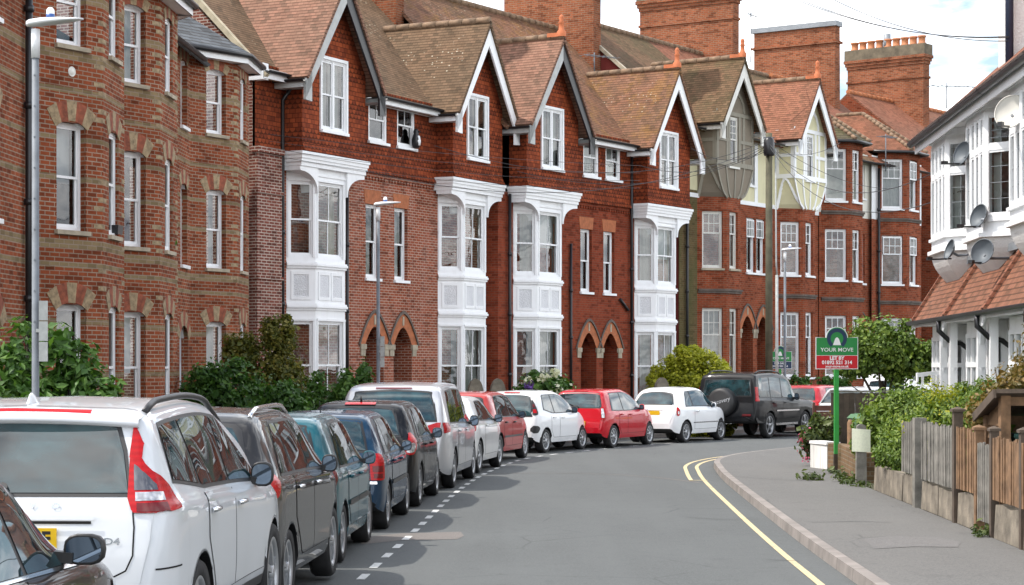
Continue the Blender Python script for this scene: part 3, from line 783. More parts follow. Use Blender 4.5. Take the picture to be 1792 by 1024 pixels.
def car_van():
    L, W = 4.4, 1.80
    top = [(0, .6), (.02, .95), (.05, 1.35), (.09, 1.65), (.16, 1.80), (.4, 1.85), (1.5, 1.88), (2.3, 1.86), (2.65, 1.76), (3.1, 1.40), (3.4, 1.16), (3.55, 1.10), (4.1, .98), (4.33, .8), (L, .5)]
    belt = [(0, .56), (.04, .95), (.1, 1.08), (3.3, 1.02), (3.6, .98), (4.2, .8), (L, .45)]
    c = Car('parked_van', 'white van beyond the leafy tree, seen over the garden fence', 'van', None, 'purewhite', (12.35, 61.6, 0), 42, L, W, top, belt, r=.32, xr=.8, wheelbase=2.7, sill=.26, wr=[(0, .88), (.3, .84), (2.4, .84), (3.2, .88), (L, .7)])
    c.windows(2.25, 2.28, 2.62, 3.25, (), drop=.14); c.rear_glass(1.15, 1.6, .62, .56)
    for sd in (1, -1):
        c.corner([(40, .85, 1.3), (60, .85, 1.3)], .012, 'tail_lamp', M['lamp'], sd); c.mirror(2.95, 1.05, None, sd); c.panel_door(2.2, 3.2, .36, lambda x: c.B(x) - .02, sd, 'blk', .92)
        c.side(lambda x: .95, lambda x: .965, .35, 2.1, .006, 'slide_rail', M['seam'], sd, 12, 2)
    c.plate(.7)
def all_cars():
    car_van()
    car_far('parked_hatchback', 'pale silver car beyond the leafy tree, left of the white van', 'farsilver', (10.35, 58.9, 0), 40, 'cars parked round the bend')
    car_near(); car_suv(); car_grey(); car_teal(); car_navy(); car_black(); car_mpv(); car_oldwhite(); car_fadedred(); car_citywhite(); car_cityred(); car_bubble(); car_offroad()
    car_far('parked_hatchback', 'red hatchback beyond the black off-roader, left of the letting board post', 'farred', (9.6, 64.5, 0), 30)
# ------------------------------------------------------------------ building materials
def brick_mat(name, c1, c2, mortar, soot=.35, bands=None, band_col=(.36, .29, .18), mort=.010, white=0.0, moss=0.0, bw=.225, bh=.075):
    t = NT(name); uv = t.uv()
    wob = t.mapping(uv, scale=(1, 1, 1))
    b = t('TexBrick', {'offset': .5, 'squash': 1.0}, Vector=wob, Color1=c4(c1), Color2=c4(c2), Mortar=c4(mortar), Scale=1.0, Mortar_Size=mort, Mortar_Smooth=.15, Bias=-.1, Brick_Width=bw, Row_Height=bh)
    col = b.outputs[0]
    big = t.noise(t.obj(), .55, 6, .62); mid = t.noise(t.obj(), 5.0, 5, .65)
    # single odd bricks, darker or paler
    br2 = t('TexBrick', {'offset': .5}, Vector=wob, Color1=(0, 0, 0, 1), Color2=(1, 1, 1, 1), Mortar=(.5, .5, .5, 1), Scale=1.0, Mortar_Size=0.0, Bias=0.0, Brick_Width=bw, Row_Height=bh).outputs[0]
    col = t.mix(t.math('MULTIPLY', t.ramp(br2, [(.78, (0, 0, 0)), (.9, (1, 1, 1))]), .55), col, c4([x * .42 for x in c1]))
    col = t.mix(t.math('MULTIPLY', t.ramp(br2, [(.08, (1, 1, 1)), (.2, (0, 0, 0))]), .35), col, c4([min(1, x * 1.5) for x in c2]))
    col = t.mix(t.ramp(mid, [(.40, (0, 0, 0)), (.72, (.6, .6, .6))]), col, t.mix(1.0, col, (.62, .55, .52, 1), 'MULTIPLY'))
    col = t.mix(t.math('MULTIPLY', t.ramp(big, [(.42, (0, 0, 0)), (.72, (1, 1, 1))]), soot), col, t.mix(1.0, col, (.34, .31, .29, 1), 'MULTIPLY'))
    z = t('SeparateXYZ', Vector=t.obj()).outputs[2]
    if bands:
        zz = t.math('ADD', z, t.math('MULTIPLY', t.math('SUBTRACT', t.noise(t.obj(), 6, 2), .5), .03))
        st = [(0, (0, 0, 0))]
        for a, h in bands: st += [(a / 12, (1, 1, 1)), ((a + h) / 12, (0, 0, 0))]
        bm = t.ramp(t.math('DIVIDE', zz, 12.0), st, 'CONSTANT')
        bc = t.mix(mid, c4([x * .72 for x in band_col]), c4([min(1, x * 1.25) for x in band_col]))
        bc = t.mix(t.ramp(b.outputs[1], [(.4, (0, 0, 0)), (.6, (1, 1, 1))]), bc, c4([x * .8 for x in mortar]))
        bc = t.mix(t.math('MULTIPLY', t.ramp(br2, [(.6, (0, 0, 0)), (.8, (1, 1, 1))]), .5), bc, c4([x * .45 for x in band_col]))
        col = t.mix(bm, col, bc)
    if white:      # lime bloom
        nz = t.noise(t.mapping(t.obj(), scale=(1.6, 1.6, .5)), .8, 5, .6)
        col = t.mix(t.math('MULTIPLY', t.ramp(nz, [(.45, (0, 0, 0)), (.75, (1, 1, 1))]), white), col, (.62, .52, .48, 1))
    if moss:
        nz = t.noise(t.mapping(t.obj(), scale=(1, 1, .35)), 1.2, 6, .65)
        col = t.mix(t.math('MULTIPLY', t.ramp(nz, [(.38, (0, 0, 0)), (.62, (1, 1, 1))]), moss), col, (.085, .085, .035, 1))
    h = t.math('SUBTRACT', 1.0, b.outputs[1])
    h = t.math('ADD', h, t.math('MULTIPLY', mid, .5))
    return t.pbr(Base_Color=col, Roughness=.9, Specular_IOR_Level=.08, Normal=t.bump(h, .6, .012))

def tile_nodes(t, uv, tw, th, scallop=0.0, band_rows=0):
    """tile courses: returns (course saw 0 bottom..1 top, joint mask, random per tile, scallop mask)"""
    s = t('SeparateXYZ', Vector=uv); u, v = s.outputs[0], s.outputs[1]
    row = t.math('FLOOR', t.math('DIVIDE', v, th)); fv = t.math('FRACT', t.math('DIVIDE', v, th))
    off = t.math('MULTIPLY', t.math('MODULO', t.math('ABSOLUTE', row), 2.0), .5)
    uu = t.math('ADD', t.math('DIVIDE', u, tw), off); fu = t.math('FRACT', uu); cu = t.math('FLOOR', uu)
    wn = t('TexWhiteNoise', {'noise_dimensions': '2D'}, Vector=t('CombineXYZ', i0=cu, i1=row, i2=0.0).outputs[0])
    rnd = wn.outputs[0]
    d = t.math('ABSOLUTE', t.math('SUBTRACT', fu, .5))
    joint = t.math('GREATER_THAN', d, .455)
    sc = None
    if scallop:
        # rounded lower edge: tile ends above the course line near its sides
        edge = t.math('MULTIPLY', t.math('POWER', t.math('MULTIPLY', d, 2.0), 2.0), scallop)
        sc = t.math('LESS_THAN', fv, edge)
        if band_rows:
            bm = t.math('LESS_THAN', t.math('MODULO', t.math('ABSOLUTE', row), float(band_rows * 2)), float(band_rows))
            sc = t.math('MULTIPLY', sc, bm)
    return fv, joint, rnd, sc

def tilehung_mat(name, c1, c2, dark=.30):
    t = NT(name); uv = t.uv(); fv, joint, rnd, sc = tile_nodes(t, uv, .165, .118, .62, 4)
    col = t.mix(rnd, c4(c1), c4(c2))
    nz = t.noise(t.obj(), .9, 6, .62); n2 = t.noise(t.obj(), 9, 4, .6)
    col = t.mix(t.math('MULTIPLY', t.ramp(nz, [(.42, (0, 0, 0)), (.66, (1, 1, 1))]), .75), col, t.mix(1.0, col, (.36, .35, .33, 1), 'MULTIPLY'))
    col = t.mix(t.math('MULTIPLY', t.ramp(n2, [(.5, (0, 0, 0)), (.75, (1, 1, 1))]), .35), col, t.mix(1.0, col, (.5, .45, .42, 1), 'MULTIPLY'))
    h = t.math('SUBTRACT', 1.0, fv)                                   # the lower edge of each tile stands proud
    lip = t.math('GREATER_THAN', fv, .88)
    gap = t.math('MAXIMUM', t.math('MAXIMUM', joint, sc), lip)
    col = t.mix(t.math('MULTIPLY', gap, .72), col, (.035, .016, .010, 1))
    h = t.math('SUBTRACT', h, t.math('MULTIPLY', gap, .9))
    return t.pbr(Base_Color=col, Roughness=.85, Specular_IOR_Level=.10, Normal=t.bump(h, .9, .02))

def roof_mat(name, c1, c2, c3=(.09, .065, .045), lichen=0.0, lichen_col=(.30, .16, .03), pale=0.0, tw=.17, th=.105, patch=.6):
    t = NT(name); uv = t.uv(); fv, joint, rnd, sc = tile_nodes(t, uv, tw, th)
    col = t.mix(rnd, c4(c1), c4(c2))
    big = t.noise(t.obj(), .45, 6, .62); mid = t.noise(t.obj(), 2.2, 6, .65)
    col = t.mix(t.math('MULTIPLY', t.ramp(big, [(.40, (0, 0, 0)), (.66, (1, 1, 1))]), patch), col, c4(c3))
    col = t.mix(t.math('MULTIPLY', t.ramp(mid, [(.48, (0, 0, 0)), (.70, (1, 1, 1))]), .5), col, t.mix(1.0, col, (.45, .42, .38, 1), 'MULTIPLY'))
    col = t.mix(t.math('MULTIPLY', t.math('GREATER_THAN', rnd, .90), .4), col, c4([min(1, x * 1.7) for x in c2]))
    col = t.mix(t.math('MULTIPLY', t.math('LESS_THAN', rnd, .12), .5), col, c4([x * .5 for x in c3]))
    if lichen:
        lz = t.noise(t.mapping(t.obj(), loc=(3, 1, 7)), 1.3, 7, .7)
        col = t.mix(t.math('MULTIPLY', t.ramp(lz, [(.5, (0, 0, 0)), (.62, (1, 1, 1))]), lichen), col, c4(lichen_col))
    if pale:
        pz = t('TexVoronoi', Vector=t.obj(), Scale=7.0).outputs[0]
        pz2 = t.noise(t.obj(), .8, 3)
        k = t.math('MULTIPLY', t.ramp(pz, [(.12, (1, 1, 1)), (.2, (0, 0, 0))]), t.ramp(pz2, [(.5, (0, 0, 0)), (.6, (1, 1, 1))]))
        col = t.mix(t.math('MULTIPLY', k, pale), col, (.55, .50, .38, 1))
    lip = t.math('GREATER_THAN', fv, .76); gap = t.math('MAXIMUM', t.math('MULTIPLY', joint, .35), lip)
    col = t.mix(t.math('MULTIPLY', gap, .62), col, (.03, .02, .014, 1))
    h = t.math('SUBTRACT', t.math('ADD', t.math('SUBTRACT', 1.0, fv), t.math('MULTIPLY', rnd, .25)), t.math('MULTIPLY', gap, .6))
    return t.pbr(Base_Color=col, Roughness=.88, Specular_IOR_Level=.10, Normal=t.bump(h, .8, .03))

def painted(name, col, dirt=.25, rough=.5):
    t = NT(name)
    n = t.noise(t.mapping(t.obj(), scale=(1, 1, .4)), 2.6, 7, .68); n2 = t.noise(t.obj(), 26, 3); st = t.noise(t.mapping(t.obj(), scale=(1, 1, .07)), 9, 5, .7)
    b = t.mix(t.math('MULTIPLY', t.ramp(n, [(.48, (0, 0, 0)), (.78, (1, 1, 1))]), dirt), c4(col), c4([x * .55 for x in col]))
    b = t.mix(t.math('MULTIPLY', t.ramp(st, [(.52, (0, 0, 0)), (.72, (1, 1, 1))]), dirt * 1.3), b, c4([x * y for x, y in zip(col, (.52, .50, .45))]))
    return t.pbr(Base_Color=b, Roughness=rough, Normal=t.bump(n2, .08, .01))

def render_mat(name, col, scale=38, strength=.5):
    t = NT(name); v = t.noise(t.obj(), scale, 4, .7); n = t.noise(t.mapping(t.obj(), scale=(1, 1, .5)), 1.2, 6, .65)
    b = t.mix(t.math('MULTIPLY', t.ramp(n, [(.45, (0, 0, 0)), (.75, (1, 1, 1))]), .45), c4(col), c4([x * .62 for x in col]))
    return t.pbr(Base_Color=b, Roughness=.9, Specular_IOR_Level=.12, Normal=t.bump(v, strength, .03))

def glass_mat():
    t = NT('window_glass')
    n = t.noise(t.pos(), 1.6, 2)
    nb = t.bump(n, .05, .05)
    tr = t('BsdfTransparent', Color=(.82, .87, .87, 1)); gl = t('BsdfGlossy', Color=(1, 1, 1, 1), Roughness=.01, Normal=nb)
    fr = t('Fresnel', IOR=1.6, Normal=nb)
    m = t('MixShader', i0=t.math('ADD', t.math('MULTIPLY', fr.outputs[0], .75), .04), i1=tr.outputs[0], i2=gl.outputs[0])
    t.t.links.new(m.outputs[0], t.out.inputs[0]); return t.mat
def cloth_mat(name, col):
    t = NT(name)
    d = t('BsdfDiffuse', Color=c4(col)); tl = t('BsdfTranslucent', Color=c4(col))
    m = t('MixShader', i0=.3, i1=d.outputs[0], i2=tl.outputs[0]); t.t.links.new(m.outputs[0], t.out.inputs[0]); return t.mat

def building_mats():
    M['brickA'] = brick_mat('banded_red_brick', (.33, .088, .036), (.20, .050, .025), (.36, .28, .21), .6,
        bands=[(1.80, .11), (2.68, .13), (3.62, .11), (3.97, .13), (5.08, .11), (5.72, .13), (6.52, .11), (7.10, .13), (8.10, .11)], band_col=(.24, .175, .095))
    M['brickA_arch'] = simple('red_arch_brick', (.24, .065, .032), .88, vary=.45, vscale=9)
    M['buff'] = simple('buff_brick', (.29, .215, .125), .88, vary=.45, vscale=11)
    M['brickB'] = brick_mat('red_brick_pale_mortar', (.33, .084, .040), (.22, .056, .030), (.46, .33, .26), .3, white=.10, mort=.012)
    M['brickC'] = brick_mat('smooth_red_brick', (.28, .058, .026), (.19, .040, .021), (.20, .095, .065), .30, mort=.008)
    M['brickD'] = brick_mat('dark_weathered_brick', (.25, .07, .04), (.19, .06, .038), (.24, .17, .13), .6, moss=.35)
    M['brickE'] = brick_mat('orange_red_brick', (.32, .072, .030), (.22, .052, .025), (.26, .15, .10), .5)
    M['brickF'] = brick_mat('flank_brick', (.23, .072, .05), (.15, .052, .04), (.50, .41, .35), .35, mort=.014)
    M['chim'] = brick_mat('chimney_brick', (.34, .115, .052), (.23, .070, .036), (.28, .20, .14), .6)
    M['green_brick'] = brick_mat('mossy_brick', (.16, .10, .05), (.12, .085, .04), (.18, .15, .09), .4, moss=.8)
    M['lintel'] = simple('orange_rubbed_brick', (.38, .12, .045), .8, vary=.3, vscale=7)
    M['hung'] = tilehung_mat('red_hung_tiles', (.34, .075, .028), (.17, .038, .018))
    M['roofpink'] = roof_mat('pinkish_clay_tiles', (.30, .165, .115), (.22, .115, .080), (.14, .095, .068), patch=.5)
    M['roofbrown'] = roof_mat('brown_clay_tiles', (.18, .115, .07), (.14, .088, .055), (.10, .075, .05), pale=.7)
    M['roofred'] = roof_mat('red_clay_tiles', (.30, .130, .082), (.22, .090, .058), (.15, .085, .055), patch=.45)
    M['rooflichen'] = roof_mat('lichened_clay_tiles', (.24, .115, .07), (.17, .09, .058), (.11, .08, .05), lichen=.3, pale=.5)
    M['roofmoss'] = roof_mat('mossy_clay_tiles', (.20, .11, .065), (.14, .085, .05), (.085, .075, .04), lichen=.35, lichen_col=(.10, .09, .045))
    M['rooforange'] = roof_mat('orange_clay_tiles', (.32, .140, .085), (.23, .098, .062), (.16, .092, .06), patch=.45)
    M['roofpent'] = roof_mat('brown_red_pent_tiles', (.26, .115, .070), (.18, .080, .052), (.12, .075, .05), patch=.5)
    M['slate'] = roof_mat('grey_slates', (.15, .16, .17), (.11, .12, .13), (.08, .08, .08), tw=.3, th=.2, patch=.4)
    M['stoneslate'] = roof_mat('mossy_stone_slates', (.16, .135, .10), (.12, .10, .075), (.07, .07, .035), tw=.3, th=.18, lichen=.5, lichen_col=(.12, .11, .04))
    M['ridge'] = simple('ridge_tiles', (.20, .13, .08), .85, vary=.4, vscale=4)
    M['ridgeO'] = simple('orange_ridge_tiles', (.42, .15, .06), .8, vary=.25, vscale=4)
    M['white'] = painted('white_gloss_paint', (.83, .84, .85), .13, .4)
    M['offwhite'] = painted('weathered_white_paint', (.70, .69, .64), .35)
    M['creamp'] = painted('cream_paint', (.66, .62, .42), .25)
    M['cream'] = render_mat('cream_render', (.70, .66, .44))
    M['palecream'] = render_mat('pale_cream_render', (.72, .70, .62))
    M['rough'] = render_mat('white_roughcast', (.74, .75, .77), 30, .9)
    M['plaster'] = render_mat('white_plaster', (.70, .68, .66), 22, .7)
    M['greytimber'] = painted('grey_brown_timber', (.27, .25, .20), .4, .8)
    M['greyrender'] = render_mat('grey_brown_render', (.24, .205, .16))
    M['stone'] = simple('buff_stone', (.36, .31, .23), .85, vary=.3, vscale=4, bump=.3)
    M['darkstone'] = simple('dark_string_course', (.11, .085, .07), .85, vary=.35, vscale=3)
    M['lead'] = simple('lead_flashing', (.24, .26, .28), .55, .2, vary=.2)
    M['blkpaint'] = simple('black_gloss_paint', (.014, .014, .016), .35, vary=.2)
    M['grey_and_litblk'] = simple('grey_white_and_lit_black_paint', (.42, .43, .42), .5, vary=.15)  # plain grey paint, also black bargeboards coloured as if lit
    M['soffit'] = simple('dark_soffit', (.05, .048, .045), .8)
    M['doorred'] = simple('dark_red_door', (.07, .012, .012), .4)
    M['doordk'] = simple('dark_porch_interior', (.05, .022, .016), .8)
    M['doorwhite'] = painted('pale_door', (.66, .69, .72), .1, .35)
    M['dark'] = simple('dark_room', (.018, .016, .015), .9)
    M['pot'] = simple('terracotta', (.45, .18, .08), .75, vary=.2, vscale=3)
    M['glass'] = glass_mat()
    M['net'] = cloth_mat('net_curtain', (.50, .50, .47)); M['beigec'] = cloth_mat('beige_curtain', (.48, .40, .30)); M['greyc'] = cloth_mat('grey_curtain', (.30, .33, .36)); M['redc'] = cloth_mat('plum_curtain', (.12, .05, .055)); M['blind'] = cloth_mat('white_blind', (.70, .72, .74))
    M['tclay'] = simple('terracotta_finial', (.50, .15, .06), .8, vary=.2)
building_mats()
# ------------------------------------------------------------------ walls, windows
class Fr:
    """wall frame: u along the wall, v up, d inward"""
    def __init__(s, p0, p1):
        a, b = Vector((p0[0], p0[1], 0)), Vector((p1[0], p1[1], 0)); s.o = a; s.L = (b - a).length
        s.t = (b - a).normalized(); s.n = Vector((-s.t.y, s.t.x, 0))
    def p(s, u, d, v): return s.o + s.t * u + s.n * d + Vector((0, 0, v))
    def box(s, mb, u0, u1, d0, d1, v0, v1, m=0):
        P = s.p
        mb.hexa([P(u0, d0, v0), P(u1, d0, v0), P(u1, d1, v0), P(u0, d1, v0), P(u0, d0, v1), P(u1, d0, v1), P(u1, d1, v1), P(u0, d1, v1)], m)

def wall(mb, fr, z0, z1, ops=(), rev=.14, m=0, rm=None, u0=0.0, u1=None):
    """quads round the openings (u0,u1,v0,v1) plus the reveals"""
    u1 = fr.L if u1 is None else u1; rm = m if rm is None else rm
    us = sorted({u0, u1, *[o[0] for o in ops], *[o[1] for o in ops]}); vs = sorted({z0, z1, *[o[2] for o in ops], *[o[3] for o in ops]})
    us = [u for u in us if u0 - 1e-6 <= u <= u1 + 1e-6]; vs = [v for v in vs if z0 - 1e-6 <= v <= z1 + 1e-6]
    for a, b in zip(us, us[1:]):
        for c, d in zip(vs, vs[1:]):
            x, y = (a + b) / 2, (c + d) / 2
            if any(o[0] < x < o[1] and o[2] < y < o[3] for o in ops): continue
            mb.poly([fr.p(a, 0, c), fr.p(b, 0, c), fr.p(b, 0, d), fr.p(a, 0, d)], m)
    for o in ops:
        a, b, c, d = o[:4]; P = fr.p
        mb.poly([P(a, 0, c), P(a, rev, c), P(a, rev, d), P(a, 0, d)][::-1], rm); mb.poly([P(b, 0, c), P(b, rev, c), P(b, rev, d), P(b, 0, d)], rm)
        mb.poly([P(a, 0, d), P(a, rev, d), P(b, rev, d), P(b, 0, d)][::-1], rm); mb.poly([P(a, 0, c), P(a, rev, c), P(b, rev, c), P(b, 0, c)], rm)

def sash(par, fr, u0, u1, v0, v1, d=.10, cols=1, mat='white', sill='white', curtain=None, top=(1, 1), mid=.5, fw=.06, bot=.10, tilt=0.0, name='window', cs=1, sillw=.07, lab=None, bars=1):
    """a sash window set d behind the wall face; top=(cols,rows) of the upper sash"""
    mb = MB(); W = u1 - u0; vm = v0 + (v1 - v0) * mid
    fr.box(mb, u0, u0 + fw, d, d + .09, v0, v1); fr.box(mb, u1 - fw, u1, d, d + .09, v0, v1)
    fr.box(mb, u0 + fw, u1 - fw, d, d + .09, v1 - fw, v1); fr.box(mb, u0 + fw, u1 - fw, d, d + .09, v0, v0 + bot * .6)
    sx = .035; lights = cols; bw = .09
    x0, x1 = u0 + fw, u1 - fw; lw = (x1 - x0 - bw * (lights - 1)) / lights
    g = MB(); cm = MB()
    for k in range(lights):
        a = x0 + k * (lw + bw); b = a + lw
        if k: fr.box(mb, a - bw, a, d - .005, d + .085, v0 + bot * .6, v1 - fw)
        # lower sash (inner), upper sash (outer)
        lo0, lo1, up0, up1 = v0 + bot * .6, vm + .02, vm - .025, v1 - fw
        for (p, q, dd, nb) in ((lo0, lo1, d + .045, bot * .55), (up0, up1, d + .015, .045)):
            o = tilt if (p == up0 and tilt) else 0
            fr.box(mb, a, a + sx, dd - o, dd + .03 - o, p, q); fr.box(mb, b - sx, b, dd - o, dd + .03 - o, p, q)
            fr.box(mb, a + sx, b - sx, dd - o, dd + .03 - o, p, p + nb); fr.box(mb, a + sx, b - sx, dd - o, dd + .03 - o, q - .045, q)
            g.poly([fr.p(a + sx, dd + .015 - o, p + nb), fr.p(b - sx, dd + .015 - o, p + nb), fr.p(b - sx, dd + .015 - o, q - .045), fr.p(a + sx, dd + .015 - o, q - .045)])
            if p != up0:
                for i in range(1, bars):
                    x = a + sx + (b - a - 2 * sx) * i / bars; fr.box(mb, x - .013, x + .013, dd + .002, dd + .026, p + nb, q - .045)
            if p == up0:
                for i in range(1, top[0]):
                    x = a + sx + (b - a - 2 * sx) * i / top[0]; fr.box(mb, x - .012, x + .012, dd + .002 - o, dd + .026 - o, p + nb, q - .045)
                for i in range(1, top[1]):
                    z = p + (q - p) * i / top[1]; fr.box(mb, a + sx, b - sx, dd + .004 - o, dd + .024 - o, z - .012, z + .012)
        if curtain:
            h0, h1 = v0 + .05, v1 - .04
            if curtain in ('blind',): h0 = v0 + (v1 - v0) * (.45 if cs == 1 else .0)
            segs = [(a, b)] if curtain in ('net', 'blind', 'full') or cs == 2 else [(a, a + lw * .32), (b - lw * .30, b)]
            for (p, q) in segs:
                n = max(4, int((q - p) / .05)); pts = []
                for i in range(n + 1):
                    x = p + (q - p) * i / n; dd = d + .20 + (.018 * math.sin(i * 2.1) + .010 * math.sin(i * 4.7) if curtain != 'blind' else 0); pts.append((x, dd))
                for (xa, da), (xb, db) in zip(pts, pts[1:]): cm.poly([fr.p(xa, da, h0), fr.p(xb, db, h0), fr.p(xb, db, h1), fr.p(xa, da, h1)], 0, True)
    w = mb.build(name, M[mat], par)
    if lab: w['label'] = lab
    g.build('pane', M['glass'], w)
    rb = MB(); fr.box(rb, u0 - .02, u1 + .02, d + .55, d + .58, v0 - .02, v1 + .02); 
    if sill:
        sb = MB(); fr.box(sb, u0 - .05, u1 + .05, -sillw, d + .02, v0 - .075, v0 - .002); sb.build('sill', M[sill], w)
    if curtain: cm.build('curtain', M[{'full': 'net'}.get(curtain, curtain)], w)
    return w

def seg_arch(mb, fr, u0, u1, vs, rise, wd, d=-.006, m=(0, 1), n=7, fill=None, thick=.02):
    """segmental arch of alternating voussoirs springing at vs, plus the flat fill below the curve is left open"""
    cx = (u0 + u1) / 2; h = (u1 - u0) / 2; rad = (h * h + rise * rise) / (2 * rise); cz = vs + rise - rad; a0 = math.asin(min(1, h / rad))
    for i in range(n):
        t0 = -a0 + 2 * a0 * i / n; t1 = -a0 + 2 * a0 * (i + 1) / n; k0, k1 = 1.15, 1.15
        q = []
        for t, r in ((t0, rad), (t1, rad), (t1, rad + wd), (t0, rad + wd)): q.append(fr.p(cx + r * math.sin(t), d, cz + r * math.cos(t)))
        mb.prism(q, fr.n * thick, m[i % 2])
    return lambda u: cz + math.sqrt(max(0, rad * rad - (u - cx) ** 2))
def spandrel(mb, fr, u0, u1, curve, vtop, d, m=0, n=8):
    for i in range(n):
        a = u0 + (u1 - u0) * i / n; b = u0 + (u1 - u0) * (i + 1) / n
        mb.prism([fr.p(a, d, curve(a)), fr.p(b, d, curve(b)), fr.p(b, d, vtop), fr.p(a, d, vtop)], fr.n * .10, m)
def pointed(mb, fr, u0, u1, vs, vt, vtop, d, m=0, thick=.25):
    """wall filling above a pointed opening, between spring vs, apex vt and vtop"""
    c = (u0 + u1) / 2; n = 7
    def f(x):
        k = abs(x - c) / ((u1 - u0) / 2); return vs + (vt - vs) * (1 - k ** 1.7)
    for i in range(2 * n):
        a = u0 + (u1 - u0) * i / (2 * n); b = u0 + (u1 - u0) * (i + 1) / (2 * n)
        mb.prism([fr.p(a, d, f(a)), fr.p(b, d, f(b)), fr.p(b, d, vtop), fr.p(a, d, vtop)], fr.n * thick, m)
    return f

def slab(mb, a, b, c, d, th=.09, m=0):
    """roof slab with upper face a,b,c,d (ccw seen from above)"""
    a, b, c, d = map(Vector, (a, b, c, d)); n = (b - a).cross(c - a).normalized() * th
    if n.z < 0: n = -n
    mb.hexa([a - n, b - n, c - n, d - n, a, b, c, d], m)
def pipe(par, pts, r=.045, mat='blkpaint', name='downpipe'):
    mb = MB(); mb.tube(pts, r, 8)
    for p, q in zip(pts, pts[1:]):
        p, q = Vector(p), Vector(q)
        if abs((q - p).normalized().z) > .9:
            k = int((q - p).length / 1.8)
            for i in range(1, k + 1):
                c = p + (q - p) * i / (k + 1); mb.tube([c - Vector((0, 0, .05)), c + Vector((0, 0, .05))], r * 1.35, 8)
    return mb.build(name, M[mat], par)
def gutter(par, a, b, r=.06, mat='blkpaint'):
    mb = MB(); a, b = Vector(a), Vector(b); t = (b - a).normalized(); n = Vector((-t.y, t.x, 0)); V = []; k = 8
    for p in (a, b):
        for i in range(k + 1):
            t_ = math.pi * i / k; V.append(p + n * (r * math.cos(t_)) - Vector((0, 0, r * math.sin(t_))))
    mb.mesh(V, [(i, i + 1, i + k + 2, i + k + 1) for i in range(k)], 0, True)
    mb.bar(a + n * r, b + n * r, .012, .012); mb.bar(a - n * r, b - n * r, .012, .012)
    return mb.build('gutter', M[mat], par)

def chimney(par, x0, x1, y0, y1, z0, z1, pots=0, corbel=True, cap=None, flash=True, mat='chim'):
    mb = MB(); zc = z1 - .9 if corbel else z1
    mb.box(x0, x1, y0, y1, z0, zc if corbel else z1, 0)
    if corbel:
        mb.box(x0 - .05, x1 + .05, y0 - .05, y1 + .05, z1 - 1.55, z1 - 1.45, 0)
        for i, (h, e) in enumerate(((.14, .04), (.14, .09), (.14, .14))): mb.box(x0 - e, x1 + e, y0 - e, y1 + e, zc + i * .14, zc + (i + 1) * .14 - .002, 0)
        mb.box(x0 - .11, x1 + .11, y0 - .11, y1 + .11, zc + .42, z1, 1)
    c = mb.build('chimney', [M['chim'] if mat == 'chim' else M[mat], simple('sooty_chimney_cap', (.13, .105, .07), .9, vary=.4, vscale=3)], par)
    if cap:
        k = MB(); k.box(x0 - .09, x1 + .09, y0 - .09, y1 + .09, z1 + .002, z1 + .22); k.build('cap', M[cap], c)
    for i in range(pots):
        y = y0 + .22 + (y1 - y0 - .44) * i / max(1, pots - 1); x = (x0 + x1) / 2
        k = MB(); k.lathe([(.19, 0), (.20, .06), (.165, .10), (.16, .32), (.195, .34), (.195, .41), (.14, .41), (.12, .15)], 14, (x, y, z1))
        k.build('chimney_pot', M['pot'], c)
    if flash:
        k = MB()
        n = 9
        for i in range(n):
            ya = y0 + (y1 - y0) * i / n
        c_ = k
    return c

def finial(par, p, mat='tclay'):
    mb = MB(); mb.lathe([(.14, -.05), (.14, .10), (.09, .16), (.07, .34), (.10, .38), (.06, .44), (.085, .52), (.05, .60), (.001, .63)], 12, p)
    mb.box(p[0] - .11, p[0] + .11, p[1] - .05, p[1] + .45, p[2] - .05, p[2] + .07)
    return mb.build('finial', M[mat], par)

def ridge_tiles(mb, a, b, r=.10, m=0, step=.42):
    a, b = Vector(a), Vector(b); n = max(1, int((b - a).length / step)); d = (b - a) / n
    for i in range(n):
        p = a + d * i; mb.tube([p, p + d * .97], [r, r * .96], 8, m)
# ------------------------------------------------------------------ the terrace
HG = 'terraced houses along the left side of the street'
def frame_at(X, Z, hdg):
    """local frame whose x runs along the street at heading hdg and y runs into the house"""
    h = R(hdg); ux = Vector((math.sin(h), math.cos(h), 0)); uy = Vector((-math.cos(h), math.sin(h), 0))
    return Vector((X, Z, 0)), ux, uy, R(90 - hdg)

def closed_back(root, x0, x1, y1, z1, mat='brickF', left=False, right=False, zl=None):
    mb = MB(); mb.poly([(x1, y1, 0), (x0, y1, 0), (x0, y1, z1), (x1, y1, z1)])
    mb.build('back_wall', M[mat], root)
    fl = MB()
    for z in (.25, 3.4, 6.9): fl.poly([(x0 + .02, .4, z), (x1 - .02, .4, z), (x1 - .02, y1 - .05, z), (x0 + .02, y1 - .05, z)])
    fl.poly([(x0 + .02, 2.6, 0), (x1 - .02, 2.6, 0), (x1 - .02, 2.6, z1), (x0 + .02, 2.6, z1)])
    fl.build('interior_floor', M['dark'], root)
def side_wall(root, x, y0, y1, z0, z1, ridge=None, mat='brickF', name='flank_wall', face=-1):
    mb = MB(); P = [(x, y1, z0), (x, y0, z0), (x, y0, z1)]
    if ridge: P += [(x, ridge[0], ridge[1])]
    P += [(x, y1, z1)]
    if face < 0: mb.poly(P)
    else: mb.poly(P[::-1])
    return mb.build(name, M[mat], root)

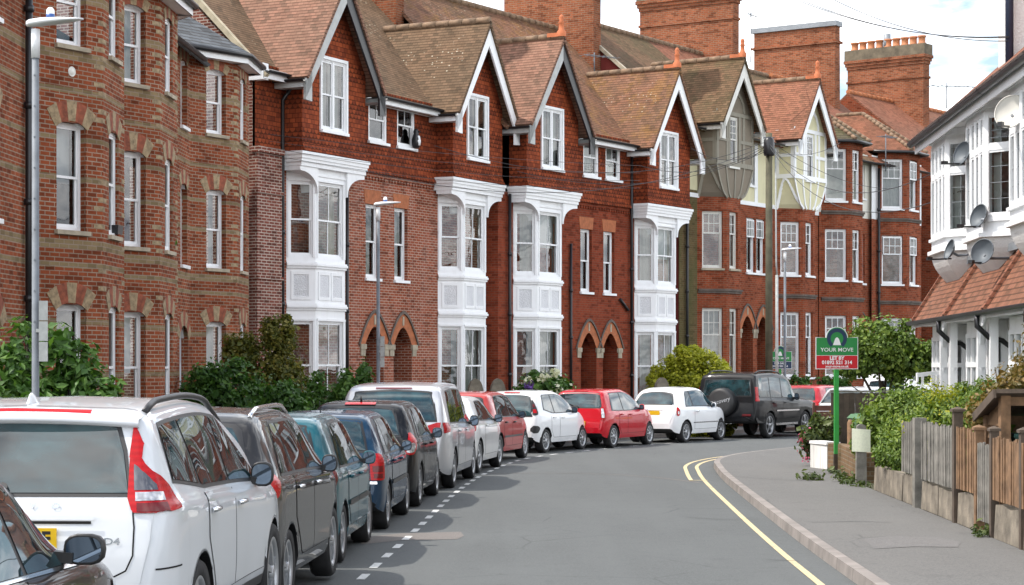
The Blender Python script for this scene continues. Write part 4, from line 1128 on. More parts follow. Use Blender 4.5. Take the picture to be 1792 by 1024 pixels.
def main_roof(root, x0, x1, eave, ridge, mat, back=None, rt='ridge', ov=.35, name='roof', th=.10, rstep=.42):
    """eave=(y,z), ridge=(y,z): front slope with overhang, back slope, ridge tiles"""
    (ye, ze), (yr, zr) = eave, ridge; sl = (zr - ze) / (yr - ye)
    mb = MB()
    slab(mb, (x0, ye - ov, ze - ov * sl), (x1, ye - ov, ze - ov * sl), (x1, yr, zr), (x0, yr, zr), th)
    yb = back or (2 * yr - ye)
    slab(mb, (x0, yr, zr), (x1, yr, zr), (x1, yb, zr - (yb - yr) * sl), (x0, yb, zr - (yb - yr) * sl), th)
    o = mb.build(name, M[mat], root)
    r = MB(); ridge_tiles(r, (x0, yr, zr + .02), (x1, yr, zr + .02), .11, 0, rstep); r.build('ridge_tiles', M[rt], o)
    return o

# ---------------- banded brick houses with canted bays (nearest on the left)
def banded(name, label, X, Z, hdg, w, left=0.0, right=0.0, cl=1.48, crr=1.48, recL=(), recR=(), curt=(None,) * 8, bayroof=True, extras=None, outer=None):
    O, ux, uy, rz = frame_at(X, Z, hdg); O = O + uy * .8
    root = empty(name, O, rz); tag(root, label, 'house', HG)
    mb = MB(); ar = mb; top = 9.2
    sp = mb
    FL = [(.95, 3.05, True), (4.28, 6.08, True), (7.36, 8.85, False)]
    def bayface(p0, p1, a, b, k, ops=FL, dep=.13):
        fr = Fr(p0, p1); wall(mb, fr, 0, top, [(a, b, v0, v1) for v0, v1, _ in ops], .16)
        for i, (v0, v1, arch) in enumerate(ops):
            f = seg_arch(ar, fr, a - .03, b + .03, v1 - .10, .13 if arch else .10, .34 if arch else .22, -.010, (2, 1), n=5)
            spandrel(sp, fr, a, b, lambda u: min(f(u), v1 + .001), v1 + .002, .05, 3)
            c = curt[(k + i) % len(curt)]
            sash(root, fr, a, b, v0, v1, dep, mat='white', sill='stone' if (k + i) % 3 else 'white', curtain=c)
        return fr
    cL = Fr((-cl, 0), (0, -.8)); bayface((-cl, 0), (0, -.8), .56, 1.27, 0)
    bayface((0, -.8), (w, -.8), w / 2 - .36, w / 2 + .36, 3, dep=.06)
    cr_ = Fr((w, -.8), (w + crr, -.8 + .8 * crr / 1.48)); bayface((w, -.8), (w + crr, -.8 + .8 * crr / 1.48), .42, min(1.12, cr_.L - .05), 5) if crr > 1 else wall(mb, cr_, 0, top)
    def recess(x0, x1, items, k):
        fr = Fr((x0, 0), (x1, 0)); ops = []
        for kind, u in items:
            if kind == 'win': ops += [(u - .36, u + .36, 4.28, 6.08), (u - .36, u + .36, 7.36, 8.85)]
            if kind == 'door': ops += [(u - .48, u + .48, .2, 2.95)]
        wall(mb, fr, 0, top, ops, .16)
        for kind, u in items:
            if kind == 'win':
                for j, (v0, v1) in enumerate(((4.28, 6.08), (7.36, 8.85))):
                    f = seg_arch(ar, fr, u - .39, u + .39, v1 - .10, .13, .3, -.010, (2, 1), n=5); spandrel(sp, fr, u - .36, u + .36, lambda q: min(f(q), v1 + .001), v1 + .002, .05, 3)
                    sash(root, fr, u - .36, u + .36, v0, v1, .13, sill='white', curtain=curt[(k + j) % len(curt)])
            else:
                f = seg_arch(ar, fr, u - .50, u + .50, 2.62, .32, .32, -.010, (2, 1), n=7); spandrel(sp, fr, u - .48, u + .48, lambda q: min(f(q), 2.951), 2.952, .10, 3)
                d = MB(); fr.box(d, u - .48, u + .48, .16, .22, .2, 2.95); fr.box(d, u - .34, u + .34, .135, .158, .35, 1.15); fr.box(d, u - .34, u + .34, .135, .158, 1.3, 2.1)
                dd = d.build('front_door', M['doorwhite' if k % 2 else 'doordk'], root)
                h = MB(); fr.box(h, u + .34, u + .38, .10, .16, 1.15, 1.25); h.build('handle', M['chrome'], dd)
    if left: recess(-cl - left, -cl, recL, 1)
    if right: recess(w + crr, w + crr + right, recR, 2)
    x0, x1 = -cl - left, w + crr + right
        # quoins at the bay corners
    q = mb
    for cx_, a, b in ((0, Vector((-.88, .48, 0)), Vector((1, 0, 0))), (w, Vector((-1, 0, 0)), Vector((.88, .48, 0)))):
        for i in range(61):
            z = .3 + i * .15
            if z > 8.9: break
            if any(v0 - .1 < z < v1 + .4 for v0, v1, _ in FL) and False: continue
            L1, L2 = (.23, .12) if i % 2 else (.12, .23)
            if rng.random() < .45 or z < 3.2 or 5.9 > z > 5.3: continue
            c = Vector((cx_, -.8, z)); n1 = Vector((-.48, -.88, 0)) if cx_ == 0 else Vector((0, -1, 0)); n2 = Vector((0, -1, 0)) if cx_ == 0 else Vector((.48, -.88, 0))
            for d, l, n in ((a, L1, n1), (b, L2, n2)):
                q.poly([c + n * .006, c + d * l + n * .006, c + d * l + n * .006 + Vector((0, 0, .075)), c + n * .006 + Vector((0, 0, .075))][::1 if d is b else -1], 2)
    mb.build('wall', [M['brickA'], M['brickA_arch'], M['buff'], M['white']], root)
    # eaves, gutters, roofs
    ov = .30; k = .8 / 1.48
    E = [(-cl - .25, 0 + .05), (-.16, -.8 - ov), (w + .16, -.8 - ov), (w + crr + .25, .05)]
    if bayroof:
        s1 = MB()
        Z0 = 9.32; zt = 10.35
        T_ = [(.35 - cl * .45, 1.15), (.35, .55), (w - .35, .55), (w + crr * .45 - .35, 1.15)]
        for i in range(3):
            a, b = E[i], E[i + 1]; c, d = T_[i + 1], T_[i]
            s1.prism([(a[0], a[1], Z0), (b[0], b[1], Z0), (c[0], c[1], zt), (d[0], d[1], zt)], (0, 0, -.07))
        s1.build('bay_roof', M['slate'], root)
        fa = MB()
        for i in range(3):
            fr = Fr(E[i], E[i + 1]); fr.box(fa, 0, fr.L, .02, .05, 9.06, 9.245); 
            fa.poly([fr.p(0, .03, 9.06), fr.p(0, .36, 9.06), fr.p(fr.L, .36, 9.06), fr.p(fr.L, .03, 9.06)])
        fa.build('fascia', M['white'], root)
        g = MB()
        pts = [(p[0], p[1] - .05, 9.24) for p in E]
        g.tube(pts, .058, 8); g.build('gutter', M['blkpaint'], root)
    main_roof(root, x0, x1, (0, 9.25), (4.6, 13.4), 'slate')
    if left: gutter(root, (x0, -.36, 8.96), (-cl - .1, -.36, 8.96))
    if right: gutter(root, (w + crr + .1, -.36, 8.96), (x1, -.36, 8.96))
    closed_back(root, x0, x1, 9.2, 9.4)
    if outer == 'left': side_wall(root, x0, 0, 9.2, 0, 9.25, (4.6, 13.3), 'brickA')
    return root, (O, ux, uy, rz)

def b1(u, d=0.0):   # point on the banded terrace front line
    h = R(2.4); return (-6.95 + math.sin(h) * u - math.cos(h) * d, 34.95 + math.cos(h) * u + math.sin(h) * d)
X_, Z_ = b1(0)
hA, fA = banded('brick_house', 'banded red brick house at the far left with the black drainpipe and white vent', X_, Z_, 2.4, 1.57, left=4.6, recL=(('win', 2.35), ('door', 2.35), ('door', .95), ('win', .95)), curt=(None, 'blind', None, 'greyc', None, None, 'net'), outer='left')
X_, Z_ = b1(4.55)
hB, fB = banded('brick_house', 'banded red brick house with terracotta pots on its middle sill, second from the left', X_, Z_, 2.4, 1.65, right=1.95, recR=(('win', .75), ('door', .75)), curt=('blind', 'redc', 'net', None, 'beigec', None))
X_, Z_ = b1(13.0)
hC, fC = banded('brick_house', 'banded brick house with a small slate bay roof, last before the pipe and tile-hung pier', X_, Z_, 2.4, 1.6, left=1.88, crr=.55, recL=(('win', 1.15), ('door', 1.15)), curt=('net', 'greyc', None, None, 'beigec'))
# drainpipe, vent on the first house; soil stack
pipe(hA, [(-2.0, -.09, 0), (-2.0, -.09, 9.3)], .062)
o = MB(); fr = Fr((-1.48, 0), (0, -.8)); c = fr.p(.92, -.012, 6.93)
o.lathe([(.001, 0), (.05, 0), (.055, .006), (.078, .006), (.085, 0), (.085, .03), (.001, .03)], 20, (0, 0, 0), 'y')
v = o.build('wall_vent', M['offwhite'], hA, loc=c, rz=math.atan2(fr.t.y, fr.t.x)); v.rotation_euler = (math.pi * 0, 0, math.atan2(fr.t.y, fr.t.x))

# ---------------- tile-hung gabled pairs with white timber bays
def ring_band(mb, poly, e, z0, z1, m=0):
    """a moulding that follows an open plan polyline, e proud"""
    n = len(poly); out = []
    for i, p in enumerate(poly):
        p = Vector((p[0], p[1])); 
        d1 = (Vector(poly[i]) - Vector(poly[i - 1])).normalized() if i else None
        d2 = (Vector(poly[i + 1]) - Vector(poly[i])).normalized() if i < n - 1 else None
        n1 = Vector((d1.y, -d1.x)) if d1 else None; n2 = Vector((d2.y, -d2.x)) if d2 else None
        if n1 is None: q = p + n2 * e
        elif n2 is None: q = p + n1 * e
        else:
            b = (n1 + n2).normalized(); q = p + b * (e / max(.3, b.dot(n1)))
        out.append(q)
    for i in range(n - 1):
        a, b, c, d = Vector(poly[i]), Vector(poly[i + 1]), out[i + 1], out[i]
        mb.hexa([(d.x, d.y, z0), (c.x, c.y, z0), (b.x, b.y, z0), (a.x, a.y, z0), (d.x, d.y, z1), (c.x, c.y, z1), (b.x, b.y, z1), (a.x, a.y, z1)], m)

def gable_roof(root, x0, x1, yf, zf, zr, yv0, yv1, mat, ovx=.42, ovy=.42, boards=('white', 'white'), soffit='grey_and_litblk', fin=False, ridge='ridge', bw=.50):
    """steep gable roof whose ridge runs into the main roof; yf front wall plane, zf wall-head height, zr ridge, yv0/yv1 where eave and ridge meet the main roof"""
    xc = (x0 + x1) / 2; sl = (zr - zf) / (xc - x0 + .02); y0 = yf - ovy
    xl, xr_ = x0 - ovx, x1 + ovx; ze = zf - ovx * sl * .92
    mb = MB()
    slab(mb, (xl, y0, ze), (xc, y0, zr), (xc, yv1, zr), (xl, yv0, ze), .09)
    slab(mb, (xc, y0, zr), (xr_, y0, ze), (xr_, yv0, ze), (xc, yv1, zr), .09)
    o = mb.build('gable_roof', M[mat], root)
    r = MB(); ridge_tiles(r, (xc, y0 + .03, zr + .02), (xc, yv1, zr + .02), .105); r.build('ridge_tiles', M[ridge], o)
    for sgn, xe, bm in ((-1, xl, boards[0]), (1, xr_, boards[1])):
        b = MB(); yb = y0 + .05
        a = Vector((xc, yb, zr - .10)); e = Vector((xe, yb, ze - .10)); dn = Vector((0, 0, -bw))
        b.prism([a, e, e + dn * .95, a + dn * 1.25], (0, .055, 0)); 
        # cap under the eave
        b.prism([e + Vector((sgn * .0, 0, 0)), e + dn * .95, e + dn * .95 + Vector((-sgn * .30, 0, -.02)), e + Vector((-sgn * .30, 0, .30))], (0, .06, 0))
        b.build('bargeboard', M[bm], root)
        s_ = MB()
        # soffit lining under the overhang
        s_.poly([(xc, y0 + .10, zr - .12), (xe, y0 + .10, ze - .12), (xe, yf + .04, ze - .12), (xc, yf + .04, zr - .12)])
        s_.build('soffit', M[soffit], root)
        ev = MB(); ev.box(min(xe, xe - sgn * .06), max(xe, xe - sgn * .06), y0 + .12, yv0 - .05, ze - .26, ze - .10); 
        ev.poly([(xe - sgn * .03, y0 + .12, ze - .25), (xe - sgn * .45, y0 + .12, ze - .25), (xe - sgn * .45, yv0, ze - .25), (xe - sgn * .03, yv0, ze - .25)])
        ev.build('eave_board', M[boards[0] if boards[0] != 'blkpaint' else 'white'], root)
        gutter(root, (xe + sgn * .055, y0 + .06, ze - .07), (xe + sgn * .055, yv0 - .02, ze - .07))
    if fin: finial(root, (xc, y0 + .12, zr + .05))
    return o

def white_bay(root, x0, zt=7.42, curt=('net', None, 'net', None), front_cols=2):
    """canted white timber bay under the gable"""
    P = [(x0 + .22, 0), (x0 + .80, -.50), (x0 + 2.22, -.50), (x0 + 2.80, 0)]
    mb = MB()
    FLo = [(.95, 3.18), (4.80, 6.72)]; k = 0
    for i in range(3):
        fr = Fr(P[i], P[i + 1]); L = fr.L; e = .075 if i != 1 else .11
        ops = [(e, L - e, a, b) for a, b in FLo]
        wall(mb, fr, .25, 6.95, ops, .05)
        for (a, b) in FLo:
            sash(root, fr, e, L - e, a, b, .035, cols=1, bars=2 if i == 1 else 1, top=(2, 1) if i == 1 else (1, 1), sill=None, curtain=curt[k % len(curt)], fw=.035); k += 1
        # raised panel frames between the floors
        n = 1 if i != 1 else 2; pw = (L - .2) / n
        for j in range(n):
            a, b = .10 + j * pw + .02, .10 + (j + 1) * pw - .02
            for (p, q, r, s_) in ((a, b, 3.72, 3.80), (a, b, 4.36, 4.44), (a, a + .07, 3.80, 4.36), (b - .07, b, 3.80, 4.36)): fr.box(mb, p, q, -.022, .0, r, s_)
            fr.box(mb, a + .07, b - .07, -.006, .0, 3.80, 4.36, 1)
        # architrave strips
        for (a, b) in FLo:
            for (p, q) in ((e - .05, e), (L - e, L - e + .05)): fr.box(mb, p, q, -.02, .0, a, b)
            fr.box(mb, e - .05, L - e + .05, -.03, .0, b + .01, b + .07)
    for z0, z1, e in ((3.46, 3.52, .035), (3.52, 3.58, .075), (3.58, 3.63, .05), (4.52, 4.58, .045), (4.58, 4.64, .08), (4.64, 4.68, .055), (6.86, 6.92, .03), (.72, .80, .07)): ring_band(mb, P, e, z0, z1)
    ring_band(mb, P, .004, 6.95, 7.12)
    b = mb.build('bay_window', [M['white'], M['rough']], root)
    # rectangular cornice carrying the gable, with curved consoles
    c = MB(); xa, xb, yf = x0 - .02, x0 + 3.07, -.60
    for z0, z1, e in ((7.06, 7.16, .015), (7.16, 7.25, .045), (7.25, 7.34, .07), (7.34, zt, .10)):
        c.box(xa - e, xb + e, yf - e, .0, z0, z1)
    for sx, xe, xi in ((1, xa, x0 + .78), (-1, xb, x0 + 2.24)):
        pts = [(xe, yf + .02, 7.06), (xe, yf + .02, 6.95)]
        for i in range(9):
            t = i / 8 * math.pi / 2; pts.append((xe + (xi - xe) * (.06 + .94 * math.sin(t)), yf + .02, 6.48 + .46 * math.cos(t)))
        pts += [(xi, yf + .02, 6.42), (xi + sx * .03, yf + .02, 6.42), (xi + sx * .03, yf + .02, 7.06)]
        c.prism(pts, (0, .09, 0)); c.prism([(p[0], p[1] + .094, p[2] + .03 * (k > 1 and k < len(pts) - 1)) for k, p in enumerate(pts)], (0, .40, 0))
    c.build('cornice', M['white'], root)
    return b

def porch_arch(root, fr, u, brick, w=1.0, spring=2.62, apex=3.12, hood=True, k=0):
    wallfill = MB(); f = pointed(wallfill, fr, u - w / 2, u + w / 2, spring, apex, apex + .004, .0, 0, .22)
    wallfill.build('arch_infill', M[brick], root)
    a = MB(); n = 16; xs = [u - w / 2 - .0 + w * i / n for i in range(n + 1)]
    def g(x, e):   # offset curve
        ww = w / 2 + e; q = min(1, abs(x - u) / ww); return spring + (apex + e * 1.25 - spring) * (1 - q ** 1.7)
    for e0, e1, d, m in ((.0, .30, -.012, 0), (.30, .37, -.05, 1)):
        for i in range(n):
            t0, t1 = -1 + 2 * i / n, -1 + 2 * (i + 1) / n
            q = [(u + t0 * (w / 2 + e0), g(u + t0 * (w / 2 + e0), e0)), (u + t1 * (w / 2 + e0), g(u + t1 * (w / 2 + e0), e0)), (u + t1 * (w / 2 + e1), g(u + t1 * (w / 2 + e1), e1)), (u + t0 * (w / 2 + e1), g(u + t0 * (w / 2 + e1), e1))]
            a.prism([fr.p(x, d, z) for x, z in q], fr.n * .03, m)
    fr.box(a, u - .04, u + .04, -.03, .0, apex + .05, apex + .30, 2)
    for sx in (-1, 1): fr.box(a, u + sx * (w / 2 + .12) - .14, u + sx * (w / 2 + .12) + .14, -.05, .02, spring - .12, spring + .02, 2); fr.box(a, u + sx * (w / 2 + .12) - .11, u + sx * (w / 2 + .12) + .11, -.03, .0, spring - .30, spring - .12, 2)
    a.build('porch_arch', [M['lintel'], M['darkstone'], M['stone']], root)
    d = MB(); fr.box(d, u - w / 2 + .02, u + w / 2 - .02, .95, 1.0, .25, 2.5); fr.box(d, u - w / 2 + .12, u + w / 2 - .12, .93, .948, .4, 1.1); fr.box(d, u - w / 2 + .02, u + w / 2 - .02, .95, 1.0, 2.56, 3.1)
    dd = d.build('front_door', M['doorred' if k else 'doordk'], root)
    h = MB(); fr.box(h, u + .28, u + .33, .88, .95, 1.2, 1.3); h.build('handle', M['chrome'], dd)

def gabled(label, O, ux, uy, rz, x0, x1, gx, door, win, attic, brick, roofm, groofm, boards, fin=False, pier=False, curt=('net', None, 'beigec', None), mirror=False, gcurt='net', stack=False, fascia_r=True, kr=None, name='gabled_house', step=0.0):
    """x0..x1 span, gx left edge of the gable (all in pair coordinates)"""
    b = gx; root = empty(name, O + ux * b, rz); tag(root, label, 'house', HG)
    x0, x1, door, win, attic = x0 - b, x1 - b, door - b, win - b, attic - b
    G0, G1 = 0.0, 3.05; eave = 9.5; hang = 7.28
    mb = MB(); hb = MB()
    # recessed front wall: brick below, hung tiles above
    fr = Fr((x0, 0), (x1, 0)); U = lambda x: x - x0
    ops = [(U(door) - .5, U(door) + .5, .25, 3.12), (U(win) - .36, U(win) + .36, 4.42, 6.42)]
    wall(mb, fr, 0, hang, ops[:1], 1.0, u0=U(door) - .5, u1=U(door) + .5) if False else None
    r0, r1 = (max(x0, G1 - .25), x1) if not mirror else (x0, min(x1, G0 + .25))
    wall(mb, fr, 0, hang, [ops[0]], 1.0, u0=U(r0), u1=U(r1)) if False else None
    # split so that the porch is deep and the window reveal shallow
    zsplit = 3.9
    wall(mb, fr, 0, zsplit, [ops[0]], 1.0, u0=U(x0), u1=U(x1)); wall(mb, fr, zsplit, hang, [ops[1]], .13, u0=U(x0), u1=U(x1))
    mb.build('wall', M[brick], root)
    porch_arch(root, fr, U(door), brick, k=int(door * 7) % 2)
    sash(root, fr, ops[1][0], ops[1][1], 4.42, 6.42, .10, sill='white', curtain=curt[0], fw=.05)
    ln = MB(); u = U(win); ln.prism([fr.p(u - .40, -.012, 6.42), fr.p(u + .40, -.012, 6.42), fr.p(u + .46, -.012, 6.80), fr.p(u - .46, -.012, 6.80)], fr.n * .03); ln.build('lintel', M['lintel'], root)
    # dentil course and hung tiles
    dn = MB(); dn.box(r0, r1, -.05, 0, 7.16, 7.26)
    n = int((r1 - r0) / .16)
    for i in range(n): dn.box(r0 + i * .16, r0 + i * .16 + .08, -.045, 0, 7.07, 7.158)
    dn.build('dentil_course', M[brick], root)
    fh = Fr((x0, -.07), (x1, -.07)); ao = (U(attic) - .50, U(attic) + .50, 8.12, 9.28)
    wall(hb, fh, hang, eave, [ao], .12, u0=U(r0), u1=U(r1))
    if pier: wall(hb, fh, 7.45, eave, u0=0, u1=U(G0))
    # kick of the lowest tiles
    hb.poly([(r0, -.13, hang - .02), (r1, -.13, hang - .02), (r1, -.07, hang + .16), (r0, -.07, hang + .16)])
    hb.poly([(r0, 0, hang - .02), (r0, -.13, hang - .02), (r1, -.13, hang - .02), (r1, 0, hang - .02)][::-1])
    sash(root, fh, ao[0], ao[1], ao[2], ao[3], .03, cols=1, top=(2, 1), sill='white', curtain=curt[1], fw=.10, mid=.52)
    # gable box: front with window, returns
    gf = Fr((G0, -.62), (G1, -.62)); gw = (.86, 2.06, 8.05, 9.88); zf = 9.78; zr = 12.05
    wall(hb, gf, 7.43, zf, [gw], .10)
    # triangle, holed by the head of the window
    xc = (G0 + G1) / 2
    hb.poly([gf.p(0, 0, zf), gf.p(gw[0], 0, zf), gf.p(gw[0], 0, gw[3]), gf.p(xc, 0, zr - .1)]); hb.poly([gf.p(gw[1], 0, zf), gf.p(G1, 0, zf), gf.p(xc, 0, zr - .1), gf.p(gw[1], 0, gw[3])]); hb.poly([gf.p(gw[0], 0, gw[3]), gf.p(gw[1], 0, gw[3]), gf.p(xc, 0, zr - .1)])
    for p0, p1 in (((G0, 0), (G0, -.62)), ((G1, -.62), (G1, 0))):
        f2 = Fr(p0, p1); wall(hb, f2, 7.43, zf - .07)
    # bell-cast course in mid gable and sill course
    for z in (7.5,): hb.poly([(G0 - .03, -.70, z - .06), (G1 + .03, -.70, z - .06), (G1, -.62, z + .14), (G0, -.62, z + .14)])
    hb.build('tile_hanging', M['hung'], root)
    sash(root, gf, gw[0], gw[1], gw[2], gw[3], .0, cols=2, sill='white', curtain=gcurt, fw=.07, sillw=.09)
    ar = MB()
    for (p, q, r, s_) in ((gw[0] - .06, gw[0] + .02, gw[2] - .05, gw[3] + .05), (gw[1] - .02, gw[1] + .06, gw[2] - .05, gw[3] + .05), (gw[0] + .02, gw[1] - .02, gw[3] - .03, gw[3] + .05)): gf.box(ar, p, q, -.045, .05, r, s_)
    ar.build('window_architrave', M['white'], root)
    gable_roof(root, G0, G1, -.62, zf, zr, .10, 2.55, groofm, boards=boards, fin=fin, soffit='soffit' if boards[1] == 'blkpaint' else 'grey_and_litblk')
    white_bay(root, 0, curt=curt)
    # eaves of the recess
    fa = MB(); a, c = (G1 + .40, x1) if not mirror else (x0, G0 - .40)
    fa.box(a, c, -.43, -.40, 9.10, 9.30); fa.box(a, c, -.40, -.05, 9.10, 9.13); fa.build('fascia', M['white'], root)
    gutter(root, (a, -.50, 9.28), (c, -.50, 9.28), .065)
    main_roof(root, x0, x1, (0, 9.5), (4.55, 14.0), roofm)
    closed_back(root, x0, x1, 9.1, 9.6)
    if pier:
        eb = MB(); eb.box(x0 - .12, -.35, -.43, -.40, 9.08, 9.32); eb.box(x0 - .13, x0 + .1, -.40, .1, 9.05, 9.45); eb.build('kneeler', M['white'], root)
        gutter(root, (x0 - .1, -.50, 9.27), (-.1, -.50, 9.27))
        side_wall(root, x0, 0, 9.1, 0, 9.45, (4.55, 13.9), 'brickF')
        v = MB(); v.bar((x0 - .05, -.45, 9.13), (x0 - .05, 4.55, 14.08), .14, .13); v.build('verge', simple('cream_verge', (.42, .36, .25), .8, vary=.25), root)
        pm = MB(); pm.box(x0 - .03, G0 - .22, -.16, 0, 0, 7.30); pm.box(x0 - .05, G0 - .20, -.20, 0, 4.18, 4.26); pm.box(x0 - .05, G0 - .20, -.20, 0, 6.30, 6.38); pm.box(x0 - .07, G0 - .2, -.24, -.0, 7.30, 7.44)
        pm.build('brick_pier', M['brickF'], root)
    return root

# pair A
OA, uxA, uyA, rzA = frame_at(-5.24, 51.4, 27.0); OA = OA + uyA * .62
PA = lambda **k: None
h1 = gabled('tile-hung house with salmon brick, black-edged gable and a white bay, next to the banded houses', OA, uxA, uyA, rzA, -1.28, 5.30, 0, 4.55, 4.45, 4.62, 'brickB', 'roofbrown', 'roofpink', ('grey_and_litblk', 'blkpaint'), pier=True, curt=(None, None, None, 'beigec', None, None, None), gcurt='net')  # left bargeboard grey: light on its black paint put into the colour
pipe(h1, [(-.10, -.10, 0), (-.10, -.10, 7.2), (-.10, -.10, 8.7), (-.02, -.42, 9.15)], .05); pipe(h1, [(3.0, -.09, 0), (3.0, -.09, 7.0)], .045)
h2 = gabled('tile-hung house with a white-edged brown gable, right of the salmon brick doorways', OA, uxA, uyA, rzA, 5.30, 10.95, 7.86, 6.08, 5.98, 6.15, 'brickB', 'roofbrown', 'roofbrown', ('white', 'white'), mirror=True, curt=('greyc', None, 'net', None, 'net', None, 'net'), gcurt='beigec')
c1_ = chimney(h2, 2.9, 3.4, 2.95, 6.6, 11.5, 17.6)
OB, uxB, uyB, rzB = frame_at(.44, 61.3, 32.0); OB = OB + uyB * .62
h3 = gabled('tile-hung house with a black-edged pink gable and terracotta finial, in the middle of the street', OB, uxB, uyB, rzB, -.62, 5.45, 0, 4.78, 4.62, 4.82, 'brickC', 'rooflichen', 'roofpink', ('grey_and_litblk', 'blkpaint'), fin=True, curt=('greyc', 'net', 'net', 'blind', 'net', 'greyc', 'net'), gcurt='net')  # grey left board again paints in how black paint catches light
side_wall(h3, -.62, 0, 1.2, 0, 9.5, mat='brickC'); pipe(h3, [(-.12, -.10, 0), (-.12, -.10, 7.2)], .05); pipe(h3, [(3.55, -.07, 0), (3.55, -.07, 5.9)], .045)
h4 = gabled('tile-hung house with white bargeboards and an orange lichened roof, behind the rounded yellow-green bush', OB, uxB, uyB, rzB, 5.45, 10.6, 7.6, 6.2, 6.1, 6.26, 'brickC', 'rooflichen', 'rooflichen', ('white', 'white'), fin=True, mirror=True, curt=('net', 'net', None, 'blind', 'net', 'beigec', None), gcurt='net')
pipe(h4, [(-.14, -.10, 0), (-.14, -.10, 7.0), (-.14, -.10, 9.1)], .05); pipe(h4, [(-.30, -.06, 3.9), (-.85, -.06, 4.25)], .045)
c2_ = chimney(h4, 2.75, 3.25, 3.0, 6.7, 11.8, 18.6)
# ---------------- timber-gabled houses and brick bay houses further along
def bay_poly(x0, w, cant, d): return [(x0, 0), (x0 + cant, -d), (x0 + cant + w, -d), (x0 + 2 * cant + w, 0)]
def brick_bay(root, x0, w, cant, d, z1, floors, brick, curt, top=(3, 2), strings=(4.62,), wmat='offwhite', tilts=()):
    P = bay_poly(x0, w, cant, d); mb = MB(); k = 0
    for i in range(3):
        fr = Fr(P[i], P[i + 1]); L = fr.L; ww = min(.46, L / 2 - .16) if i != 1 else min(.40, L / 2 - .2)
        ops = [(L / 2 - ww, L / 2 + ww, a, b) for a, b in floors]; wall(mb, fr, 0, z1, ops, .13)
        for j, (a, b) in enumerate(floors):
            sash(root, fr, L / 2 - ww, L / 2 + ww, a, b, .09, mat=wmat, sill='stone' if wmat == 'offwhite' else 'white', curtain=curt[k % len(curt)], top=top if i == 0 else (2, top[1]), mid=.62, fw=.06, tilt=.10 if (i, j) in tilts else 0); k += 1
    mb.build('bay_window', M[brick], root)
    for z in strings:
        s = MB(); ring_band(s, P, .05, z, z + .08); ring_band(s, P, .09, z + .08, z + .15); s.build('string_course', M['darkstone'], root)
    for i in range(3):
        fr = Fr(P[i], P[i + 1])
        for a, b in floors: lt = MB(); fr.box(lt, .06, fr.L - .06, -.008, .0, b + .02, b + .30); lt.build('lintel', M['brickE'], root)
    return P

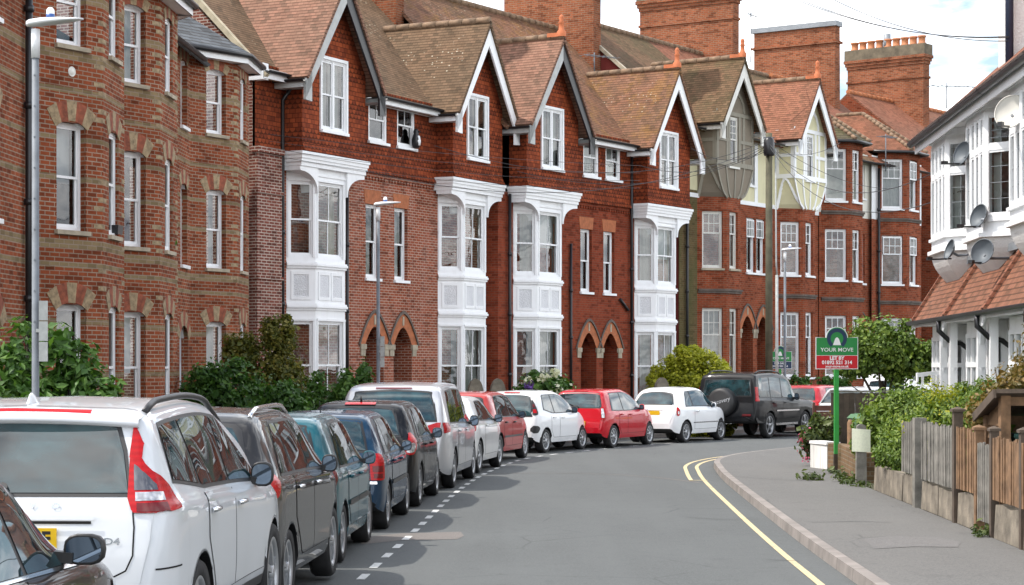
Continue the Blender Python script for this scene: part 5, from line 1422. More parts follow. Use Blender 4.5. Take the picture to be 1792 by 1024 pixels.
def timber_gabled(label, O, ux, uy, rz, x0, x1, gx, doors, wins, rend, timb, boards, roofm, groofm, brick, curt, fin=True, attic=None, atticm='cream', side=None, wmat='offwhite', gw=(.95, 1.65), name='timbered_house'):
    root = empty(name, O + ux * gx, rz); tag(root, label, 'house', HG); b = gx
    x0, x1 = x0 - b, x1 - b; doors = [d - b for d in doors]; wins = [w - b for w in wins]
    G1 = 2.85; dpt = .75; zf, zr = 10.92, 12.95; eave = 10.6
    mb = MB(); fr = Fr((x0, 0), (x1, 0)); U = lambda x: x - x0
    wall(mb, fr, 0, 4.4, [(U(d) - .48, U(d) + .48, .3, 3.9) for d in doors], .9); wall(mb, fr, 4.4, 7.95, [(U(w) - .36, U(w) + .36, 5.5, 7.5) for w in wins], .13)
    mb.build('wall', M[brick], root)
    for d in doors: porch_arch(root, fr, U(d), brick, w=.96, spring=3.4, apex=3.9, k=1)
    for w in wins: sash(root, fr, U(w) - .36, U(w) + .36, 5.5, 7.5, .09, mat='white', curtain=curt[1], top=(3, 2), mid=.66, tilt=.09)
    brick_bay(root, .05, 1.05, .82, .72, 8.0, [(1.65, 4.1), (5.5, 7.5)], brick, curt, wmat=wmat)
    # rendered upper storey of the recess
    at_ = MB(); wall(at_, fr, 7.95, eave, [(U(a) - .40, U(a) + .40, 8.7, 10.1) for a in (attic or [])], .1); at_.build('render_panel', M[atticm], root)
    for a in (attic or []): sash(root, fr, U(a) - .40, U(a) + .40, 8.7, 10.1, .06, cols=1, curtain=None, sill='white', top=(2, 1))
    tb = MB()
    for x in ([G1 + .1, x1 - .06] if x1 > G1 else []) + ([x0 + .06] if x0 < -.5 else []): tb.box(x - .06, x + .06, -.03, 0, 7.95, eave)
    tb.box(x0, x1, -.035, 0, 7.95, 8.10); tb.build('timber', M['white'], root)
    # gable: straight upper part, coved lower part down to the bay
    g = MB(); gf = Fr((0, -dpt), (G1, -dpt)); gwz = (9.1, 10.85)
    wall(g, gf, 9.15, zf, [(gw[0], gw[1], gwz[0] + .06, gwz[1])], .10); xc = G1 / 2
    g.poly([gf.p(0, 0, zf), gf.p(G1, 0, zf), gf.p(xc, 0, zr - .08)])
    for p0, p1 in (((0, 0), (0, -dpt)), ((G1, -dpt), (G1, 0))): wall(g, Fr(p0, p1), 9.15, zf - .10)
    B = bay_poly(.05, 1.05, .82, .72); T = [(0, 0), (0, -dpt), (G1, -dpt), (G1, 0)]; n = 8
    def cove(i, t):     # lower end follows the bay, upper end the square gable
        k = 1 - math.cos(t * math.pi / 2); k = t ** .55
        a, c = B[i], T[i]; return (a[0] + (c[0] - a[0]) * k, a[1] + (c[1] - a[1]) * k, 8.0 + 1.15 * t)
    for i in range(3):
        for j in range(n):
            g.poly([cove(i, j / n), cove(i + 1, j / n), cove(i + 1, (j + 1) / n), cove(i, (j + 1) / n)], 0, True)
    g.build('render_panel', M[rend], root)
    # timbers
    t = MB()
    for u in (0.0, gw[0] - .22, gw[0] - .06, gw[1] + .04, gw[1] + .36, G1 - .14): gf.box(t, u, u + .14, -.03, 0, 9.15, zf - .02 if u < .1 or u > 2.6 else zf)
    gf.box(t, 0, G1, -.04, 0, 9.10, 9.26); gf.box(t, 0, gw[0] - .06, -.034, 0, 9.95, 10.07); gf.box(t, gw[1] + .18, G1, -.034, 0, 9.95, 10.07); gf.box(t, 0, G1, -.036, 0, zf - .04, zf + .10)
    for s_ in (-1, 1):
        for k in range(6):
            a0, a1 = math.pi * k / 12, math.pi * (k + 1) / 12; r0, r1 = .62, .76
            t.prism([gf.p(xc + s_ * r0 * math.cos(a0), -.03, zf + .12 + r0 * math.sin(a0)), gf.p(xc + s_ * r1 * math.cos(a0), -.03, zf + .12 + r1 * math.sin(a0)), gf.p(xc + s_ * r1 * math.cos(a1), -.03, zf + .12 + r1 * math.sin(a1)), gf.p(xc + s_ * r0 * math.cos(a1), -.03, zf + .12 + r0 * math.sin(a1))], gf.n * .03)
    lf = Fr((0, 0), (0, -dpt))
    for u in (0.0, dpt - .13): lf.box(t, u, u + .13, -.03, 0, 9.1, zf)
    lf.box(t, 0, dpt, -.034, 0, 9.1, 9.26); lf.box(t, 0, dpt, -.034, 0, 9.9, 10.02)
    # ribs of the cove: uprights on the front, arches on the canted sides
    for k in (0.0, .25, .5, .75, 1.0):
        pts = []
        for j in range(n + 1):
            a, c = cove(1, j / n), cove(2, j / n); pts.append(Vector((a[0] + (c[0] - a[0]) * k, a[1] - .02, a[2])))
        for p, q in zip(pts, pts[1:]): t.bar(p, q, .08, .03, 0, up=(0, -1, 0))
    for i in (0, 2):
        prev = None
        for j in range(11):
            k = j / 10; tt = math.sin(k * math.pi); a, c = cove(i, .96 * tt), cove(i + 1, .96 * tt)
            p = Vector((a[0] + (c[0] - a[0]) * k, a[1] + (c[1] - a[1]) * k - .015, a[2]))
            if prev is not None: t.bar(prev, p, .11, .05, 0, up=(-.7 if i == 0 else .7, -.7, 0))
            prev = p
    t.build('timber', M[timb], root)
    sash(root, gf, gw[0], gw[1], gwz[0], gwz[1], .02, mat=wmat, sill=wmat, curtain=curt[2], top=(2, 3), mid=.55)
    gable_roof(root, 0, G1, -dpt, zf, zr, .25, 2.6, groofm, boards=boards, fin=fin, ovx=.30)
    main_roof(root, x0, x1, (0, eave), (4.6, 14.5), roofm)
    gutter(root, (x0, -.48, 10.32), (x1, -.48, 10.32))
    closed_back(root, x0, x1, 9.2, 10.7)
    if side == 'left':
        side_wall(root, x0, 0, 9.2, 0, 10.6, (4.6, 14.4), 'redflank'); v = MB(); v.bar((x0 - .06, -.35, 10.3), (x0 - .06, 4.6, 14.58), .16, .12); v.build('verge', M['stone'], root)
        s2 = MB(); s2.box(x0 - .01, -.05, -.03, 0, 0, 8.2); s2.build('mossy_return', M['green_brick'], root)
    return root

M['redflank'] = render_mat('dark_red_painted_flank', (.17, .035, .03), 14, .3)
OC, uxC, uyC, rzC = frame_at(7.1, 71.5, 33.0); OC = OC + uyC * .75
h5 = timber_gabled('house with a grey-brown half-timbered gable on a coved bay, left of the wooden telegraph pole', OC, uxC, uyC, rzC, -1.35, 4.6, 0, [3.9], [4.2], 'greyrender', 'greytimber', ('offwhite', 'offwhite'), 'roofmoss', 'roofmoss', 'brickE', ('net', None, None, 'greyc'), attic=[4.2], atticm='cream', side='left')
h6 = timber_gabled('house with a cream and white half-timbered gable, right of the wooden telegraph pole', OC, uxC, uyC, rzC, 4.6, 10.1, 6.3, [5.2], [5.0], 'cream', 'white', ('white', 'white'), 'roofred', 'rooforange', 'brickE', (None, None, 'net', 'beigec'), attic=[5.2], wmat='white', gw=(1.0, 1.75))
pipe(h5, [(-.95, -.12, 0), (-.95, -.12, 9.3)], .05)
pipe(h6, [(-.85, -.2, 0), (-.85, -.2, 8.0)], .05, 'grey_and_litblk')
c3_ = chimney(h6, 2.75, 3.3, 3.2, 7.4, 12.2, 17.35)

def bay_house(label, O, ux, uy, rz, x0, x1, bx, w, cant, d, brick, roofm, curt, win, panel='palecream', hip='stoneslate', tilts=(), name='bay_fronted_house', top=10.95):
    root = empty(name, O + ux * bx, rz); tag(root, label, 'house', HG); b = bx; x0, x1 = x0 - b, x1 - b; win = [q - b for q in win]
    P = brick_bay(root, 0, w, cant, d, top, [(1.65, 4.05), (5.45, 7.45), (8.55, 10.6)], brick, curt, strings=(4.62, 8.02), wmat='white', tilts=tilts)
    mb = MB(); fr = Fr((x0, 0), (x1, 0)); U = lambda x: x - x0
    wall(mb, fr, 0, 4.4, [(U(q) - .45, U(q) + .45, .3, 3.85) for q in win], .9); wall(mb, fr, 4.4, 8.1, [(U(q) - .34, U(q) + .34, 5.45, 7.45) for q in win], .13); mb.build('wall', M[brick], root)
    for q in win:
        porch_arch(root, fr, U(q), brick, w=.9, spring=3.4, apex=3.85, k=1)
        sash(root, fr, U(q) - .34, U(q) + .34, 5.45, 7.45, .09, curtain='net', top=(2, 2), mid=.62)
    pn = MB(); wall(pn, fr, 8.1, 10.7, [(U(q) - .36, U(q) + .36, 8.9, 10.3) for q in win], .1); pn.build('render_panel', M[panel], root)
    for q in win: sash(root, fr, U(q) - .36, U(q) + .36, 8.9, 10.3, .06, curtain=None)
    # hipped roof on the bay
    r = MB(); ov = .28; E = [(-.38, .05), (cant - .12, -d - ov), (cant + w + .12, -d - ov), (2 * cant + w + .38, .05)]; xc = cant + w / 2; ap = (xc, 1.4, top + 1.75)
    for i in range(3):
        a, c = E[i], E[i + 1]; r.prism([(a[0], a[1], top), (c[0], c[1], top), ap], (0, 0, -.06))
    for sx, e in ((-1, E[0]), (1, E[3])): r.prism([(e[0], e[1], top), ap, (xc, 2.6, top + 1.75), (e[0], .9, top)] if sx < 0 else [(e[0], e[1], top), (e[0], .9, top), (xc, 2.6, top + 1.75), ap], (0, 0, -.06))
    ro = r.build('bay_roof', M[hip], root)
    k = MB()
    for e in E[1:3]: ridge_tiles(k, (e[0], e[1], top + .02), (ap[0], ap[1], ap[2] + .02), .09, 0, .22)
    ridge_tiles(k, ap, (xc, 2.6, top + 1.77), .09); k.build('ridge_tiles', M['ridge'], ro)
    g = MB(); g.tube([(p[0], p[1] - .03, top - .07) for p in E], .06, 8); g.build('gutter', M['blkpaint'], root)
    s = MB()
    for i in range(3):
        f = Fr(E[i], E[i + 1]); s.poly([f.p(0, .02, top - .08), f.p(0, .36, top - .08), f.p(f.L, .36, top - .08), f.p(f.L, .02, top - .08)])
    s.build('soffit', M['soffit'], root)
    gutter(root, (x0, -.45, 10.35), (x1, -.45, 10.35))
    main_roof(root, x0, x1, (0, 10.65), (4.6, 14.3), roofm, rt='ridgeO' if roofm == 'roofred' else 'ridge')
    closed_back(root, x0, x1, 9.2, 10.7)
    return root
OD, uxD, uyD, rzD = frame_at(12.1, 80.5, 34.0)
h7 = bay_house('three-storey brick bay house with a mossy stone slate roof, next to the cream timbered gable', OD, uxD, uyD, rzD, -.2, 4.78, 0, 1.15, .85, .85, 'brickE', 'roofmoss', (None, 'redc', None, 'net'), [3.75], 'palecream')
OE, uxE, uyE, rzE = frame_at(15.0, 84.5, 34.0)
h8 = bay_house('three-storey brick bay house with ribbed red hips on its roof, beyond the pale rendered panel', OE, uxE, uyE, rzE, -.55, 4.6, .05, 1.35, .9, .9, 'brickE', 'roofred', ('net', None, 'net', None), [-.0 + 3.6], 'white', 'rooforange', tilts=((0, 1), (1, 1), (1, 2)))
pipe(h8, [(-.1, -.10, 0), (-.1, -.10, 10.2)], .06)
side_wall(h8, 4.6, 0, 9.2, 0, 10.6, (4.6, 14.2), 'brickE', face=1)
c4_ = chimney(h8, 2.75, 3.25, 3.2, 7.1, 12.0, 16.75, corbel=False, cap='lead')
k = MB(); k.box(2.67, 3.33, 3.1, 7.2, 16.02, 16.12); k.build('string_course', M['chim'], c4_)
# the next houses round the bend, mostly hidden by the white row
OG, uxG, uyG, rzG = frame_at(19.6, 90.2, 38.0)
h9 = bay_house('brick house with a pot-topped sooty chimney, half hidden by the white houses', OG, uxG, uyG, rzG, -1.6, 10.0, 2.0, 1.3, .9, .9, 'brickE', 'roofred', ('net', None), [0.3, 6.5], 'white', 'roofred')
side_wall(h9, -3.6, 0, 9.2, 0, 10.6, (4.6, 14.2), 'brickE')
c5_ = chimney(h9, .55, 1.15, 3.0, 6.9, 12.0, 16.85, pots=9, corbel=True)
p_ = MB(); p_.tube([(.85, 5.0, 16.85), (.85, 5.0, 17.5)], .17, 12); p_.build('chimney_cowl', M['lead'], c5_)
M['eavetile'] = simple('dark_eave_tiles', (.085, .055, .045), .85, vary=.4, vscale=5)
# ---------------- white houses on the right, seen along their fronts
WG = 'white oriel-fronted houses along the right side of the street'
def white_house(label, Z0, k):
    """x runs towards the camera, y into the house (away from the road)"""
    hdg = 3.0; X0 = 6.08 + math.tan(R(hdg)) * Z0
    root = empty('white_house', (X0, Z0, 0), -R(90 + hdg)); tag(root, label, 'house', WG)
    W = 3.75
    mb = MB(); fr = Fr((0, 0), (W, 0)); 
    wall(mb, fr, 0, 3.6, [(2.55, 3.4, .3, 2.4), (.35, 2.25, .8, 2.55)], .15, 0); wall(mb, fr, 3.6, 6.7, [(.75, 2.85, 4.25, 5.95)], .1, 1)
    if k == 0: wall(mb, Fr((0, 9), (0, 0)), 0, 6.2, m=0)
    wall(mb, Fr((W, 9), (0, 9)), 0, 6.2, m=0); wall(mb, Fr((W, 0), (W, 9)), 0, 6.2, m=0)
    mb.build('wall', [M['plaster'], M['brickE' if k in (1, 2) else 'plaster']], root)
    # oriel: canted, white casements over a plaster cove
    P = [(.55, 0), (.98, -.42), (2.62, -.42), (3.05, 0)]; wb = MB(); wh = MB(); ob = MB()
    for i in range(3):
        f = Fr(P[i], P[i + 1]); L = f.L; n = 4 if i == 1 else 1
        wall(wb, f, 4.02, 4.30); wall(wh, f, 5.96, 6.12)
        win = MB(); pn = MB(); lw = L / n
        for z0, z1 in ((4.30, 4.36), (5.36, 5.44), (5.90, 5.96)): f.box(win, 0, L, -.01, .08, z0, z1)
        for j in range(n + 1): u = min(max(j * lw, .045), L - .045); f.box(win, u - .045, u + .045, -.014, .084, 4.36, 5.36); f.box(win, u - .045, u + .045, -.014, .084, 5.44, 5.90)
        for j in range(n):
            a, b = j * lw + .045, (j + 1) * lw - .045
            for z0, z1 in ((4.36, 5.36), (5.44, 5.90)):
                f.box(win, a, a + .035, .0, .05, z0, z1); f.box(win, b - .035, b, .0, .05, z0, z1); f.box(win, a + .035, b - .035, .0, .05, z0, z0 + .035); f.box(win, a + .035, b - .035, .0, .05, z1 - .035, z1)
                pn.poly([f.p(a + .035, .025, z0 + .035), f.p(b - .035, .025, z0 + .035), f.p(b - .035, .025, z1 - .035), f.p(a + .035, .025, z1 - .035)])
                for q in range(1, 4):     # leaded lights
                    zz = z0 + (z1 - z0) * q / 4; f.box(win, a + .035, b - .035, .018, .024, zz - .004, zz + .004, 1)
                xx = (a + b) / 2; f.box(win, xx - .004, xx + .004, .018, .024, z0, z1, 1)
        w_ = win.build('window', [M['white'], M['lead']], root); pn.build('pane', M['glass'], w_)
        cu = MB(); f.box(cu, .06, L * .35, .16, .17, 4.4, 5.85); cu.build('curtain', M['net'], w_)
    ring_band(wb, P, .07, 4.02, 4.09); ring_band(wb, P, .05, 4.26, 4.31); ring_band(wh, P, .04, 6.02, 6.135)
    wb.build('oriel_apron', M['white'], root); wh.build('oriel_head', M['white'], root)
    n = 7; B = [(1.05, 0), (1.15, -.10), (2.45, -.10), (2.55, 0)]
    for i in range(3):
        for j in range(n):
            def c(q, t): kk = math.sin(t * math.pi / 2) ** 1.0; return (B[q][0] + (P[q][0] - B[q][0]) * kk, B[q][1] + (P[q][1] - B[q][1]) * kk, 3.45 + .57 * t)
            ob.poly([c(i, j / n), c(i + 1, j / n), c(i + 1, (j + 1) / n), c(i, (j + 1) / n)], 0, True)
    ob.build('plaster_cove', M['plaster'], root)
    # half-timber posts either side
    tp = MB()
    for x in (.10, .38, 3.25, 3.60): tp.box(x - .06, x + .06, -.03, 0, 3.75, 6.15)
    tp.build('timber', M['white'], root)
    # ground floor: square bay window and porch under the pent roof
    gb = MB(); gh = MB(); G = [(.30, 0), (.30, -.30), (2.30, -.30), (2.30, 0)]
    for i in range(3):
        f = Fr(G[i], G[i + 1]); L = f.L; n = 4 if i == 1 else 1; wall(gb, f, .1, .85); wall(gh, f, 2.55, 2.75); win = MB(); pn = MB(); lw = L / n
        for z0, z1 in ((.85, .93), (2.0, 2.08), (2.48, 2.55)): f.box(win, 0, L, -.02, .08, z0, z1)
        for j in range(n + 1): u = min(max(j * lw, .05), L - .05); f.box(win, u - .05, u + .05, -.015, .085, .93, 2.0); f.box(win, u - .05, u + .05, -.015, .085, 2.08, 2.48)
        for j in range(n):
            a, b = j * lw + .05, (j + 1) * lw - .05
            for z0, z1 in ((.93, 2.0), (2.08, 2.48)): pn.poly([f.p(a, .03, z0), f.p(b, .03, z0), f.p(b, .03, z1), f.p(a, .03, z1)])
        w_ = win.build('window', M['white'], root); pn.build('pane', M['glass'], w_)
    gb.build('bay_apron', M['white'], root); gh.build('bay_head', M['white'], root)
    po = MB()
    for x in (2.48, 3.55): po.box(x - .06, x + .06, -.50, -.38, 0, 2.75); po.lathe([(.075, 0), (.06, .1), (.06, .9), (.075, 1.0)], 10, (x, -.44, 1.0))
    for sx, x in ((1, 2.54), (-1, 3.49)): po.prism([(x, -.47, 2.75), (x, -.47, 2.35), (x + sx * .10, -.47, 2.60), (x + sx * .32, -.47, 2.75)], (0, .06, 0))
    po.build('porch_post', M['white'], root)
    d = MB(); d.box(2.56, 3.39, .13, .18, .3, 2.38); dd = d.build('front_door', simple('navy_door', (.012, .03, .075), .35), root); hh = MB(); hh.box(2.64, 2.68, .07, .13, 1.2, 1.3); hh.build('handle', M['chrome'], dd)
    # pent roof with white verge strip, gutter and elbow
    r = MB(); slab(r, (.0, -.60, 2.86), (W - .12, -.60, 2.86), (W - .12, 0, 3.80), (.0, 0, 3.80), .07); ro = r.build('pent_roof', M['roofpent'], root)
    v = MB(); v.prism([(W - .11, -.64, 2.84), (W - .11, .0, 3.82), (W - .11, .0, 3.60), (W - .11, -.64, 2.62)], (.09, 0, 0)); v.build('verge', M['white'], ro); v = MB(); v.prism([(-.02, -.64, 2.84), (-.02, .0, 3.82), (-.02, .0, 3.66), (-.02, -.64, 2.68)], (.05, 0, 0)); v.build('verge', M['white'], ro)
    vt = MB(); vt.bar((W - .065, -.63, 2.87), (W - .065, 0, 3.86), .13, .05); vt.build('verge_tiles', M['roofred'], ro); vt = MB(); vt.bar((.0, -.63, 2.87), (.0, 0, 3.86), .10, .05); vt.build('verge_tiles', M['roofred'], ro)
    ld = MB(); ld.box(0, W - .1, -.10, -.0, 3.78, 3.90); ld.build('lead_flashing', M['lead'], ro)
    sf = MB(); sf.poly([(0, -.58, 2.76), (0, 0, 2.76), (W, 0, 2.76), (W, -.58, 2.76)]); sf.box(0, W, -.61, -.58, 2.74, 2.84); sf.build('soffit', M['white'], ro)
    gutter(root, (-.05, -.68, 2.84), (W - .05, -.68, 2.84), .065)
    pipe(root, [(W - .25, -.68, 2.80), (W - .25, -.68, 2.62), (W - .25, -.50, 2.45), (W - .25, -.30, 2.40), (W - .25, -.12, 2.25), (W - .25, -.12, 0)], .042)
    # main roof and eaves
    main_roof(root, -.12 if k == 0 else 0, W, (0, 6.76), (4.5, 10.7), 'roofred', ov=.60)
    fa = MB(); fa.box(-.1, W, -.57, -.54, 5.98, 6.15); fa.poly([(-.1, -.55, 6.142), (-.1, 0, 6.142), (W, 0, 6.142), (W, -.55, 6.142)]); fa.build('fascia', M['white'], root)
    gutter(root, (-.14, -.64, 6.17), (W, -.64, 6.17), .07)
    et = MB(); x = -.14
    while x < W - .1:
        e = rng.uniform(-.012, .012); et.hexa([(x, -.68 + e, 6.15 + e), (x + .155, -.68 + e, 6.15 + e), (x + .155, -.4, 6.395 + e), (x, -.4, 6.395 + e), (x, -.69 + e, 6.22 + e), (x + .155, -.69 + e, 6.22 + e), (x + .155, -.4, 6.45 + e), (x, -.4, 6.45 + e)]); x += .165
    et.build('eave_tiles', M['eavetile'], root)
    return root
W_LAB = ['farthest white oriel-fronted house, beside the leafy tree beyond the letting board', 'white house with two grey satellite dishes over its porch roof', 'white house with the pale round satellite dish by its leaded window', 'nearest white house on the right, mostly cut off by the picture edge']
WH = [white_house(W_LAB[i], 38.3 - i * 3.75, i) for i in range(4)]
for i in range(4, 6): white_house('unseen white house added further back along the row than the picture shows', 38.3 - i * 3.75, i)  # unseen houses added so car sides reflect a darker street than open sky
# ------------------------------------------------------------------ ground, road, kerbs, markings
def smooth_path(P, step=.5):
    out = []
    for i in range(len(P) - 1):
        p0 = Vector(P[max(i - 1, 0)]); p1 = Vector(P[i]); p2 = Vector(P[i + 1]); p3 = Vector(P[min(i + 2, len(P) - 1)])
        n = max(1, int((p2 - p1).length / step))
        for k in range(n):
            t = k / n
            out.append(.5 * (2 * p1 + (p2 - p0) * t + (2 * p0 - 5 * p1 + 4 * p2 - p3) * t * t + (3 * p1 - p0 - 3 * p2 + p3) * t ** 3))
    out.append(Vector(P[-1])); return out
def offset(path, d):          # + to the left of travel
    out = []
    for i, p in enumerate(path):
        t = (path[min(i + 1, len(path) - 1)] - path[max(i - 1, 0)]).normalized(); out.append(p + Vector((-t.y, t.x)) * d)
    return out
def rise(y):                  # the road climbs a touch towards the camera
    t = min(1, max(0, (17.6 - y) / 2.4)); return .15 * t * t * (3 - 2 * t)
def strip(mb, A, B, z, m=0, z2=None):
    for i in range(len(A) - 1):
        a, b, c, d = A[i], A[i + 1], B[i + 1], B[i]; zb = z if z2 is None else z2
        mb.poly([(d.x, d.y, zb + rise(d.y)), (c.x, c.y, zb + rise(c.y)), (b.x, b.y, z + rise(b.y)), (a.x, a.y, z + rise(a.y))], m)

LINE = smooth_path([(-2.0, -8), (-1.78, 4), (-1.64, 12), (-1.43, 19), (-1.2, 24.6), (-.88, 33.1), (-.42, 39.6), (.42, 45.6), (2.18, 50.4), (3.6, 53.5), (5.9, 57.2), (9.2, 62.0), (13.2, 67.2), (18.5, 73.5), (27, 82), (45, 96)])
KERB = smooth_path([(2.6, -8), (2.85, 4), (3.0, 12), (3.16, 18.8), (3.24, 22.3), (3.40, 27.4), (3.70, 35.6), (3.93, 39.7), (4.12, 41.9), (4.55, 44.0), (5.35, 46.2), (7.0, 49.4), (10, 53.8), (14, 58.6), (20, 65), (29, 74), (47, 88)], .25)
RB = smooth_path([(4.7, -8), (4.85, 6), (5.12, 17), (5.24, 21.3), (5.44, 28), (5.60, 33), (5.85, 38), (6.3, 40.2), (8.2, 43.0), (10.8, 47.0), (14.6, 52.0), (21, 58.6), (30, 67.5), (48, 81)])

def asphalt(name, c, light=.12, scale=1.0, patchy=.5, warm=(1, 1, 1)):
    t = NT(name); p = t.pos()
    fine = t.noise(p, 70, 4, .8); mid = t.noise(p, 4.0, 6, .7); big = t.noise(t.mapping(p, scale=(1, .35, 1)), .55, 6, .6)
    vo = t('TexVoronoi', Vector=p, Scale=150.0).outputs[1]
    fine = t.math('ADD', t.math('MULTIPLY', fine, .6), t.math('MULTIPLY', t.noise(p, 26, 4, .8), .4))
    col = t.mix(t.ramp(fine, [(.30, (0, 0, 0)), (.70, (1, 1, 1))]), c4([x * .40 for x in c]), c4([x * 1.75 for x in c]))
    col = t.mix(t.math('MULTIPLY', t.ramp(big, [(.40, (0, 0, 0)), (.66, (1, 1, 1))]), patchy), col, c4([x * 1.32 * w for x, w in zip(c, warm)]))
    col = t.mix(t.math('MULTIPLY', t.ramp(mid, [(.52, (0, 0, 0)), (.74, (1, 1, 1))]), .35), col, c4([x * .66 for x in c]))
    # polished wheel tracks and oil drips
    tr = t.noise(t.mapping(p, scale=(1.1, .035, 1)), 1.0, 4, .6)
    col = t.mix(t.math('MULTIPLY', t.ramp(tr, [(.45, (0, 0, 0)), (.65, (1, 1, 1))]), .30), col, c4([x * 1.3 for x in c]))
    sp = t.noise(p, 1.7, 7, .8)
    col = t.mix(t.math('MULTIPLY', t.ramp(sp, [(.60, (0, 0, 0)), (.70, (1, 1, 1))]), .45), col, c4([x * .5 for x in c]))
    # hairline cracks
    wv = t('TexVoronoi', {'feature': 'DISTANCE_TO_EDGE'}, Vector=t.mix(.12, p, t.noise(p, 1.5, 4, out=1)), Scale=.55).outputs[0]
    ck = t.math('MULTIPLY', t.ramp(wv, [(0, (1, 1, 1)), (.010, (0, 0, 0))]), t.ramp(t.noise(p, .4, 2), [(.5, (0, 0, 0)), (.6, (.6, .6, .6))]))
    col = t.mix(ck, col, c4([x * .6 for x in c]))
    return t.pbr(Base_Color=col, Roughness=.85, Specular_IOR_Level=.2, Normal=t.bump(t.math('ADD', fine, t.math('MULTIPLY', mid, .5)), .45, .01))

def worn_paint(name, col, wear=.5):
    t = NT(name); p = t.pos(); n = t.noise(p, 22, 6, .75); n2 = t.noise(p, 2.2, 4)
    w = t.ramp(t.math('ADD', t.math('MULTIPLY', n, .75), t.math('MULTIPLY', n2, .35)), [(.50 + .2 * (1 - wear), (0, 0, 0)), (.62 + .2 * (1 - wear), (1, 1, 1))])
    return t.pbr(Base_Color=t.mix(w, c4(col), (.13, .13, .13, 1)), Roughness=.7)

def ground():
    # one sheet to the horizon, garden earth and rough grass
    t = NT('garden_earth'); p = t.pos(); n = t.noise(p, 3.0, 6, .7); n2 = t.noise(p, 30, 4)
    gm = t.pbr(Base_Color=t.mix(n, (.045, .050, .022, 1), t.mix(n2, (.10, .085, .06, 1), (.06, .075, .03, 1))), Roughness=.95, Normal=t.bump(n2, .6, .05))
    mb = MB(); mb.poly([(-900, -300, -.06), (900, -300, -.06), (900, 1500, -.06), (-900, 1500, -.06)])
    tag(mb.build('ground', gm, None), kind='structure')
    # asphalt carriageway
    AS = asphalt('asphalt_road', (.092, .097, .096))
    KL = offset(LINE, 2.28)
    mb = MB(); m = 0
    ys = [-8 + .8 * i for i in range(40)]
    for a, b in zip(ys, ys[1:]): mb.poly([(-14, a, rise(a) - .02 * 0), (14, a, rise(a)), (14, b, rise(b)), (-14, b, rise(b))], 0, True)
    y0 = ys[-1]
    mb.poly([(-30, y0, 0), (60, y0, 0), (60, 120, 0), (-30, 120, 0)])
    tag(mb.build('road', AS, None), kind='structure')
    # left: kerb, pavement, front gardens
    PV = asphalt('asphalt_pavement', (.122, .120, .115), patchy=.4, warm=(1.02, 1, .97))
    GR_ = simple('granite_kerb', (.225, .20, .182), .85, vary=.25, vscale=2.2, bump=.3)
    def kerb(path, side):
        mb = MB(); w = .125; seg = []
        i = 0; acc = 0
        P = path; Q = offset(path, side * w); B = offset(path, side * .012)
        for i in range(len(P) - 1):
            a, b, c, d, e, f = P[i], P[i + 1], Q[i + 1], Q[i], B[i], B[i + 1]
            za, zb = rise(a.y), rise(b.y); h = .115
            mb.poly([(a.x, a.y, za - .02), (b.x, b.y, zb - .02), (f.x, f.y, zb + h), (e.x, e.y, za + h)][::side]); mb.poly([(e.x, e.y, za + h), (f.x, f.y, zb + h), (c.x, c.y, zb + h + .004), (d.x, d.y, za + h + .004)][::side])
            acc += (b - a).length
            if acc > .9:
                acc = 0; t = (b - a).normalized(); n = Vector((-t.y, t.x)) * side
                for u, v in ((b - n * .003, b + n * .127),):
                    s_ = t * .006; mb.poly([(u.x - s_.x, u.y - s_.y, zb + h + .0065), (u.x + s_.x, u.y + s_.y, zb + h + .0065), (v.x + s_.x, v.y + s_.y, zb + h + .0075), (v.x - s_.x, v.y - s_.y, zb + h + .0075)][::side], 1)
                    mb.poly([(u.x - s_.x, u.y - s_.y, zb - .0), (u.x + s_.x, u.y + s_.y, zb), (u.x + s_.x + n.x * .01, u.y + s_.y + n.y * .01, zb + h + .0065), (u.x - s_.x + n.x * .01, u.y - s_.y + n.y * .01, zb + h + .0065)][::side], 1)
        tag(mb.build('kerb', [GR_, simple('kerb_joint', (.06, .055, .05), .9)], None), kind='structure')
    kerb(KL, 1); kerb(KERB, -1)
    mb = MB(); strip(mb, offset(KL, .125), offset(KL, 1.95), .117)
    tag(mb.build('pavement', PV, None), kind='structure')
    mb = MB(); strip(mb, offset(KL, 1.95), offset(KL, 9.0), .10); tag(mb.build('front_garden_ground', gm, None), kind='structure')
    KR = offset(KERB, -.125)
    # right pavement: quads between kerb and boundary resampled by arc length
    def resample(P, n):
        L = [0]
        for a, b in zip(P, P[1:]): L.append(L[-1] + (b - a).length)
        out = []; j = 0
        for i in range(n + 1):
            s = L[-1] * i / n
            while j < len(P) - 2 and L[j + 1] < s: j += 1
            k = (s - L[j]) / max(1e-9, L[j + 1] - L[j]); out.append(P[j] + (P[j + 1] - P[j]) * k)
        return out
    # match by nearest distance so that the strips do not shear
    A = KR; Bp = []; j = 0
    for a in A:
        best = min(range(j, min(len(RB), j + 12)), key=lambda q: (RB[q] - a).length); j = max(j, best); Bp.append(RB[j])
    mb = MB(); strip(mb, Bp, A, .120); tag(mb.build('pavement', PV, None), kind='structure')
    mb = MB(); strip(mb, offset(RB, -14), RB, .105); tag(mb.build('front_garden_ground', gm, None), kind='structure')
    # markings
    W = worn_paint('worn_white_paint', (.58, .58, .56), .6); Y = worn_paint('worn_yellow_paint', (.56, .45, .25), .62)
    mb = MB(); acc = 0; on = []
    for i in range(len(LINE) - 1):
        pass
    def at_s(P, L, s):
        j = 0
        while j < len(P) - 2 and L[j + 1] < s: j += 1
        k = (s - L[j]) / max(1e-9, L[j + 1] - L[j]); return P[j] + (P[j + 1] - P[j]) * k, (P[j + 1] - P[j]).normalized()
    L = [0]
    for a, b in zip(LINE, LINE[1:]): L.append(L[-1] + (b - a).length)
    s = 6.0
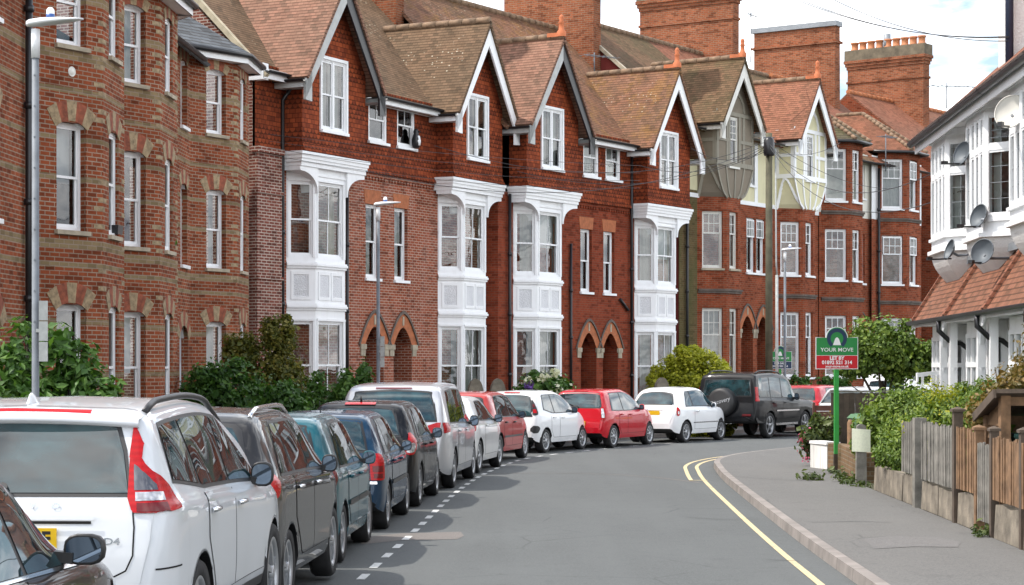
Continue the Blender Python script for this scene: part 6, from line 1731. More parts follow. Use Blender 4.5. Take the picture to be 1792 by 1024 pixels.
    while s < L[-1] - 30:
        p, t = at_s(LINE, L, s); q, t2 = at_s(LINE, L, s + .52); n = Vector((-t.y, t.x)) * .042
        mb.poly([(p.x - n.x, p.y - n.y, .005 + rise(p.y)), (q.x - n.x, q.y - n.y, .005 + rise(q.y)), (q.x + n.x, q.y + n.y, .005 + rise(q.y)), (p.x + n.x, p.y + n.y, .005 + rise(p.y))][::-1]); s += 1.12
    tag(mb.build('parking_bay_marking', W, None), kind='structure')
    mb = MB(); K2 = [p for p in KERB if p.y > 5]
    strip(mb, offset(K2, .30), offset(K2, .372), .005); K3 = [p for p in KERB if p.y > 36.2]
    strip(mb, offset(K3, .53), offset(K3, .602), .005)
    a, b = offset(K3, .28)[0], offset(K3, .605)[0]
    mb.poly([(b.x, b.y - .09, .0095), (a.x, a.y - .09, .0095), (a.x, a.y, .0095), (b.x, b.y, .0095)])
    tag(mb.build('yellow_line_marking', Y, None), kind='structure')
    # repairs in the tarmac
    P1 = asphalt('pale_tarmac_patch', (.14, .127, .117), patchy=.3)
    mb = MB()
    A = [gp(632, 953), gp(700, 946), gp(800, 944), gp(812, 938), gp(806, 931), gp(700, 934), gp(632, 941)]
    mb.poly([(p.x, p.y, .003) for p in A])
    A = [Vector((gp(x, y).x, gp(x, y).y)) for x, y in ((856, 829), (960, 828), (1060, 830), (1150, 836), (1225, 845))]
    A = smooth_path(A, .4); strip(mb, offset(A, .04), offset(A, -.05), .003)
    tag(mb.build('road_patch', P1, None), kind='structure')
    P2 = asphalt('pale_pavement_patch', (.135, .131, .127), patchy=.3); mb = MB()
    A = [gp(1512, 944, .12), gp(1560, 938, .12), gp(1640, 941, .12), gp(1682, 949, .12), gp(1676, 958, .12), gp(1600, 957, .12), gp(1530, 961, .12)]; mb.poly([(p.x, p.y, .1235) for p in A][::-1])
    tag(mb.build('pavement_patch', P2, None), kind='structure')
    D = asphalt('dark_tarmac_seam', (.07, .07, .07), patchy=.2); mb = MB()
    for pts, z in ((((1340, 979), (1372, 980), (1398, 982)), .006), (((1276, 833), (1340, 838), (1420, 842)), .1245), (((1420, 914), (1500, 912), (1560, 914)), .1245), (((1200, 905), (1260, 909), (1330, 908)), .006)):
        q = [Vector((gp(x, y, z).x, gp(x, y, z).y)) for x, y in pts]; strip(mb, offset(q, .012), offset(q, -.012), z)
    tag(mb.build('tarmac_seam', D, None), kind='structure')
ground()
# ------------------------------------------------------------------ plants
def leaf_mat(name, cols, tr=.28, rough=.5, gloss=.35):
    t = NT(name); g = t('NewGeometry'); r = g.outputs['Random Per Island']
    n = t.noise(t.pos(), 1.3, 4, .6)
    f = t.math('ADD', t.math('MULTIPLY', r, .75), t.math('MULTIPLY', t.math('SUBTRACT', n, .5), .9)); f = t.math('ADD', f, .12)
    st = [(i / max(1, len(cols) - 1), c) for i, c in enumerate(cols)]
    col = t.ramp(f, st)
    p = t('BsdfPrincipled', Base_Color=col, Roughness=rough, Specular_IOR_Level=gloss); tl = t('BsdfTranslucent', Color=t.mix(1.0, col, (1.15, 1.25, .6, 1), 'MULTIPLY'))
    m = t('MixShader', i0=tr, i1=p.outputs[0], i2=tl.outputs[0]); t.t.links.new(m.outputs[0], t.out.inputs[0]); return t.mat
M['lf_dark'] = leaf_mat('dark_green_leaves', [(.016, .048, .009), (.044, .115, .018), (.11, .21, .035)])
M['lf_mid'] = leaf_mat('mid_green_leaves', [(.022, .06, .012), (.06, .14, .022), (.13, .23, .045)])
M['lf_lime'] = leaf_mat('yellow_green_leaves', [(.16, .19, .012), (.32, .33, .02), (.48, .46, .04)], tr=.4)
M['lf_bronze'] = leaf_mat('bronze_leaves', [(.040, .060, .012), (.11, .12, .018), (.22, .18, .03)])
M['lf_rust'] = leaf_mat('rusty_leaves', [(.06, .06, .018), (.16, .12, .03), (.27, .16, .05)])
M['lf_bright'] = leaf_mat('bright_green_leaves', [(.035, .07, .012), (.11, .18, .025), (.24, .31, .05)])
M['lf_olive'] = leaf_mat('olive_leaves', [(.025, .045, .012), (.07, .10, .025), (.15, .18, .05)])
M['fl_pink'] = leaf_mat('pink_petals', [(.55, .06, .16), (.7, .18, .3)]); M['fl_white'] = leaf_mat('cream_flower_heads', [(.50, .52, .36), (.68, .68, .55)]); M['fl_purple'] = leaf_mat('purple_petals', [(.10, .05, .22), (.2, .1, .4)])
M['bark'] = simple('bark', (.07, .05, .035), .9, vary=.4, vscale=8, bump=.5)

def leaves(mb, blobs, n, size, m=0, flat=.3, elong=1.7, shell=.45, droop=0.0, rg=rng, lump=1, core=1):
    """leaf quads (folded along the midrib) through lumpy ellipsoids; blobs: (centre, radii, weight)"""
    tw = sum(b[2] for b in blobs)
    if core:      # bigger, deeper leaves close the middle of the bush
        leaves(mb, [(c, tuple(x * .72 for x in r), w) for c, r, w in blobs], int(n * .22), size * 1.9, m, flat, min(elong, 1.5), .8, 0.0, rg, 0, 0)
    for c, r, w in blobs:
        k = int(n * w / tw); c = Vector(c)
        # sub-lumps make an uneven outline
        lumps = []
        for _ in range(max(8, int(16 * max(r))) if lump else max(60, int(90 * max(r)))):
            d = Vector((rg.gauss(0, 1), rg.gauss(0, 1), rg.gauss(0, 1))).normalized()
            q = c + Vector((d.x * r[0], d.y * r[1], d.z * r[2])) * (rg.uniform(.5, .98) if lump else rg.uniform(.89, .95)); lumps.append((q, rg.uniform(.18, .40) * min(r)**.5 * .8 if lump else rg.uniform(.12, .22), d))
        for _ in range(k):
            q, lr, d0 = rg.choice(lumps) if rg.random() < .72 else (None, 0, None)
            d = Vector((rg.gauss(0, 1), rg.gauss(0, 1), rg.gauss(0, 1))).normalized()
            if q is not None: p = q + d * lr * (rg.random() ** shell)
            else: p = c + Vector((d.x * r[0], d.y * r[1], d.z * r[2])) * (rg.random() ** shell)
            nrm = (d + Vector((0, 0, flat)) + Vector((rg.gauss(0, .5), rg.gauss(0, .5), rg.gauss(0, .5)))).normalized()
            ax = nrm.cross(Vector((rg.gauss(0, 1), rg.gauss(0, 1), rg.gauss(0, 1) - droop))).normalized(); sd = nrm.cross(ax)
            if droop: ax = (ax - Vector((0, 0, droop))).normalized(); sd = nrm.cross(ax).normalized()
            s = size * rg.uniform(.6, 1.35); a = ax * s * elong * .5; b = sd * s * .5; f = nrm * s * .12
            mb.mesh([p - a, p + b + f, p + a, p - b + f], [(0, 1, 2), (0, 2, 3)], m)

def stems(mb, base, blobs, n=9, r=.02, m=0):
    for _ in range(n):
        c, rr, w = rng.choice(blobs); b = Vector(base) + Vector((rng.uniform(-.2, .2) * rr[0], rng.uniform(-.2, .2) * rr[1], 0))
        t = Vector(c) + Vector((rng.uniform(-.7, .7) * rr[0], rng.uniform(-.7, .7) * rr[1], rng.uniform(0, .8) * rr[2])); mid = (b + t) / 2 + Vector((rng.uniform(-.1, .1), rng.uniform(-.1, .1), .1))
        mb.tube([b, mid, t], [r, r * .7, r * .3], 5)

def shrub(name, label, base, blobs, n, size, mat, group=None, cat='shrub', extra=(), **kw):
    """blobs relative to base"""
    root = empty(name, base); tag(root, label, cat, group)
    mb = MB(); leaves(mb, blobs, n, size, **kw); mb.build('foliage', M[mat], root, uv=False)
    for mt, nn, sz, bl in extra:
        e = MB(); leaves(e, bl, nn, sz, elong=1.2, core=0); e.build('flowers' if mt.startswith('fl') else 'new_growth', M[mt], root, uv=False)
    s = MB(); stems(s, (0, 0, 0), blobs); s.build('stems', M['bark'], root, uv=False)
    return root

def plants():
    G = 'shrubs in the left front gardens'
    b = at(75, 690, 27.5); 
    shrub('laurel_shrub', 'tall loose laurel-like shrub with big glossy leaves behind the nearest lamp post', (b.x, b.y, .1), [((-.15, 0, 1.0), (.75, .7, .9), 1), ((.45, .2, 1.5), (.45, .5, .75), .7), ((-.45, .3, 1.75), (.4, .5, .75), .6), ((.75, .0, 1.1), (.35, .4, .9), .5), ((.15, .1, 2.1), (.35, .3, .45), .25)], 5200, .062, 'lf_mid', G, elong=2.2)
    b = at(60, 690, 24.9)
    shrub('hedge_shrub', 'low yellow-green shrub at the foot of the nearest lamp post', (b.x, b.y, .1), [((-.3, 0, .8), (.6, .5, .75), 1), ((.4, .2, .75), (.55, .5, .65), 1)], 3000, .06, 'lf_olive', G)
    b = at(415, 680, 41.5)
    shrub('evergreen_shrub', 'large dark green shrub below the last banded brick house', (b.x, b.y, .1), [((-.25, 0, 1.15), (1.05, .8, 1.05), 1.4), ((.75, .1, .95), (.9, .8, .85), 1), ((-.75, .1, 1.35), (.5, .5, .6), .4)], 12000, .062, 'lf_dark', G)
    b = at(480, 640, 45.5)
    shrub('bronze_shrub', 'bronze and gold leaved shrub in front of the first white bay', (b.x, b.y, .1), [((-.1, 0, 1.85), (.95, .6, .95), 1), ((.3, 0, 1.3), (.65, .6, 1.0), .8), ((-.75, 0, 2.2), (.5, .45, .6), .5), ((.1, 0, 2.65), (.5, .35, .5), .35)], 9500, .05, 'lf_bronze', G)
    b = at(575, 680, 44.0)
    shrub('camellia_shrub', 'mid green shrub with upright shoots between the bronze shrub and the salmon doorways', (b.x, b.y, .1), [((-.2, 0, .95), (.6, .5, .9), 1), ((.4, 0, 1.15), (.35, .4, .85), .6), ((.75, .1, 1.35), (.16, .2, .85), .35)], 4500, .06, 'lf_mid', G, elong=2.0)
    b = at(955, 680, 54.0)
    shrub('hydrangea', 'low shrub dotted with cream flower heads below the third white bay', (b.x, b.y, .1), [((0, 0, 1.0), (1.05, .6, .85), 1)], 5200, .075, 'lf_mid', G, extra=(('fl_white', 420, .09, [((0, -.1, 1.15), (1.05, .62, .76), 1)]), ('fl_purple', 40, .09, [((-.42, -.45, 1.45), (.12, .1, .14), 1)])))
    b = at(1207, 660, 60.5)
    shrub('clipped_conifer', 'rounded yellow-green bush like a dome, in front of the fourth white bay', (b.x, b.y, .1), [((.08, 0, .95), (1.45, 1.2, 1.6), 1)], 32000, .058, 'lf_lime', G, shell=.22, flat=.6, lump=0)
    b = at(1312, 660, 66)
    shrub('low_hedge', 'low green hedge between the dome bush and the black off-roader', (b.x, b.y, .1), [((-.3, 0, .8), (.7, .5, .75), 1), ((.5, .3, .75), (.6, .5, .7), 1)], 2600, .07, 'lf_dark', G)
    b = at(1420, 660, 73)
    shrub('low_hedge', 'dark low hedge under the brick bay windows, above the red hatchback', (b.x, b.y, .1), [((-.5, 0, .95), (.9, .5, .9), 1), ((.8, .3, .95), (.9, .5, .9), 1)], 2600, .08, 'lf_dark', G)
    # right-hand gardens
    G2 = 'shrubs in the right front gardens'
    b = (6.55, 29.2, .1)
    shrub('feathery_shrub', 'feathery bright green shrub behind the low concrete wall', (6.0, 31.0, .1), [((.1, 0, .8), (.58, 1.2, .8), 1), ((.35, .6, .95), (.6, .9, .7), .8), ((-.1, -.8, .6), (.45, .8, .6), .5)], 22000, .030, 'lf_bright', G2, elong=2.6, droop=.5)
    shrub('feathery_shrub', 'broad yellowish feathery shrub behind the long grey picket fence', (6.28, 28.3, .1), [((.0, 0, .9), (.68, 1.4, .8), 1), ((.5, .3, 1.0), (.75, 1.1, .75), .8), ((.1, .6, 1.15), (.55, .8, .45), .5)], 30000, .028, 'lf_bright', G2, elong=3.0, droop=.6, extra=(('lf_lime', 2500, .03, [((-.1, 0, 1.1), (.8, 1.0, .62), 1)]),))
    shrub('broadleaf_shrub', 'broad-leaved green shrub by the post with the paper notice', (6.22, 34.3, .1), [((-.05, 0, .8), (.50, .8, .8), 1), ((.5, .2, 1.0), (.6, .7, .75), .7)], 8000, .05, 'lf_bright', G2, elong=1.6)
    shrub('rusty_shrub', 'airy rust and gold leaved shrub above the wooden bin store', (6.5, 25.6, .1), [((0, 0, 1.5), (.65, .8, .6), 1), ((.25, -.3, 2.05), (.6, .7, .60), .8), ((-.35, .3, 1.3), (.5, .6, .45), .4), ((.55, -.6, 1.5), (.5, .7, .7), .6)], 14000, .036, 'lf_rust', G2, elong=1.7)
    shrub('garden_plant', 'pink flowering plant at the end of the white wall', (5.82, 39.4, .1), [((-.05, 0, .48), (.30, .3, .42), 1), ((.2, .1, .7), (.25, .25, .35), .6)], 1400, .055, 'lf_olive', G2, cat='plant', extra=(('fl_pink', 70, .05, [((-.18, -.15, .40), (.20, .25, .42), 1)]),))
    shrub('garden_plant', 'strappy green plant behind the far grey picket panel', (5.95, 28.6, .1), [((0, 0, .45), (.28, .4, .4), 1)], 700, .07, 'lf_lime', G2, cat='plant', elong=4.5)
    shrub('garden_plant', 'broad green leaves over the fence beside the bin store', (5.75, 24.1, .1), [((0, 0, 1.0), (.22, .35, .35), 1)], 420, .10, 'lf_bright', G2, cat='plant', elong=2.2)
    # weeds along the walls
    w = MB()
    for (x, y) in ((5.52, 33.6), (5.45, 33.9), (5.4, 33.1), (5.7, 36.4), (5.1, 34.2), (4.9, 34.4), (5.05, 34.3), (5.3, 23.1), (5.25, 22.75), (5.5, 32.4), (5.6, 35.0)):
        leaves(w, [((x, y, .16), (.16, .16, .07), 1)], 60, .035, flat=.8)
    tag(w.build('weeds', M['lf_olive'], None, uv=False), kind='stuff')
    # tree
    root = empty('small_tree', (8.05, 44.8, .1)); tag(root, 'small round-headed leafy tree beside the white house wall, right of the letting board', 'tree')
    tb = MB()
    tb.tube([(0, 0, 0), (-.05, 0, .5), (.03, 0, 1.0), (0, 0, 1.6)], [.07, .06, .055, .045], 8)
    for d in ((.8, 0, 2.0), (-.7, .1, 2.1), (.3, .4, 2.6), (-.2, -.4, 2.5), (.5, -.3, 2.3), (-.6, .3, 1.5), (.7, .2, 1.5)): tb.tube([(.02, 0, .9), (d[0] * .5, d[1] * .5, .9 + (d[2] - .9) * .6), d], [.035, .025, .008], 6)
    tb.build('trunk', M['bark'], root, uv=False)
    cb = MB(); leaves(cb, [((-.1, 0, 2.38), (.85, .75, .75), 1), ((-.6, .1, 2.02), (.55, .6, .45), .6), ((.5, 0, 2.1), (.65, .7, .55), .7), ((1.0, .1, 2.0), (.5, .6, .45), .4), ((.1, 0, 2.1), (.7, .7, .4), .4)], 15000, .055, shell=.5)
    cb.build('crown', M['lf_bright'], root, uv=False)
plants()
# ------------------------------------------------------------------ street furniture and garden things
M['galv'] = simple('galvanised_steel', (.145, .16, .18), .65, .05, vary=.3, vscale=3)
M['lampw'] = simple('white_lantern_shell', (.68, .69, .70), .4)
M['bluecap'] = simple('blue_photocell', (.03, .09, .30), .4)
M['polew'] = simple('creosoted_pole', (.085, .080, .050), .85, vary=.4, vscale=2.5, bump=.3)
M['wire'] = simple('black_wire', (.03, .03, .032), .6)
M['gboard'] = simple('green_board', (.020, .23, .055), .45); M['rboard'] = simple('red_board', (.55, .012, .02), .45); M['wboard'] = simple('white_board', (.8, .8, .8), .45); M['nboard'] = simple('navy_board', (.012, .035, .085), .45); M['gpost'] = simple('green_post', (.03, .30, .05), .5, vary=.15)
M['greypl'] = simple('pale_grey_plate', (.34, .35, .34), .6, vary=.2, vscale=9)
def street_lamp(label, x, y, h, plate=None):
    root = empty('street_lamp', (x, y, .11)); tag(root, label, 'street lamp', 'street lamps on the left pavement')
    mb = MB(); mb.tube([(0, 0, 0), (0, 0, 1.15)], .064, 14); mb.tube([(0, 0, 1.15), (0, 0, 1.2), (0, 0, h - .42)], [.064, .043, .041], 14)
    for i in range(9): mb.tube([(0, -.040, 2.4 + i * .35), (0, -.050, 2.4 + i * .35)], .012, 6)
    mb.build('post', M['galv'], root)
    n = MB(); n.tube([(0, 0, h - .45), (0, 0, h - .12)], .050, 14); n.build('neck', M['lampw'], root)
    l = MB(); V = []; N = 12
    prof = [(-.10, .05, .045), (-.06, .09, .06), (.08, .12, .065), (.25, .13, .05), (.42, .10, .03), (.54, .04, .012)]
    for px, w, t in prof:
        for k in range(N):
            a = 2 * math.pi * k / N; V.append((px, w * math.cos(a), h - .06 + px * .10 + t * math.sin(a) * (1 if math.sin(a) > 0 else .45)))
    l.mesh(V, [(i * N + k, i * N + (k + 1) % N, (i + 1) * N + (k + 1) % N, (i + 1) * N + k) for i in range(len(prof) - 1) for k in range(N)] + [tuple(range(N))[::-1], tuple((len(prof) - 1) * N + k for k in range(N))], 0, True)
    lo = l.build('lantern', M['lampw'], root)
    p = MB(); p.tube([(.17, 0, h), (.17, 0, h + .05)], .05, 12); p.build('photocell_base', M['bluecap'], lo); p = MB(); p.lathe([(.048, h + .05), (.045, h + .10), (.025, h + .125), (.001, h + .13)], 12, (.17, 0, 0)); p.build('photocell', M['wboard'], lo)
    if plate:
        z0, z1 = plate; q = MB(); k = 3
        for i in range(k):
            a = z0 + (z1 - z0) * i / k; b = z0 + (z1 - z0) * (i + 1) / k - .012; q.box(.055, .155, -.075, -.063, a, b)
        q.box(.02, .10, -.063, .0, (z0 + z1) / 2 - .02, (z0 + z1) / 2 + .02); q.build('sign_plate', M['greypl'], root)
    return root
street_lamp('street lamp nearest the camera, in front of the banded brick houses', -5.42, 23.4, 5.85, (1.95, 2.65))
street_lamp('street lamp in front of the salmon brick doorways with pointed arches', -3.20, 49.2, 5.85, (1.9, 2.65))
street_lamp('farthest street lamp, right of the wooden telegraph pole', 9.02, 68.0, 5.85)

def wire(mb, a, b, sag, r=.011, n=14):
    a, b = Vector(a), Vector(b); mb.tube([a + (b - a) * (i / n) - Vector((0, 0, sag * 4 * (i / n) * (1 - i / n))) for i in range(n + 1)], r, 5)
tp = empty('telegraph_pole', (8.32, 66.6, .1)); tag(tp, 'wooden telegraph pole with a black junction box and many wires at its top', 'telegraph pole')
mb = MB(); mb.tube([(0, 0, 0), (0, 0, 9.5)], [.125, .105], 12); mb.build('post', M['polew'], tp)
mb = MB(); mb.tube([(.24, -.1, 0), (.24, -.1, 4.9)], .05, 8); mb.tube([(.24, -.1, 4.9), (.22, -.1, 5.3), (.2, -.08, 9.0)], .028, 8); mb.build('cable_conduit', M['greypl'], tp)
mb = MB(); mb.lathe([(.001, .62), (.10, .60), (.17, .50), (.18, .06), (.15, 0), (.001, -.01)], 14, (-.02, -.17, 8.75)); mb.build('junction_box', M['blkpaint'], tp)
mb = MB()
for z in (8.9, 9.15, 9.35): mb.bar((-.18, -.02, z), (.18, -.02, z), .03, .03)
mb.build('bracket', M['galv'], tp)
T = Vector((8.32, 66.5, 9.35))
ends = [(at(1290, 275, 69), .25), (at(1120, 290, 63.5), .5), (at(1210, 260, 65), .4), (at(905, 300, 60), .7), (at(760, 255, 57), .9), (at(640, 300, 52), 1.0), (at(1420, 300, 75), .2), (at(1470, 250, 79), .3), (at(1560, 330, 84), .4), (at(1640, 300, 38), .9), (at(1690, 330, 35), 1.1)]
for i, (e, sg) in enumerate(ends):
    mb = MB(); wire(mb, T - Vector((0, 0, .1 * (i % 4))), e, sg, .009); o = mb.build('overhead_wire', M['wire'], None, uv=False); tag(o, 'thin telephone wire fanning out from the wooden telegraph pole', 'wire', 'telephone wires from the telegraph pole')
mb = MB()
for i, (p, q, sg) in enumerate(((at(1765, 64, 34.7), at(1290, -50, 38), .36), (at(1765, 66, 34.7), at(1262, -72, 39), .42), (at(1765, 72, 34.7), at(1372, -52, 37), .34))):
    mb = MB(); wire(mb, p, q, sg, .008, 18); o = mb.build('overhead_wire', M['wire'], None, uv=False); tag(o, 'sagging black overhead wire crossing the sky at the upper right', 'wire', 'overhead wires crossing the sky')
mb = MB()
for z in (0, 1, 2, 3):
    m_ = MB(); wire(m_, at(470, 235 + z * 12, 50.2), at(1120, 290 + z * 13, 64.0), .12 + .05 * z, .006, 10); tag(m_.build('overhead_wire', M['wire'], None, uv=False), 'thin wire strung along the hung tiles of the gabled houses', 'wire', 'wires along the house fronts')

# letting boards
def letting_board(label, p, rz, low, w=.76, flip=False):
    root = empty('letting_board', p); root.rotation_euler = (0, 0, rz); tag(root, label, 'sign', 'letting boards on posts')
    H0 = 1.88; h = .78; b = MB()
    pm = MB(); pm.box(-.04, .04, .01, .08, .32, H0 + .3); pm.build('post', M['gpost'], root)
    pf = MB(); pf.box(-.05, .05, .012, .085, 0, .32); pf.build('post_foot', M['bark'], root)
    r = w * .25
    def outline(e, y):
        pts = [(-w / 2 - e, y, H0 - e), (w / 2 + e, y, H0 - e), (w / 2 + e, y, H0 + h * .72 + e)]; zc = H0 + h * .72 - .03; rr = r + e
        for i in range(17):
            a = math.pi * i / 16; pts.append((rr * math.cos(a), y, zc + .03 + rr * math.sin(a)))
        pts.append((-w / 2 - e, y, H0 + h * .72 + e)); return pts
    b.prism(outline(.012, -.004), (0, .014, 0)); zc = H0 + h * .72
    bo = b.build('panel', M['wboard'], root)
    g = MB(); zs = H0 + h * .30
    pts = [(-w / 2, -.006, zs + .008), (w / 2, -.006, zs + .008), (w / 2, -.006, zc)] + [(r * math.cos(math.pi * i / 16), -.006, zc + r * math.sin(math.pi * i / 16)) for i in range(17)] + [(-w / 2, -.006, zc)]
    g.poly(pts); 
    # dark ring with a white fan in it
    n = 28; a0, a1 = R(-55), R(235)
    for i in range(n):
        t0 = a0 + (a1 - a0) * i / n; t1 = a0 + (a1 - a0) * (i + 1) / n; ro, ri = r * .98, r * .62; cz = zc - .015
        g.poly([(ri * math.cos(t0), -.009, cz + ri * math.sin(t0)), (ro * math.cos(t0), -.009, cz + ro * math.sin(t0)), (ro * math.cos(t1), -.009, cz + ro * math.sin(t1)), (ri * math.cos(t1), -.009, cz + ri * math.sin(t1))], 1)
    g.poly([(-.075, -.010, zc - .135), (.075, -.010, zc - .135), (.035, -.010, zc - .02), (.012, -.010, zc + .005), (-.012, -.010, zc + .005), (-.035, -.010, zc - .02)], 2)
    add_text(g, 'YOUR MOVE', .098, (0, -.011, zs + .105), (1, 0, 0), (0, 0, 1), 2, .0008, 1.08)
    g.build('upper_face', [M['gboard'], M['nboard'], M['wboard']], root, uv=False)
    l = MB(); l.poly([(-w / 2, -.006, H0), (w / 2, -.006, H0), (w / 2, -.006, zs), (-w / 2, -.006, zs)])
    for i, (tx, sz, zz, bd) in enumerate(low): add_text(l, tx, sz, (0, -.010, H0 + zz), (1, 0, 0), (0, 0, 1), 1, bd, 1.0)
    l.build('lower_face', [M['rboard'] if not flip else M['nboard'], M['wboard']], root, uv=False)
    return root
letting_board('green and red letting board on a green post by the low brick wall', (5.93, 37.55, .1), R(4), [('LET BY', .088, .188, .004), ('01892 521 314', .092, .108, .003), ('your-move.co.uk', .062, .038, .002)])
letting_board('green and navy sale board half hidden beside the farthest street lamp', (8.98, 68.9, .1), R(-6), [('FOR SALE', .088, .170, .003), ('01892 521 314', .085, .075, .003)], flip=True)

# satellite dishes
M['dishg'] = simple('grey_mesh_dish', (.10, .115, .13), .55, .2); M['dishp'] = simple('pale_dish', (.60, .58, .53), .5, vary=.1)
def dish(label, p, rz, r=.27, mat='dishg', tilt=18, wallv=(.25, 0, 0)):
    root = empty('satellite_dish', p, rz); tag(root, label, 'satellite dish', 'satellite dishes on the white houses')
    mb = MB(); n = 28; ring = []; V = []; K = 6
    for i in range(K + 1):
        q = i / K
        for k in range(n):
            a = 2 * math.pi * k / n; V.append((q * r * .92 * math.cos(a), .09 * (1 - q * q), q * r * math.sin(a)))
    mb.mesh(V, [(i * n + k, i * n + (k + 1) % n, (i + 1) * n + (k + 1) % n, (i + 1) * n + k) for i in range(K) for k in range(n)], 0, True)
    rim = [(r * .92 * math.cos(2 * math.pi * k / n), 0, r * math.sin(2 * math.pi * k / n)) for k in range(n + 1)]; mb.tube(rim, .010, 5)
    o = mb.build('reflector', M[mat], root, uv=False); o.rotation_euler = (R(-tilt), 0, 0)
    a = MB(); a.bar((0, .04, -r * .85), (0, -.34, -r * .95), .025, .025); a.box(-.035, .035, -.40, -.31, -r * 1.0, -r * .74); a.build('receiver_arm', M['blkpaint'], root, uv=False)
    b = MB(); b.tube([(0, .06, -.05), (0, .16, -.10), Vector((0, .16, -.10)) + Vector(wallv)], .022, 7); b.build('bracket', M['galv'], root, uv=False)
    return root
def put(px, py, Z): return at(px, py, Z)
dish('large pale satellite dish beside the leaded window at the upper right', put(1768, 195, 29.2), R(-35), .25, 'dishp', wallv=(.25, .1, 0))
dish('grey satellite dish high between two white oriel windows', put(1683, 268, 33.4), R(-62), .20, 'dishg', wallv=(.3, .05, 0))
dish('dark grey satellite dish under the nearer plaster cove, upper of two', put(1712, 378, 31.9), R(-62), .19, 'dishg', wallv=(.3, .1, 0))
dish('dark satellite dish standing just above the tiled porch roof, lower of two', put(1719, 440, 31.4), R(-40), .20, 'dishg', wallv=(.3, .15, 0))
dish('small satellite dish seen edge-on near the far end of the white row', put(1661, 437, 35.0), R(-80), .18, 'dishg', wallv=(.3, .05, 0))
# aerials
def aerial(label, p, h, rz=0, n=7, L=1.0):
    root = empty('tv_aerial', p, rz); tag(root, label, 'tv aerial', 'television aerials on the roofs')
    mb = MB(); mb.tube([(0, 0, 0), (0, 0, h)], .022, 6); mb.build('mast', M['galv'], root, uv=False)
    mb = MB(); mb.tube([(-L * .3, 0, h - .1), (L * .7, 0, h - .1)], .014, 5)
    for i in range(n): x = -L * .3 + L * i / (n - 1); w = .28 - .016 * i; mb.tube([(x, -w, h - .1), (x, w, h - .1)], .008, 4)
    mb.build('antenna', M['galv'], root, uv=False); return root
aerial('tv aerial on a mast left of the lead-capped chimney', at(1314, 110, 77), 1.9, R(60)); aerial('tv aerial standing above the orange ridge beyond the pot-topped chimney', at(1657, 190, 60), .75, R(10), L=1.6)
aerial('comb-like tv aerial over the lichened roof by the tall chimney', at(1040, 125, 66), .6, R(35), L=1.3); aerial('tv aerial fixed to the grey roof of the brick bay house', at(1550, 300, 83), 1.5, R(50), L=.9)
# white rendered chimney with a dark flue pipe, rising behind the eaves at the upper right
st = MB(); st.box(-.42, 1.1, -.3, .5, 0, 4.6); st.box(-.48, 1.16, -.36, .56, 4.3, 4.5); o = st.build('chimney', M['plaster'], WH[1]); 
o.matrix_parent_inverse = WH[1].matrix_basis.inverted(); o.location = (8.86, 35.2, 6.5)
st = MB(); st.tube([(0, 0, 0), (0, 0, 4.9)], .07, 10); o = st.build('flue_pipe', simple('navy_flue_pipe', (.02, .03, .06), .5, vary=.3), WH[1]); o.matrix_parent_inverse = WH[1].matrix_basis.inverted(); o.location = (.2418 * 34.8, 34.8, 6.3)

# ---- garden walls, fences and posts on the right
WX = lambda z: 5.25 + .030 * (z - 21.3)
M['conc'] = simple('weathered_concrete', (.185, .158, .122), .9, vary=.55, vscale=3.2, bump=.6)
M['fgrey'] = simple('weathered_grey_wood', (.19, .178, .155), .85, vary=.45, vscale=5, bump=.4); M['fbrown'] = simple('brown_wood', (.20, .115, .06), .8, vary=.45, vscale=6, bump=.3); M['fdark'] = simple('dark_wood', (.085, .062, .045), .85, vary=.4, vscale=4, bump=.3)
def along(z0, z1):
    a = Vector((WX(z0), z0, .12)); b = Vector((WX(z1), z1, .12)); return a, b
def conc_wall(label, z0, z1, h=.36, mat='conc', thick=.16, name='garden_wall', cap=False):
    a, b = along(z0, z1); L = (b - a).length; o = MB(); n = max(2, int(L / .35)); V = []
    for i in range(n + 1):
        x = L * i / n; j = lambda q: rng.uniform(-q, q)
        V += [(x, 0 + j(.006), 0), (x, thick + j(.006), 0), (x, thick - .02, h + j(.022)), (x, .015, h + j(.022))]
    fs = []
    for i in range(n):
        for k in range(4): fs.append((i * 4 + k, i * 4 + 4 + k, i * 4 + 4 + (k + 1) % 4, i * 4 + (k + 1) % 4))
    fs += [(0, 1, 2, 3), (4 * n + 3, 4 * n + 2, 4 * n + 1, 4 * n)]
    o.mesh(V, [f[::-1] for f in fs])
    ob = o.build(name, M[mat], None, loc=a, rz=math.atan2(b.y - a.y, b.x - a.x)); 
    # wall body must lie on the garden side (+x)
    ob.scale = (1, -1, 1); tag(ob, label, 'garden wall', 'low garden walls on the right'); return ob
def picket(label, z0, z1, zb, zt, mat, lean=0.0, n=None, name='picket_fence', group='picket fence panels on the right', wob=.012, cat='fence'):
    a, b = along(z0, z1); L = (b - a).length; root = empty(name, a, math.atan2(b.y - a.y, b.x - a.x)); tag(root, label, cat, group)
    p = MB(); n = n or int(L / .075); w = L / n
    for i in range(n):
        x = i * w; t = zt + rng.uniform(-.025, .025) - .12; d = rng.uniform(-wob, wob); ln = lean + rng.uniform(-.012, .012)
        p.hexa([(x + .006, d - .01, zb), (x + w - .006, d - .01, zb), (x + w - .006, d + .01, zb), (x + .006, d + .01, zb), (x + .006 + ln, d - .01, t), (x + w - .006 + ln, d - .01, t), (x + w - .006 + ln, d + .01, t), (x + .006 + ln, d + .01, t)])
    p.build('pickets', M[mat], root)
    r = MB()
    for z in (zb + .12, zt - .32): r.box(0, L, -.06, -.018, z, z + .07)
    r.build('rail', M['fdark' if mat != 'fgrey' else 'fgrey'], root); return root
